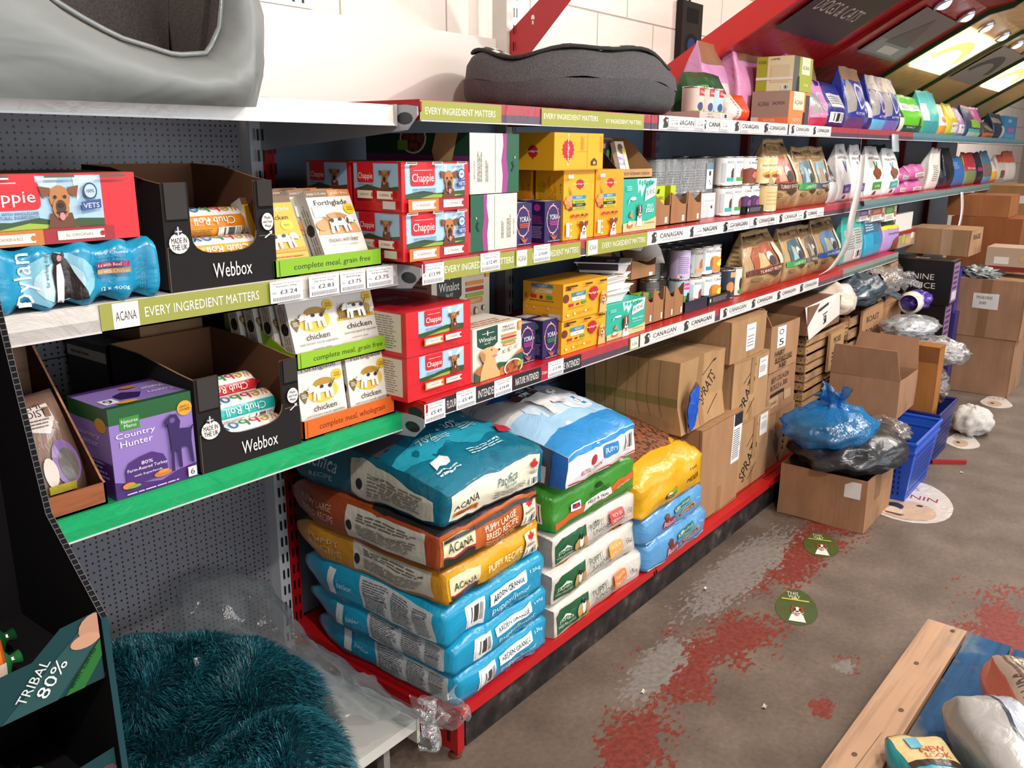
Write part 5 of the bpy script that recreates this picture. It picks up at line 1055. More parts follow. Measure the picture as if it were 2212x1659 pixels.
bl = [('r', 0, .58, 1, 1, '#173c2a'), ('p', [(0, .40), (.3, .44), (.5, .38), (1, .36), (1, .62), (0, .66)], '#6a2c60'), ('e', .48, .93, .13, .28, '#d8d4c8'), ('e', .48, .93, .115, .25, '#6a3a30', 'kibble'), ('r', .33, .72, .43, .88, '#6a9a30'), ('p', [(.70, 1), (.66, .7), (.72, .3), (.66, .0), (.90, .0), (.84, .5), (.9, 1)], '#b39468'), ('t', .5, .24, .2, .08, 'BARTHOLOMEW', '#6a6a60')]
carton('food_carton', 'white, green and magenta carton on the middle red shelf, lower of two', 'carton', 1.603, 1.784, 1.37, 1.66, Z, 1.392, {'f': IV, 'l': '#c9c4b8', 'r': GD, 'k': IV, 't': '#3a3630', 'b': IV}, f=barth(True), l=bl, group='white and green food cartons')
carton('food_carton', 'white, green and magenta carton on the middle red shelf, upper of two', 'carton', 1.601, 1.790, 1.37, 1.72, 1.394, 1.535, {'f': IV, 'l': '#c9c4b8', 'r': GD, 'k': IV, 't': '#3a3630', 'b': IV}, f=barth(False), l=bl, group='white and green food cartons')
yo(1.786, Z, '#c8502c', 'small purple carton with orange text on the middle red shelf'); yo(1.908, Z, '#b03c8c', 'small purple carton with pink text on the middle red shelf', 1.372)
for k, (x, y) in enumerate(((1.786, 1.44), (1.866, 1.46), (1.908, 1.44))): yo(x, Z, '#b03c8c', 'small purple carton in the back row of the middle red shelf, %s from left' % ORD[k], y)
def pedt(c2):
    return rosette(.52, .80, .135, .5, 'Pedigree', .44) + [('r', .26, .585, .72, .635, '#2f86b8'), ('t', .49, .61, .2, .03, 'ADULT', '#f3eee2'), ('r', .28, .43, .74, .585, c2), ('t', .5, .545, .3, .022, 'MIXED SELECTION', '#3a3014'), ('rr', .28, .475, .70, .522, .02, '#3a2a20'), ('t', .5, .498, .2, .022, 'IN GRAVY', '#f0e8dc'), ('t', .52, .452, .28, .018, 'Superfoods', '#3a3014'),
        ('e', .1, .55, .1, .05, '#d98a5c'), ('e', .16, .60, .1, .04, '#e09a70'), ('e', .12, .49, .08, .04, '#d07a50'), ('e', .2, .45, .05, .03, '#7a3020'), ('p', [(.2, .64), (.14, .80), (.25, .66)], '#8a9a3a'), ('r', .22, .33, .32, .365, '#b8302a'), ('r', .37, .33, .47, .365, '#b8302a'), ('e', .57, .35, .04, .018, '#4a3014'), ('r', .66, .33, .76, .365, '#b8302a'), ('l', .2, .30, .8, .325, 1, '#a8741c'),
        ('r', .05, .05, .15, .25, '#efe8d8'), ('e', .2, .23, .025, .015, '#f6ecd8'), ('e', .2, .14, .025, .015, '#f6ecd8'), ('e', .2, .05, .025, .015, '#f6ecd8'), ('dog', .6, .16, .15, 'jack'), ('r', .04, .89, .2, .94, '#e6e0d4')]
tl = [('lv', .1, .1, .75, .95, 12, '#a87818'), ('t', .9, .75, .25, .035, '1.2 kg', '#4a3a14', PI/2)]
carton('pouch_carton', 'tall yellow pouch carton with a terrier, left of the two on the middle red shelf', 'carton', 1.988, 2.141, 1.368, 1.462, Z, 1.4435, '#eba71c', f=pedt('#a9b83a'), l=tl, group='tall yellow pouch cartons')
carton('pouch_carton', 'tall orange-yellow pouch carton with a terrier, right of the two', 'carton', 2.145, 2.298, 1.366, 1.462, Z, 1.4435, '#f09a1c', f=pedt('#c0b82c'), l=tl, group='tall yellow pouch cartons')
carton('pouch_carton', 'tall yellow carton standing behind the left terrier carton', 'carton', 1.985, 2.135, 1.475, 1.565, Z, 1.4405, '#d98a1c', l=tl, group='tall yellow pouch cartons')
carton('pouch_carton', 'yellow carton lying on top of the tall yellow cartons', 'carton', 1.918, 2.156, 1.352, 1.49, 1.4445, 1.541, '#eba71c',
       f=rosette(.27, .55, .115, 2.3, 'Pedigree', .34, PI/2) + [('r', .66, .03, .664, .97, '#8a6414'), ('r', .44, .5, .66, .506, '#8a6414'), ('r', 0, .03, 1, .036, '#b07c14'), ('p', [(.74, .12), (.74, .24), (.80, .33), (.86, .24), (.86, .12)], '#4a3014'), ('e', .80, .19, .03, .05, '#eba71c'), ('lv', .52, .55, .58, .95, 2, '#b8861c'), ('lv', .92, .5, .98, .95, 2, '#b8861c')],
       l=rosette(.5, .5, .12, 1.4, 'Pedigree', .3), t=[('r', .49, 0, .495, 1, '#8a6414')])
carton('meal_carton', 'tall turquoise carton with a collie picture on the middle red shelf', 'carton', 2.308, 2.511, 1.372, 1.46, Z, 1.4125, TQ, f=burns(.6), group='turquoise collie cartons')
bt = empty('bar_tray', (2.395, 1.46, 1.4135), 'kraft display tray of snack bars on the turquoise carton', 'display tray')
B = Builder('card'); w, d = .215, .15; B.box(-w/2, w/2, -d/2, d/2, 0, .003, '#b58c62'); B.box(-w/2, w/2, -d/2, -d/2+.003, 0, .028, '#c09468'); B.face('f').draw([('t', .5, .5, .84, .3, 'RECIPES BY VETERINARY SURGEON', '#4a3420')]); B.box(-w/2, w/2, d/2-.003, d/2, 0, .12, '#b58c62')
for s in (-1, 1):
    P = [(-d/2, 0), (d/2, 0), (d/2, .12), (d/2-.05, .12), (d/2-.08, .10), (-d/2, .03)]; X = s*w/2
    out = [(X, a, b) for a, b in P]; inn = [(X-s*.003, a, b) for a, b in P]; B.poly(out[::-1] if s < 0 else out, '#1e1c22' if s < 0 else '#b58c62'); B.poly(inn if s < 0 else inn[::-1], '#b58c62')
B.build('tray_body', bt)
B = Builder('paper'); B.box(-.11, -.02, -.001, .001, .01, .115, '#1e1c22'); B.face('f').draw([('r', .1, .75, .6, .88, '#c99a70'), ('l', .1, .15, .7, .4, 3, '#d8d0c8'), ('p', [(.7, .5), (.8, .1), (.9, .1), (.82, .5)], '#d8642c'), ('e', .75, .6, .1, .12, '#5a9a3c')]); B.build('printed_divider', bt)
def bar(x, y, z, art, label, yaw=0):
    B = Builder('film'); B.box(-.026, .026, -.008, .008, 0, .105, '#e8dcc8'); B.face('f').draw(art); o = B.build('snack_bar', bevel=.003); tag(o, label, 'snack bar', 'snack bars in the kraft tray'); place(o, (x, y, z), yaw, -.3)
bar(2.39, 1.42, 1.420, [('r', 0, .3, .6, .55, '#6a4aa0'), ('t', .3, .42, .5, .1, 'BURNS', '#f0eef6'), ('e', .5, .78, .3, .15, '#7a5a40'), ('r', .62, 0, 1, .8, '#e8c88a')], 'cream and purple snack bar at the front of the kraft tray'); bar(2.385, 1.49, 1.428, [('r', 0, 0, 1, 1, '#6a4aa0'), ('r', .05, .1, .9, .4, '#d8d4de'), ('t', .48, .25, .7, .12, 'BURNS', '#4a4658')] + [('e', .2*k+.1, .7, .07, .08, '#b9aed0') for k in range(5)], 'purple snack bar behind the cream one in the kraft tray')
scallop('scalloped_tray', 'brown scalloped tray on the middle shelf, left of three', 2.53, 2.655, 1.395, 1.56, Z, .105, 1); scallop('scalloped_tray', 'brown scalloped tray on the middle shelf, middle of three', 2.658, 2.775, 1.395, 1.56, Z, .105, 1); scallop('scalloped_tray', 'brown scalloped tray on the middle shelf, right of three', 2.778, 2.885, 1.395, 1.56, Z, .105, 1)
carton('treat_carton', 'lime carton lettered in black inside the left scalloped tray of the middle shelf', 'packet', 2.545, 2.64, 1.41, 1.45, Z+.005, Z+.128, '#b9c81c', f=[('r', 0, 0, 1, .5, '#4a4e44', 'kibble'), ('t', .5, .68, .8, .09, "SKINNER'S", '#2c3018'), ('p', [(.4, .8), (.5, .92), (.62, .92), (.58, .8)], '#2c3018')]); carton('treat_carton', 'narrow lime carton beside the lettered lime one', 'packet', 2.665, 2.70, 1.402, 1.45, Z+.005, Z+.128, '#b9c81c', f=[('r', .1, .15, .9, .6, '#e6e4dc'), ('l', .2, .2, .8, .55, 6, '#8a8878')])
# big shrink-wrapped tins
def bigpack(x0, x1, y0, y1, z0, z1, label, end):
    o = empty('tin_multipack', ((x0+x1)/2, (y0+y1)/2, z0), label, 'multipack', 'shrink-wrapped tin packs'); w, d, h = x1-x0, y1-y0, z1-z0
    n = 4; r = w/n/2*.96; k = 0
    for i in range(n):
        for j in range(max(1, int(d/(2*r)))):
            c_ = can('tin', None, -w/2+r*1.04+i*w/n, -d/2+r+j*2*r, 0, r=r, h=h-.002, body='#a9a6a2', art=[('r', .34, .12, .66, .72, '#bdbab6'), ('l', .36, .15, .64, .7, 7, '#7d7a78')], parent=o)
    B = Builder('clear'); B.box(-w/2-.002, w/2+.002, -d/2-.003, d/2, 0, h, '#d8dcdf', skip='b'); B.build('shrink_wrap', o)
    if end:
        B = Builder('paper'); B.box(w/2-.06, w/2-.008, -d/2-.0055, -d/2-.004, .012, h-.015, '#e9ece8'); B.face('f').draw([('r', 0, .75, 1, 1, '#6a8a9c'), ('p', [(.3, .0), (.35, .4), (.6, .6), (.8, .3), (.7, 0)], '#f6f4f0'), ('e', .5, .6, .16, .1, '#3a2c28'), ('e', .45, .3, .06, .05, '#3a2c28'), ('e', .62, .2, .05, .05, '#3a2c28')]); B.build('printed_label', o)
    return o
bigpack(2.74, 3.105, 1.50, 1.70, Z, 1.345, 'clear-wrapped grey tins on the middle red shelf, lower pack', False); bigpack(2.66, 3.10, 1.46, 1.68, 1.347, 1.468, 'clear-wrapped grey tins on the middle red shelf, upper pack with dalmatian label', True)
carton('white_pack', 'white and grey pack with dalmatian picture beside the scalloped trays', 'carton', 2.95, 3.095, 1.44, 1.49, Z, 1.345, '#c9cccd', f=[('r', .35, .55, .95, .85, '#e9ecec'), ('t', .65, .7, .5, .12, 'friends', '#8a9296'), ('p', [(.6, 0), (.65, .35), (.8, .5), (.9, .2), (.88, 0)], '#f6f4f0'), ('e', .78, .42, .05, .07, '#3a2c28')])
for kz, a in enumerate((agt, agt)): can('tin', ('lower', 'upper')[kz]+' white tin with a teal band on the middle red shelf', 3.150, 1.44, Z+.111*kz, body='#f3f1ed', art=a)
for kz, a in enumerate((agg, agg)): can('tin', ('lower', 'upper')[kz]+' white tin with a green band on the middle red shelf', 3.235, 1.44, Z+.111*kz, body='#f3f1ed', art=a)
can('tin', 'white and chestnut tin, upper row of the middle red shelf', 3.345, 1.44, Z+.111, body='#f1ede6', art=cng('#7a3a22'), r=.045)
can('tin', 'white and plum tin in the black tray, left of two', 3.330, 1.44, Z+.004, body='#f1ede6', art=cng('#4c2050')); can('tin', 'white and plum tin in the black tray, right of two', 3.412, 1.44, Z+.004, body='#f1ede6', art=cng('#4c2050'))
dtray(3.285, 3.452, 1.395, 1.50, Z, .030, '#1d1c1d', 'black tin tray on the middle red shelf', txt=wr)
for k, x in enumerate((3.475, 3.555)):
    can('tin', ('left', 'right')[k]+' yellow tin stacked on the wide cream tin', x, 1.43, Z+.111, body='#e8cf94', art=ntd)
can('tin', 'wide cream tin below the yellow tins', 3.52, 1.425, Z, body='#e2c68c', art=[('l', .35, .2, .65, .8, 4, '#c9a870')], r=.052); can('tin', 'yellow tin behind the wide cream tin', 3.62, 1.46, Z, body='#e8cf94', art=ntd)
for j in range(2):
    for i, x in enumerate((3.15, 3.235, 3.32)):
        for kz in range(2): can('tin', '%s pale tin, %s column of the %s row, middle red shelf' % (('lower', 'upper')[kz], ORD[i], ('second', 'third')[j]), x, 1.53+.085*j, Z+.111*kz, body='#bdbab6', art=[('l', .3, .2, .7, .8, 7, '#8d8a86')], group='pale tins at the back of the middle shelf')
PB = 'standing pet food bags'
def bagp(name, px0, py, px1, z0, z1, col, f, label, d=.10, y=1.45, top='flat', lean=.1, Yf=1.40, l=(), group=PB, kind='film', side=0):
    return pouch(name, label, 'bag', xs(px0, py, Yf), xs(px1, py, Yf), y, z0, z1, col, d=d, f=f, l=l, top=top, lean=lean, group=group, kind=kind, side=side)
bagp('pet_food_bag', 1652, 460, 1718, Z, 1.542, KR, natural('#5c342c', 'TURKEY DUCK', '#a8523c', '#d8a080'), 'brown kraft pet bag with folded top and fiery picture, middle red shelf', d=.12, top='twist', lean=.12)
bagp('pet_food_bag', 1722, 455, 1762, Z, 1.515, KR, natural('#3a9a4c', 'LAMB RECIPE', '#5c7c88', '#a9c0c4'), 'brown kraft bag with a green band, middle red shelf')
bagp('pet_food_bag', 1758, 455, 1790, Z, 1.515, KR, natural('#4a3a44', 'WILD RECIPE', '#8aa8b0', '#b98a68'), 'brown kraft bag with a dark band and two dogs, middle red shelf')
def vet(c, nm, dogc=None):
    a = [('t', .45, .86, .35, .07, 'AG', '#3a4a6a'), ('t', .5, .76, .8, .045, 'ARDEN GRANGE', '#4a4646'), ('p', [(.38, .70), (.5, .50), (.62, .70), (.56, .70), (.5, .58), (.44, .70)], c), ('r', .28, .15, .78, .30, c), ('t', .52, .22, .3, .05, nm, '#f3f0f6'), ('p', [(.35, .05), (.4, .12), (.5, .12), (.52, .05)], '#3a3636')]
    if dogc: a += [('e', .52, .48, .22, .09, dogc), ('p', [(.4, .36), (.42, .58), (.52, .62), (.6, .5), (.6, .36)], dogc)]
    return a
bagp('pet_food_bag', 1790, 450, 1808, Z, 1.43, '#202126', [('r', 0, 0, 1, .55, '#e0dedc'), ('t', .5, .66, .7, .08, 'CARE', '#f0eee8')], 'narrow black and white bag with white lettering, middle red shelf')
bagp('pet_food_bag', 1808, 450, 1838, Z, 1.528, '#ece8e6', vet('#6a4aa8', 'ADULT'), 'white bag with a violet emblem, left of the hanging plastic strip', top='twist', lean=.05)
bagp('pet_food_bag', 1838, 450, 1868, Z, 1.528, '#e6e2e0', vet('#6a4aa8', 'ADULT'), 'white bag with a violet emblem behind the hanging plastic strip', top='twist', lean=.05)
bagp('pet_food_bag', 1870, 440, 1906, Z, 1.525, '#f1eeea', vet('#3f9a3c', 'LAMB', '#8a4a2c'), 'white bag with a green emblem and a red-brown dog', top='twist', lean=.05)
bagp('pet_food_bag', 1908, 435, 1941, Z, 1.515, '#efece8', vet('#3ab0a8', 'PUPPY', '#8a5a40'), 'white bag with a turquoise band and a brown dog', top='twist', lean=.05)
for k, (a, b, z0, z1) in enumerate(((1942, 1966, Z, 1.325), (1966, 2000, Z, 1.33), (1944, 1968, 1.328, 1.40), (1968, 2002, 1.333, 1.42))):
    x0, x1 = xs(a, 415, 1.38), xs(b, 415, 1.38)
    pouch('treat_pack', 'pink treat pack, %s' % ('bottom left of the pink pile', 'bottom right of the pink pile', 'top left of the pink pile', 'top right of the pink pile')[k], 'packet', x0, x1, 1.44, z0, z1, '#c862a0', d=.09, f=[('r', .3, .15, .9, .45, '#d8d4cc'), ('l', .35, .2, .85, .4, 2, '#8a8880')], top='fat', wr=.008, group='pink treat packs')
bagp('pet_food_bag', 1944, 400, 2000, Z, 1.535, '#16281e', [('t', .5, .75, .4, .06, 'JAMES', '#b9b4a0'), ('t', .5, .67, .5, .06, 'WELLBELOVED', '#b9b4a0'), ('e', .5, .83, .1, .03, '#b9b4a0')], 'large dark green bag standing behind the pink pile', y=1.66, d=.15)
bagp('pet_food_bag', 2003, 420, 2026, Z, 1.52, '#e2dcd4', [('p', [(.2, 1), (1, 1), (.7, .92)], '#b83a34'), ('l', .2, .2, .7, .6, 8, '#9a948c')], 'tall cream bag with red corner right of the pink pile', lean=-.15, side=.35)
for px0, px1, h, c, f, lb in ((2026, 2046, 1.41, '#23243a', [], 'low black bag right of the cream red-cornered bag'), (2047, 2082, 1.46, '#2a6ab0', [('l', .2, .6, .8, .85, 5, '#8ab0dc')], 'bright blue bag on the far part of the middle shelf'), (2040, 2060, 1.52, '#1a1b24', [], 'tall black bag behind the bright blue bag'), (2084, 2106, 1.49, '#7a8a5c', [('r', 0, .55, 1, 1, '#b02a34'), ('r', 0, .45, .9, .58, '#c02c50'), ('t', .5, .51, .7, .06, 'EDGARD', '#f0e4e8')], 'red-topped green bag on the far part of the middle shelf'), (2106, 2122, 1.49, '#1c1d2c', [('r', .1, .4, .9, .52, '#a03060')], 'black bag with pink band on the far middle shelf'), (2122, 2140, 1.50, '#7a6a64', [('r', 0, .6, 1, 1, '#3a7a9c'), ('r', 0, 0, 1, .2, '#4aa0c8')], 'brown and blue bag on the far middle shelf'), (2141, 2152, 1.42, '#d8a83a', [('r', 0, .5, 1, 1, '#e0d4c8')], 'small yellow bag on the far middle shelf'), (2152, 2170, 1.47, '#c9beb4', [('r', .2, .7, 1, 1, '#b8442c'), ('r', .2, .1, .6, .4, '#7a3a34')], 'pale bag with brown dog on the far middle shelf'), (2168, 2190, 1.50, '#b8553c', [('r', 0, 0, 1, .6, '#d0c4bc')], 'red and pale bag at the far right end of the middle shelf')):
    bagp('pet_food_bag', px0, 405, px1, Z, h, c, f, lb, d=.11)
# long curled plastic ticket strips hanging off the rails
def ribbon(name, label, pts, wv, c, marks=None):
    B = Builder('film'); P = [Vector(p) for p in pts]; wv = Vector(wv)
    def cat(t):
        n = len(P)-1; i = min(int(t*n), n-1); u = t*n-i; a = P[max(i-1, 0)]; b = P[i]; c_ = P[i+1]; d = P[min(i+2, n)]
        return .5*((2*b)+(c_-a)*u+(2*a-5*b+4*c_-d)*u*u+(3*b-3*c_+d-a)*u**3)
    B.grid(28, 1, lambda u, v: cat(u)+wv*(v-.5), c)
    for k in (range(3, 27, 4) if marks else ()):
        t = k/28; a = cat(t); b = cat(t+.012); o = (b-a).cross(wv).normalized()*-.0012
        for s in (-.2, .2): B.poly([a+wv*(s-.05)+o, a+wv*(s+.05)+o, b+wv*(s+.05)+o, b+wv*(s-.05)+o], marks)
    o = B.build(name, smooth=True, thick=.0008); return tag(o, label, 'plastic strip')
def PT(px, py, Y): x, z = XZ(px, py, Y); return (x, Y, z)
ribbon('hanging_strip', 'long curled clear-grey plastic strip hanging between the middle and lowest red shelves', [PT(1862, 335, 1.33), PT(1856, 400, 1.30), PT(1840, 470, 1.29), PT(1828, 530, 1.31), PT(1800, 575, 1.345), PT(1775, 592, 1.36)], (.10, .0, .0), '#c9c2be', '#6a6460')
ribbon('hanging_strip', 'narrow twisted purple-grey strip hanging from the top red shelf', [PT(1861, 300, 1.34), PT(1858, 350, 1.33), PT(1862, 400, 1.33), PT(1868, 445, 1.335)], (.07, .02, 0), '#8d7f8c')
ribbon('hanging_strip', 'white printed strip dangling from the blue rail of the far middle shelf', [PT(2078, 415, 1.33), PT(2078, 460, 1.32), PT(2068, 500, 1.31), PT(2052, 525, 1.30)], (.09, 0, 0), '#dcd8d6', '#77736f')
ribbon('hanging_strip', 'short grey printed strip hanging from the top shelf right of the blue bags', [PT(1934, 290, 1.335), PT(1934, 310, 1.325), PT(1935, 328, 1.32)], (.13, 0, 0), '#a9b0b4', '#5a6064')
# small cartons hooked over the lowest shelf bags
for k, (a, b, c) in enumerate(((1850, 1872, '#7a5aa8'), (1876, 1903, '#d8683c'), (1905, 1929, '#5fa83c'))):
    x0, x1 = xs(a, 455, 1.42), xs(b, 455, 1.42); z = XZ(a, 478, 1.42)[1]
    carton('hanging_carton', 'small white carton with a %s panel above the lowest shelf bags' % ('violet', 'orange', 'green')[k], 'carton', x0, x1, 1.40, 1.44, z, 1.232-.04, '#e9e4dc', f=[('r', 0, .5, .8, 1, c), ('l', .1, .6, .7, .9, 3, '#f0e8e0'), ('l', .1, .1, .7, .4, 3, '#8a8680'), ('e', .88, .4, .1, .2, '#b9804c')])
# ================================================================ top red shelf (top 1.60)
Z = 1.601
TT = empty('tin_tray', (2.90, 1.44, Z), 'pink-grey cardboard tray of wrapped tins on the top red shelf', 'tray')
for i, q in enumerate(((-.13, .13, -.075, -.072), (-.13, .13, .072, .075), (-.13, -.127, -.072, .072), (.127, .13, -.072, .072))):
    B = Builder('paper'); B.box(*q, 0, .022, '#cdb2a8')
    if not i: B.face('f').draw([('t', .3, .7, .14, .2, '050', '#4a3c3a'), ('t', .32, .3, .2, .2, '00166', '#4a3c3a'), ('b', .62, .15, .88, .85)])
    B.build('tray_wall', TT)
tins = [(-.10, '#d8383c'), (-.065, '#cfc0b4'), (-.01, '#b9d0e0'), (.06, '#a9c8e0')]
for k, (x, c) in enumerate(((2.815, '#d8c0b4'), (2.892, '#cfc0b4'), (2.968, '#a9cbe4'))):
    can('tin', 'wrapped tin in the pink-grey tray of the top red shelf, %s of three' % ('left', 'middle', 'right')[k], x, 1.415, Z+.003, h=.10, body=c, art=[('r', .42, .72, .6, .98, RC), ('t', .51, .84, .15, .12, 'Chappie', '#f6eeea'), ('e', .45, .35, .05, .15, '#35406e'), ('r', .3, .05, .7, .2, '#8fae3a'), ('e', .58, .2, .04, .12, '#b9783f')])
bagp('pet_food_bag', 1467, 185, 1500, Z+.10, 1.755, '#d8d4d0', [('r', 0, 0, .45, 1, '#d8502c'), ('l', .8, .2, .98, .9, 5, '#9a9894')], 'orange and white bag lying above the terrier tins', y=1.52, d=.08)
bagp('pet_food_bag', 1498, 255, 1580, Z, 1.765, '#1e4a2a', [('r', .1, .0, .75, .62, '#d8d4cc'), ('r', .2, .62, .5, .74, '#4f9a30'), ('t', .35, .68, .24, .05, 'Natures Menu', '#e8f0e0'), ('t', .36, .50, .48, .09, 'Original', '#3a3a34'), ('dog', .62, .45, .14, 'bc'), ('r', .72, 0, 1, .35, '#5a2428')], 'dark green pouch lettered with a collie head, top red shelf', y=1.50, d=.10, Yf=1.45)
bagp('pet_food_bag', 1580, 260, 1625, Z, 1.70, '#d8cec4', [('r', .4, 0, 1, 1, '#d0421e'), ('t', .25, .5, .5, .08, 'ARDEN', '#4a3a34', PI/2)], 'white and orange bag slumped beside the dark green pouch', y=1.46, d=.12, side=.3)
bagp('pet_food_bag', 1598, 262, 1650, Z, 1.90, '#c98ab4', [('r', 0, 0, 1, .35, '#5a2a5c'), ('r', .2, .35, .8, .5, '#c9c4c4'), ('r', 0, .72, 1, 1, '#8f6a50')], 'pink bag with a pointed brown top, left of the stacked lime carton', y=1.60, d=.14, top='twist')
bagp('pet_food_bag', 1680, 200, 1748, Z, 1.955, '#d890b8', [('r', .1, .72, 1, 1, '#8f6a50')], 'pink bag with a square brown top behind the stacked lime carton', y=1.62, d=.14, kind='film')
bagp('pet_food_bag', 1752, 200, 1815, Z, 1.945, '#cf84ac', [('r', .1, .60, 1, 1, '#a8805f')], 'pink bag with a leaning brown top right of the stacked lime carton', y=1.56, d=.14, side=.25)
AC = lambda c, nm: [('r', 0, .0, .0, .0, c), ('r', 0, .0, .28, 1, c), ('t', .14, .85, .22, .1, 'ACANA', '#3a3430'), ('r', .28, 0, 1, 1, '#ddd2a8'), ('t', .48, .90, .26, .07, nm, '#4a4430'), ('r', .36, .25, .88, .75, '#d0c69c'), ('b', .7, .04, .88, .16), ('r', 0, 0, .27, .35, '#6a665c')]
ARr = lambda c: [('r', 0, 0, .3, 1, '#3f3c3a'), ('r', .42, .55, .85, 1, '#e6dcb4'), ('t', .63, .70, .3, .12, 'ACANA', '#3a3430'), ('p', [(.2, 0), (.22, .4), (.3, .5), (.32, 0)], '#2a2826'), ('t', .65, .2, .3, .08, 'LAMB', '#e6e2a0')]
carton('stock_carton', 'salmon and brown carton on the top red shelf, below the lime one', 'carton', 3.575, 3.80, 1.372, 1.53, Z, 1.730, {'f': '#e8804c', 'l': '#a08a7a', 'r': '#e8804c', 'k': '#8c7666', 't': '#8c7666', 'b': '#8c7666'},
       l=[('t', .32, .62, .30, .14, 'ACANA', '#4a3c34'), ('t', .72, .64, .32, .10, 'SALMON', '#4a3c34'), ('r', 0, 0, 1, .22, '#e8804c'), ('r', .0, 0, .20, .22, '#d8cfa8'), ('t', .5, .12, .3, .08, 'RECIPE', '#f0dccc')], f=[('r', .2, .45, .72, 1, '#e6dcb4'), ('t', .46, .68, .40, .14, 'ACANA', '#3a3430'), ('t', .4, .15, .4, .12, 'SALMON', '#f0c8a8'), ('r', .80, 0, 1, .92, '#4a4644'), ('p', [(.70, 0), (.72, .4), (.78, .4), (.80, 0)], '#2a2826')])
carton('stock_carton', 'lime and cream carton with clear tape on top of the salmon one', 'carton', 3.60, 3.812, 1.375, 1.53, 1.732, 1.865, {'f': '#9aa03c', 'l': '#ddd2a8', 'r': '#9aa03c', 'k': '#9a9070', 't': '#c9c09a', 'b': '#9a9070'},
       l=[('r', 0, 0, .30, 1, '#a3a52c'), ('t', .15, .84, .22, .1, 'ACANA', '#3a3430'), ('t', .5, .92, .24, .06, 'LAMB', '#4a4430'), ('r', .40, .25, .9, .75, '#d0c69c'), ('b', .72, .04, .9, .16), ('r', 0, .32, 1, .40, '#e0dcd0')], f=[('r', 0, 0, .3, 1, '#55554e'), ('r', .42, .5, .85, 1, '#e6dcb4'), ('t', .635, .70, .34, .12, 'ACANA', '#3a3430'), ('p', [(.2, 0), (.22, .4), (.32, .45), (.36, 0)], '#2a2826'), ('t', .65, .2, .3, .08, 'LAMB', '#e6e2a0')])
def shiny(c, c2, b, pic='#9a9490'):
    return [('p', [(.05, .25), (.02, .6), (.2, .85), (.4, .7), (.35, .3)], pic), ('e', .62, .55, .22, .22, c2), ('e', .62, .55, .17, .17, c), ('r', 0, 0, 1, .2, b), ('t', .6, .26, .5, .04, 'KITTEN', '#f0e8f0')]
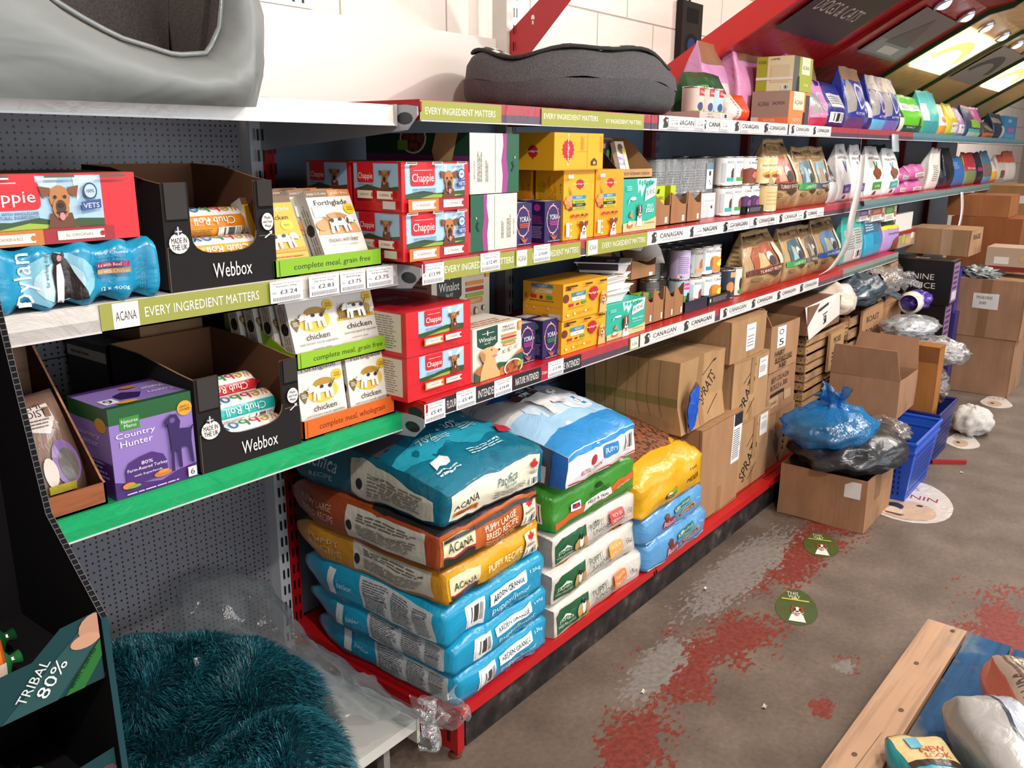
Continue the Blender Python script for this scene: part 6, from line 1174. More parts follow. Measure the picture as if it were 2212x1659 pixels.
for a, b, z1, c, f, lb, tp in ((1752, 1790, 1.80, '#d98ab4', shiny('#d98ab4', '#a9c0d0', '#c02c54'), 'pink bag with a grey kitten, right of the cartons on the top shelf', 'flat'),
    (1778, 1828, 1.80, '#22287a', [('r', .25, .45, .85, .75, '#c9c6c8'), ('l', .28, .5, .8, .7, 4, '#77747a'), ('b', .2, .12, .72, .34)], 'royal blue bag showing its printed back with barcode', 'fat'),
    (1826, 1870, 1.885, '#2b3694', shiny('#2b3694', '#c9cdd8', '#5a3a70') + [('r', 0, .80, 1, 1, '#9a7658')], 'royal blue bag with a brown open top, left of two', 'flat'),
    (1868, 1884, 1.80, '#1f2570', [('r', .2, .3, .8, .7, '#c9c6c8')], 'narrow royal blue bag between two brown-topped bags', 'flat'),
    (1882, 1912, 1.875, '#2b3694', shiny('#2b3694', '#d8a8b0', '#5ab0d8') + [('r', 0, .74, 1, 1, '#a9a29c')], 'royal blue bag with pale open top and sky base', 'flat'),
    (1908, 1942, 1.88, '#2d3a90', shiny('#2d3a90', '#c9cdd8', '#6a64a8') + [('r', 0, .70, 1, 1, '#a89888')], 'royal blue bag with a grey-brown top and lilac base', 'flat'),
    (1941, 1951, 1.80, '#1b3a34', [('r', .1, 0, .7, .4, '#d8d6cc')], 'narrow dark green bag left of the lime bag', 'flat'),
    (1950, 1998, 1.805, '#5fb82a', [('r', 0, .60, 1, .78, '#e6eee0'), ('t', .5, .69, .84, .09, 'ARDEN GRANGE', '#4a5a44'), ('r', 0, 0, .8, .2, '#1e3a26'), ('t', .3, .15, .3, .05, 'DAILY', '#d8e0d0'), ('p', [(.6, .2), (.65, .5), (.72, .2)], '#5a4a34')], 'lime green bag with a white lettered band on the top shelf', 'fat'),
    (1992, 2030, 1.855, '#56b4b0', [('r', 0, 0, 1, .3, '#3a9898'), ('r', 0, .3, .3, .7, '#cfd6d4')], 'turquoise bag right of the lime green bag', 'flat'),
    (2030, 2046, 1.79, '#e6e0d8', [('r', 0, 0, 1, .3, '#e0902c'), ('e', .5, .5, .3, .1, '#c9803c')], 'white and orange bag on the far top shelf', 'fat'),
    (2046, 2070, 1.81, '#c9b83c', [('r', .3, .1, .9, .4, '#e6e0d0'), ('t', .6, .3, .5, .07, 'BETTY', '#2c2c20'), ('r', 0, 0, 1, .06, '#7ab82a')], 'yellow bag with a white base panel on the far top shelf', 'twist'),
    (2066, 2086, 1.79, '#a888b8', [('r', .2, .1, .9, .4, '#e6dcd8'), ('t', .6, .3, .5, .07, 'BETTY', '#2c2c20')], 'lilac bag with a white base panel on the far top shelf', 'flat'),
    (2088, 2125, 1.815, '#3a4464', [('r', .4, .5, .9, 1, '#c850a0'), ('r', .2, .3, .7, .55, '#8ab83a'), ('r', .1, 0, .8, .15, '#c9cdb4'), ('r', .1, .15, .7, .25, '#3ab0a0')], 'navy bag with a magenta panel on the far top shelf', 'fat'),
    (2127, 2150, 1.72, '#4a3a34', [('r', 0, 0, 1, .3, '#d86a2c'), ('t', .6, .1, .6, .07, 'PACK', '#3a1c10'), ('e', .5, .6, .3, .2, '#7a6a60')], 'brown and orange bag on the far top shelf', 'fat'),
    (2150, 2172, 1.80, '#1e3048', [('r', 0, .6, .7, .8, '#8a8a70'), ('r', .5, .0, 1, .5, '#c9c4cc')], 'dark blue bag on the far top shelf', 'fat')):
    bagp('pet_food_bag', a, 280, b, Z, z1, c, f, lb, d=.13, top=tp, y=1.46)
carton('blue_carton', 'tall sky blue carton at the far right end of the top shelf', 'carton', xs(2172, 295, 1.4), xs(2198, 295, 1.4), 1.42, 1.56, Z, 1.79, '#3a86b8', f=[('e', .4, .8, .15, .08, '#8ac0dc'), ('r', .3, .3, .8, .5, '#b06aa8'), ('r', .1, .05, .9, .25, '#4a9ac8')])
# ---------------------------------------------------------------- round grey dog bed lying on the top red shelf
def ringbed():
    o = empty('dog_bed', (2.36, 1.59, Z), 'round charcoal felt dog bed lying on the top red shelf', 'dog bed')
    B = Builder('fabric'); n = 64; m = 14
    def fn(u, v):
        a = 2*PI*u; b = 2*PI*v; rx, ry = .345, .205
        h = .078*(1+.10*math.sin(3*a+1.0)+.05*math.sin(7*a)); w_ = .07
        cx, cy = rx*math.cos(a), ry*math.sin(a)
        k = math.cos(b); s = math.sin(b)
        zz = h*1.02+h*(abs(s)**.75*(1 if s > 0 else -1)) 
        kk = w_*(abs(k)**.8*(1 if k > 0 else -1))
        q = .006*noise.noise(Vector((math.cos(a)*3, math.sin(a)*3, b)))
        pk = .010*math.sin(a*26+math.sin(a*5))*max(0, -s)
        return (cx+math.cos(a)*(kk+q+pk), cy+math.sin(a)*(kk+q+pk), max(.001, zz+q))
    B.grid(n, m, fn, '#565456'); B.build('bolster', o, smooth=True)
    B = Builder('fabric'); B.grid(24, 6, lambda u, v: (.36*v*math.cos(2*PI*u), .20*v*math.sin(2*PI*u), .05+.02*math.cos(v*PI/2)), '#8d8a86'); B.build('cushion', o, smooth=True)
    B = Builder('fabric'); P = []
    for k in range(64):
        a = 2*PI*k/64; h = .078*(1+.10*math.sin(3*a+1.0)+.05*math.sin(7*a)); P.append(((.345+.045)*math.cos(a), (.205+.045)*math.sin(a), h*2.0))
    B.tube(P, .0055, '#3c3a38', n=6, closed=True); B.build('piping', o, smooth=True)
    B = Builder('fabric'); B.grid(64, 3, lambda u, v: ((.345+.042-.06*v)*math.cos(2*PI*u), (.205+.042-.06*v)*math.sin(2*PI*u), .078*(1+.10*math.sin(6*PI*u+1.0)+.05*math.sin(14*PI*u))*(2.02+.10*math.sin(v*PI))), lambda u, v: ('#d8d2c8' if int(u*40+v*3) % 2 else '#4a4846', 'fabric')); B.build('patterned_top', o, smooth=True)
    return o
rb = ringbed(); rb.location = (2.36, 1.59, Z+.004)
# ================================================================ stacks of full sacks on the base shelf (top .145)
SK = 'full sacks stacked on the red base shelf'
Z = .147
AGB = '#149ac4'
agf = [('r', .18, .12, .36, .88, '#eef0f2'), ('b', .20, .2, .34, .8), ('p', [(.40, .50), (.80, .55), (.80, .92), (.40, .84)], '#f2f3f4'), ('t', .60, .70, .34, .16, 'ARDEN GRANGE', '#2c3a48'), ('t', .63, .34, .42, .22, 'puppy/junior', '#e9f6fb'), ('t', .66, .13, .34, .09, 'rich in fresh chicken', '#bfe4f2'), ('t', .89, .80, .11, .13, '12kg', '#e9f6fb')]
agl = [('r', .48, .08, .95, .95, '#c9ccd0'), ('l', .50, .12, .68, .9, 14, '#5c6068'), ('l', .70, .12, .82, .9, 14, '#5c6068'), ('l', .84, .12, .93, .9, 14, '#5c6068'), ('r', .26, .15, .31, .9, '#d4d8dc'), ('t', .38, .5, .1, .3, 'junior', '#cfe8f2', PI/2*0)]
sack('food_sack', 'sky blue puppy sack at the bottom of the first stack', 'sack', 1.408, 1.800, 1.262, 1.80, Z, Z+.108, AGB, f=agf, l=agl, group=SK)
sack('food_sack', 'sky blue puppy sack second from the bottom of the first stack', 'sack', 1.385, 1.785, 1.258, 1.80, Z+.102, Z+.200, AGB, f=agf, l=agl, group=SK, yaw=.015)
sack('food_sack', 'sky blue puppy sack third from the bottom, just under the yellow one', 'sack', 1.368, 1.775, 1.262, 1.80, Z+.190, Z+.310, AGB, f=agf, l=agl, t=[('t', .3, .3, .3, .06, 'puppy', '#bfe4f2')], group=SK, yaw=-.01)
def ac(c, t1, t2, under='#2a2422', cream='#ece2b8'):
    a = [('r', 0, 0, 1, .10, under), ('p', [(.02, .08), (.30, .08), (.31, .82), (.18, .92), (.02, .86)], cream), ('p', [(.02, .06), (.30, .06), (.30, .24), (.22, .34), (.12, .22), (.02, .28)], '#2f3020'), ('p', [(.02, .26), (.12, .22), (.22, .34), (.30, .26), (.30, .32), (.2, .40), (.1, .28), (.02, .32)], '#a8324a'), ('t', .16, .56, .22, .26, 'ACANA', '#2a2220'),
         ('r', .80, .06, .97, .92, '#e6dfc8'), ('maple', .885, .74, .055, '#c8242e'), ('l', .82, .44, .95, .54, 2, '#5a5650'), ('b', .835, .10, .945, .38)]
    if t2: a += [('t', .55, .68, .32, .20, t1, '#f2e6c8'), ('t', .56, .44, .34, .20, t2, '#f2e6c8'), ('l', .38, .12, .76, .3, 3, '#dca070')]
    else: a += [('t', .55, .62, .38, .22, t1, '#f5ecc8'), ('l', .38, .1, .76, .42, 4, '#c99a20')]
    return a
acl = lambda t1, t2, c: [('r', .46, .10, .94, .92, '#cfcabd'), ('e', .485, .45, .018, .14, '#26221f'), ('l', .53, .6, .92, .85, 3, '#6a665c'), ('l', .53, .2, .90, .55, 6, '#7a766c'), ('t', .26, .64, .22, .17, t1, '#c9b090')] + ([('t', .27, .40, .24, .17, t2, '#c9b090')] if t2 else [])
sack('food_sack', 'golden yellow sack with cream lettered end in the first stack', 'sack', 1.365, 1.752, 1.262, 1.82, Z+.303, Z+.412, '#c98a1c', f=[('r', 0, 0, 1, 1, '#dca41c')]+ac('#d8a01c', 'PUPPY RECIPE', '', '#2c2a20'), l=acl('PUPPY', 'RECIPE', 0), t=[('r', 0, .8, 1, 1, '#b08a4a')], group=SK, yaw=.01, tilt=.02)
sack('food_sack', 'burnt orange puppy sack, second from the top of the first stack', 'sack', 1.352, 1.740, 1.258, 1.82, Z+.402, Z+.520, '#9c4420', f=[('r', 0, 0, 1, 1, '#c0622c')]+ac('#c0622c', 'PUPPY LARGE', 'BREED RECIPE')+[('r', 0, .88, 1, 1, '#2a2426')], l=acl('PUPPY LARGE', 'BREED RECIPE', 0), t=[('r', 0, 0, 1, .5, '#2c2628'), ('p', [(0, .4), (.4, .55), (.3, .75), (0, .8)], '#a34a26')], group=SK, yaw=-.012, tilt=.02)
TL = '#11667e'
tt = [('p', [(0, 0), (1, 0), (1, .22), (.8, .30), (.6, .24), (.4, .32), (.2, .24), (0, .30)], '#12718a'), ('p', [(0, .30), (.2, .24), (.4, .32), (.6, .24), (.8, .30), (1, .22), (1, .42), (.75, .48), (.5, .44), (.25, .48), (0, .40)], '#2a9cb4'), ('p', [(0, .52), (.3, .56), (.6, .66), (1, .62), (1, 1), (0, 1)], '#4a4a50'), ('p', [(.15, .64), (.35, .60), (.62, .70), (.8, .95), (.5, 1), (.3, .8)], '#6d645e'),
      ('t', .30, .42, .16, .05, '70%', '#d8e4e6'), ('t', .60, .48, .16, .05, '30%', '#d8e4e6'), ('t', .45, .45, .03, .03, '+', '#d8e4e6'), ('t', .80, .52, .03, .03, '+', '#d8e4e6'), ('l', .32, .34, .48, .40, 3, '#bfe0e6'), ('l', .60, .38, .78, .45, 3, '#bfe0e6'), ('l', .42, .14, .8, .20, 3, '#bfe0e6'), ('p', [(.10, .14), (.12, .22), (.24, .24), (.28, .20), (.24, .15), (.15, .17)], '#e6eef0'), ('l', .08, .08, .28, .13, 2, '#cfe4ea'), ('p', [(.84, .25), (.90, .36), (.99, .34), (.98, .24)], '#c8283a'), ('t', .45, .80, .34, .06, 'Pacifica', '#241f20', 0, .3), ('t', .47, .74, .22, .03, 'RECIPE', '#241f20')]
sack('food_sack', 'teal blue sack lettered in script, topmost of the first stack', 'sack', 1.362, 1.755, 1.252, 1.85, Z+.508, Z+.650, TL, f=[('r', .03, .05, .96, .95, '#e9e5cc'), ('t', .17, .50, .24, .26, 'ACANA', '#2a2220'), ('r', .05, .16, .28, .30, '#c8742c'), ('t', .165, .23, .19, .08, 'HIGHEST PROTEIN', '#3a2412'), ('t', .58, .66, .22, .26, 'Pacifica', '#1d5a6c', 0, .3), ('t', .6, .45, .12, .09, 'RECIPE', '#1d5a6c'), ('l', .42, .15, .8, .36, 3, '#7a766c'), ('maple', .885, .76, .05, '#c8242e'), ('l', .83, .5, .94, .6, 2, '#5a5650'), ('b', .845, .14, .935, .42)],
     l=[('t', .30, .58, .24, .34, 'Pacifica', '#c9dade', 0, .3), ('t', .31, .24, .15, .12, 'RECIPE', '#c9dade'), ('p', [(.50, .15), (.50, .85), (.56, .94), (.95, .7), (.96, .1), (.6, .06)], '#c9c5b6'), ('e', .55, .42, .02, .12, '#26221f'), ('l', .60, .2, .92, .7, 7, '#7a766c')], t=squeeze(tt, .66), group=SK, bulge=.03, wr=.008, nose=.30)
# second stack
JWC = '#ddd6ca'
def jw(col, w1, w2):
    return [('r', .0, 0, 1, .22, '#c9beb2'), ('p', [(.02, .10), (.34, .14), (.36, .84), (.08, .90), (.02, .75)], '#1f5c3a'), ('t', .11, .44, .14, .13, 'JAMES', '#d8e0d0'), ('t', .11, .30, .17, .09, 'WELLBELOVED', '#d8e0d0'), ('p', [(.04, .50), (.11, .66), (.18, .50), (.11, .56)], '#d8e0d0'), ('e', .24, .44, .035, .20, '#c99a5c'), ('e', .275, .52, .025, .24, '#f2ece2'), ('e', .275, .68, .02, .08, '#2a2422'), ('e', .315, .45, .025, .18, '#c9905c'), ('e', .27, .22, .08, .06, '#7aa83a'),
            ('t', .47, .76, .17, .22, 'PUPPY/', '#2c4a34'), ('t', .50, .50, .20, .22, 'JUNIOR', '#2c4a34'), ('t', .50, .28, .16, .06, '4 UP TO 18 MONTHS', '#4a4a44'), ('rr', .62, .40, .80, .93, .03, col), ('t', .71, .80, .12, .10, w1, '#f3ece0'), ('t', .71, .58, .15, .12, w2, '#f3ece0'), ('l', .65, .26, .78, .36, 2, '#8a8478'), ('t', .88, .62, .08, .26, '15kg', '#33302c')]
jwl = [('r', .86, 0, 1, 1, '#8a8178')]
for k, (z0, z1, x0, x1, c, w1, w2, lb, ya) in enumerate(((Z, Z+.118, 1.812, 2.325, '#e0823c', 'RICH IN', 'TURKEY & RICE', 'cream puppy sack with an orange badge, bottom of the second stack', 0), (Z+.108, Z+.226, 1.80, 2.290, '#e8a84a', 'RICH IN', 'LAMB & RICE', 'cream puppy sack with a light orange badge, middle of the cream three', .02), (Z+.216, Z+.335, 1.818, 2.285, '#c8504a', 'RICH IN', 'CHICKEN & RICE', 'cream puppy sack with a red badge, top of the cream three', .0))):
    sack('food_sack', lb, 'sack', x0, x1, 1.262+.004*k, 1.80, z0, z1, JWC, f=jw(c, w1, w2), l=jwl, t=[('r', .1, .03, .9, .2, '#b07a4c', 'kibble')], group=SK, yaw=ya)
sack('food_sack', 'green sack with orange band and white lettered panel', 'sack', 1.812, 2.262, 1.262, 1.80, Z+.326, Z+.462, '#3a8c2c', f=[('r', 0, 0, 1, .12, '#3a7c2c'), ('p', [(.0, .12), (1, .40), (1, .60), (.62, .52), (0, .34)], '#d0622a'), ('p', [(.30, .20), (.66, .32), (.64, .60), (.32, .46)], '#eceae6'), ('t', .48, .40, .26, .10, 'FIELD & TRIAL', '#33302c', .03), ('t', .5, .29, .2, .07, 'WORKING 26', '#c8622c', .03), ('t', .50, .66, .27, .10, "SKINNER'S", '#16380f', .03), ('p', [(.44, .76), (.47, .88), (.52, .90), (.54, .80), (.56, .76)], '#16380f'), ('r', .14, .42, .24, .66, '#e9e9ec'), ('r', .155, .50, .225, .62, '#2a3a80'), ('r', .18, .50, .2, .62, '#c8242e'), ('r', .155, .545, .225, .575, '#c8242e'), ('t', .80, .46, .2, .05, 'ADULT WORKING DOG', '#f0d8c0', .05)],
     l=[('b', .72, .25, .93, .75)], group=SK, bulge=.022)
rc_t = [('r', 0, 0, 1, .18, '#2f8ccc'), ('r', 0, .18, 1, .45, '#a9d2ee'), ('e', .55, .45, .35, .16, '#dcecf6'), ('r', 0, .5, 1, 1, '#c9bebc'), ('e', .70, .34, .16, .09, '#e6f1f8'), ('r', .74, .30, .78, .42, '#2f8cc4'), ('e', .76, .36, .05, .03, '#f2f6f8'), ('t', .76, .36, .02, .03, '3', '#2a4a7a'), ('p', [(.12, .72), (.3, .62), (.9, .68), (.8, .76), (.45, .80)], '#2a5a9a'), ('t', .45, .74, .36, .055, 'PUPPY', '#dfe8f0'), ('r', .30, .62, .58, .665, '#26302c'), ('t', .44, .643, .2, .03, 'MINI', '#e9eeee'), ('t', .45, .90, .66, .06, 'ROYAL CANIN', '#a8242e'), ('r', .12, .845, .8, .855, '#a8242e'), ('e', .4, .97, .06, .02, '#a8242e'),
        ('e', .38, .56, .13, .045, '#f3efec'), ('e', .30, .58, .07, .04, '#5a2c20'), ('e', .47, .57, .05, .035, '#5a2c20'), ('e', .39, .55, .03, .012, '#4a2c26'), ('p', [(.28, .54), (.50, .54), (.62, .36), (.58, .33), (.46, .42), (.40, .30), (.34, .30), (.34, .44)], '#f0ebe6'), ('e', .60, .50, .045, .028, '#eef2f4'), ('e', .60, .50, .015, .012, '#a8442c')]
sack('food_sack', 'large white and pale blue puppy sack lying on top of the second stack', 'sack', 1.815, 2.215, 1.235, 1.84, Z+.462, Z+.622, '#e9e6e6', f=[('r', 0, 0, 1, 1, '#eef0f2'), ('r', 0, .86, 1, 1, '#2f8ccc'), ('t', .30, .30, .30, .16, 'ROYAL CANIN', '#c0242e'), ('e', .32, .56, .045, .14, '#c0242e'), ('rr', .46, .40, .66, .82, .03, '#2a86c8'), ('t', .56, .62, .16, .18, 'PUPPY', '#eef4f8'), ('b', .80, .30, .93, .86), ('r', 0, .08, 1, .12, '#b8242c')],
     l=[('r', 0, 0, 1, 1, '#4a4e5c'), ('r', .04, .10, .9, .5, '#cfd2d4'), ('l', .06, .14, .88, .46, 5, '#55585e'), ('r', .93, 0, 1, 1, '#1f5fa8')], t=squeeze(rc_t, .70), group=SK, yaw=.03, bulge=.03, nose=.32)
# third stack
BL = '#5a9cd0'
bk = lambda z: [('r', 0, 0, 1, .06, '#cfe0ee'), ('rr', .26, .18, .45, .58, .02, '#a81c3c'), ('t', .355, .38, .17, .24, 'Bakers', '#f3ece8'), ('p', [(.30, .55), (.27, .75), (.31, .88), (.35, .84), (.34, .58)], '#6a3420'), ('p', [(.42, .62), (.76, .74), (.76, .95), (.44, .84)], '#1f6a50'), ('t', .51, .76, .13, .14, 'PUPPY', '#eef4ec', .05), ('t', .66, .84, .16, .06, '& WEANED 12 MONTHS', '#dfe8de', .05), ('p', [(.46, .40), (.80, .52), (.82, .68), (.46, .56)], '#d89a4c'), ('p', [(.475, .43), (.79, .54), (.80, .65), (.475, .535)], '#7a2a1c'), ('t', .63, .545, .26, .05, 'TASTY CHICKEN & VEG', '#f0e0d0', .05), ('t', .88, .82, .07, .09, '2.5kg', '#b8d2e6')]
sack('food_sack', 'light blue small sack at the bottom of the third stack', 'sack', 2.335, 2.775, 1.245, 1.62, Z, Z+.118, BL, f=bk(0), group=SK, pinch=.7)
sack('food_sack', 'light blue small sack under the yellow mixer sack', 'sack', 2.305, 2.745, 1.250, 1.62, Z+.106, Z+.215, BL, f=bk(0), group=SK, yaw=.02, pinch=.7)
sack('food_sack', 'yellow sack with a kibble picture and green upper part on the third stack', 'sack', 2.268, 2.718, 1.245, 1.84, Z+.208, Z+.415, '#e0a818', f=[('t', .82, .46, .22, .16, 'MIXER', '#3a2a10'), ('t', .80, .80, .12, .10, '15kg', '#3a2a10'), ('r', .34, .20, .52, .36, '#26241c'), ('t', .43, .28, .15, .08, 'FOLD HILL', '#eae6da'), ('p', [(.34, .36), (.40, .50), (.52, .52), (.52, .36)], '#7aa83a'), ('p', [(.34, .36), (.36, .48), (.42, .44), (.40, .36)], '#efe8d0')],
     t=[('r', 0, .13, 1, .48, '#8a5438', 'kibble'), ('r', 0, .48, 1, 1, '#2c8a2a')], group=SK, bulge=.03, wr=.008, nose=.42)
# ================================================================ cardboard cartons beyond
CB = '#a87f5c'
def cbox(label, x0, x1, y0, y1, z0, z1, c=CB, f=(), l=(), t=(), r=(), yaw=0, wob=.006, name='cardboard_box', group=None, cat='cardboard box'):
    w, d, h = x1-x0, y1-y0, z1-z0
    tape = [('r', .46, 0, .56, .28, '#9a7350'), ('r', 0, .985, 1, .99, '#6d4c34')]
    B = Builder('card'); B.box(-w/2, w/2, -d/2, d/2, 0, h, c); B.face('f').draw(tape+list(f)); B.face('l').draw([('r', .985, 0, .99, 1, '#7d5a40')]+list(l))
    B.face('t').draw([('r', 0, .492, 1, .50, '#5c4030'), ('r', 0, .45, 1, .455, '#96704e'), ('r', 0, .54, 1, .545, '#96704e')]+list(t))
    if r: B.face('r').draw(r)
    sd = random.random()*50
    def wp(p):
        q = noise.noise_vector(p*5+Vector((sd, 0, 0)))*wob
        if p.z < .01: q.z = 0
        return p+q
    o = B.build(name, cut=(.04, .04, .04), warp=wp); tag(o, label, cat, group or 'brown cardboard stock boxes'); return place(o, ((x0+x1)/2, (y0+y1)/2, z0), yaw)
INK = '#2e2622'
spr = [('t', .38, .40, .58, .20, 'SPRATS', INK, .85), ('p', [(.28, .62), (.285, .61), (.62, .86), (.615, .87)], INK), ('p', [(.40, .12), (.405, .11), (.62, .30), (.615, .31)], INK)]
paper = lambda x0, y0, x1, y1: [('r', x0, y0, x1, y1, '#e6e2de'), ('t', (x0+x1)/2, y1-(y1-y0)*.2, (x1-x0)*.6, (y1-y0)*.06, 'FROZEN', '#3a3836'), ('l', x0+.03, y0+.08, x1-.03, y0+(y1-y0)*.6, 4, '#9a9692')]
cbox('large brown box with a long printed delivery sheet, beside the yellow mixer sack', 2.775, 3.135, 1.285, 1.86, Z, .522, f=[('r', .78, .44, 1, .98, '#e9e6e4'), ('r', .80, .85, 1, .98, '#2c2a2c'), ('l', .80, .48, .98, .82, 14, '#6a6866'), ('r', .0, .0, .02, 1, '#96704e')], wob=.004)
# box with a torn corner showing blue film
def torn():
    o = empty('torn_cardboard_box', (2.84, 1.52, .526), 'crushed brown box with a torn corner showing blue film', 'cardboard box', 'brown cardboard stock boxes', yaw=.02)
    w, d, h = .375, .38, .262; B = Builder('card'); B.box(-w/2, w/2, -d/2, d/2, 0, h, '#b08a62')
    B.face('f').draw([('r', .40, 0, .52, 1, '#9c7852'), ('t', .62, .5, .36, .20, 'SPRATS', INK, .80), ('p', [(.52, .70), (.525, .69), (.80, .90), (.795, .91)], INK), ('p', [(.62, .12), (.625, .11), (.85, .34), (.845, .35)], INK)])
    B.face('l').draw([('r', 0, .38, 1, .50, '#8c7a48'), ('p', [(0, .22), (.7, .24), (.95, .12), (.7, .02), (0, .12)], '#a8835c')] + [('r', .12*k+.1, .2, .12*k+.104, 1, '#7d6040') for k in range(7)])
    B.face('t').draw([('r', 0, .49, 1, .50, '#6d5038'), ('r', .0, .3, 1, .42, '#96764c')])
    def wp(p):
        q = noise.noise_vector(p*7)*.010; s = max(0, 1-p.z/.10)
        if p.z < .01: q.z = 0
        return Vector((p.x*(1-.02*s)+q.x, p.y+q.y-(.02*s if p.y < 0 else 0), p.z*(1-.03*(p.x > .1))+q.z*.5))
    B.build('box_body', o, cut=(.035, .035, .035), warp=wp)
    B = Builder('film'); P = [(.06, .02), (.10, .0), (.22, .10), (.27, .55), (.20, .60), (.07, .52), (.02, .3)]
    P3 = [(-w/2+.018+a*w*.9, -d/2-.030-.003*math.sin(i), b*h+.012) for i, (a, b) in enumerate(P)]
    c_ = Vector((-w/2+.068, -d/2-.036, h*.33)); n = len(P3)
    for i in range(n): B.poly([P3[i], P3[(i+1) % n], c_], '#0f4fb8')
    B.build('blue_film', o, cut=(.012, 0, .02), warp=lambda p: p+noise.noise_vector(p*60)*.006, smooth=True)
    B = Builder('card'); B.poly([c_+(Vector(p)-c_)*(1.12+.06*math.sin(i*2.1))+Vector((0, .004, 0)) for i, p in enumerate(P3)], '#6e5038'); B.build('torn_edge', o)
torn()
cbox('brown box marked in pen with a white label, bottom of the second column', 3.150, 3.468, 1.30, 1.75, Z, .445, '#b08a62', f=spr+[('r', .46, .4, .58, 1, '#9c7852')]+paper(.68, .66, .93, .96))
cbox('brown box marked in pen with a white label, middle of the second column', 3.085, 3.430, 1.31, 1.76, .447, .705, '#b08a62', f=spr+[('r', .46, .4, .58, 1, '#9c7852')]+paper(.70, .60, .95, .92))
cbox('brown box under the shelf with a white label, top of the second column', 3.055, 3.400, 1.32, 1.80, .707, .868, '#aa835e', f=paper(.42, .18, .68, .82))
cbox('brown box with curved pen marks at the end of the red base', 3.492, 3.800, 1.315, 1.75, Z, .400, CB, f=[('r', .28, .5, .40, 1, '#96704e')]+[('e', .7, .2+.12*k, .05, .03, '#5a4434') for k in range(5)]+[('e', .72, .2+.12*k, .05, .03, CB, 'card') for k in range(5)])
cbox('brown box lettered in black pen for beef rolls', 3.452, 3.770, 1.315, 1.72, .402, .588, '#a3795a', f=[('t', .44, .80, .62, .13, 'BEEF COLLAGEN', INK), ('t', .42, .62, .60, .13, 'ROLLS x 300', INK), ('r', .12, .40, .62, .48, '#2a2220'), ('r', .05, .14, .42, .38, '#b89472'), ('t', .22, .26, .28, .10, 'Camden', INK), ('r', .62, .2, .85, .42, '#b89472')])
def openbox(label, x0, x1, y0, y1, z0, z1, c, f=(), flaps=('l', 'f', 'k'), name='open_cardboard_box', ang=.6, yaw=0, h2=.13):
    w, d, h = x1-x0, y1-y0, z1-z0; T = .004
    o = empty(name, ((x0+x1)/2, (y0+y1)/2, z0), label, 'cardboard box', 'brown cardboard stock boxes', yaw)
    B = Builder('card'); B.box(-w/2, w/2, -d/2, d/2, 0, T, c)
    B.box(-w/2, w/2, -d/2, -d/2+T, T, h, c); B.box(-w/2, w/2, d/2-T, d/2, T, h, c); B.box(-w/2, -w/2+T, -d/2+T, d/2-T, T, h, c); B.box(w/2-T, w/2, -d/2+T, d/2-T, T, h, c)
    B.face('f', (-w/2, w/2, -d/2, d/2, 0, h)).draw([('r', .46, .0, .56, .3, '#96704e')]+list(f)); B.build('box_body', o, cut=(.05, .05, .05), warp=lambda p: p+noise.noise_vector(p*5)*.004)
    for k in flaps:
        B = Builder('card'); ax, a0 = {'f': ('x', -1), 'k': ('x', 1), 'l': ('y', -1), 'r': ('y', 1)}[k]
        if ax == 'x': B.poly([(-w/2, 0, 0), (w/2, 0, 0), (w/2-.02, a0*h2*math.cos(ang), h2*math.sin(ang)), (-w/2+.02, a0*h2*math.cos(ang), h2*math.sin(ang))], c); fl = B.build('flap', o, thick=T); fl.location = (0, a0*d/2, h)
        else: B.poly([(0, -d/2, 0), (0, d/2, 0), (a0*h2*math.cos(ang), d/2-.02, h2*math.sin(ang)), (a0*h2*math.cos(ang), -d/2+.02, h2*math.sin(ang))], c); fl = B.build('flap', o, thick=T); fl.location = (a0*w/2, 0, h)
    return o
openbox('tall open brown box lettered HAIRY in pen, standing on the beef rolls box', 3.452, 3.765, 1.315, 1.70, .590, .790, CB, f=[('r', .22, .50, .52, .96, '#e9e6e2'), ('t', .36, .84, .16, .12, 'O', '#1d1a1a'), ('t', .37, .62, .16, .14, '5', '#1d1a1a'), ('t', .34, .38, .36, .12, 'HAIRY', INK), ('t', .50, .24, .62, .12, 'BUFFALO EARS', INK), ('r', .18, .17, .80, .185, INK), ('t', .46, .09, .28, .12, 'X60', INK)], flaps=('l', 'k'), ang=1.0, h2=.10)
# slatted wooden crates
WD = '#a9825c'
def crate(label, x0, x1, y0, y1, z0, h, gap=True):
    w, d = x1-x0, y1-y0; o = empty('wooden_crate', ((x0+x1)/2, (y0+y1)/2, z0), label, 'wooden crate', 'slatted wooden crates stacked beyond the boxes')
    for i in range(2):
        zz = (.008, h*.56)[i]; hh = h*.36
        for q, dr in (((-w/2, w/2, -d/2, -d/2+.008), 'f'), ((-w/2, w/2, d/2-.008, d/2), 'k'), ((-w/2, -w/2+.008, -d/2+.008, d/2-.008), 'l'), ((w/2-.008, w/2, -d/2+.008, d/2-.008), 'r')):
            B = Builder('wood'); B.box(*q, zz, zz+hh, WD)
            if dr in 'fl': B.face(dr).draw([('e', .04, .5, .008, .12, '#4a3424'), ('e', .96, .5, .008, .12, '#4a3424')])
            B.build('slat', o, bevel=.001)
    for sx in (-1, 1):
        for sy in (-1, 1):
            B = Builder('wood'); B.box(sx*(w/2-.02)-.011, sx*(w/2-.02)+.011, sy*(d/2-.02)-.011, sy*(d/2-.02)+.011, 0, h, '#8a6644'); B.build('corner_post', o)
    B = Builder('wood'); B.box(-w/2+.01, w/2-.01, -d/2+.01, d/2-.01, 0, .006, '#8a6644'); B.build('crate_base', o); return o
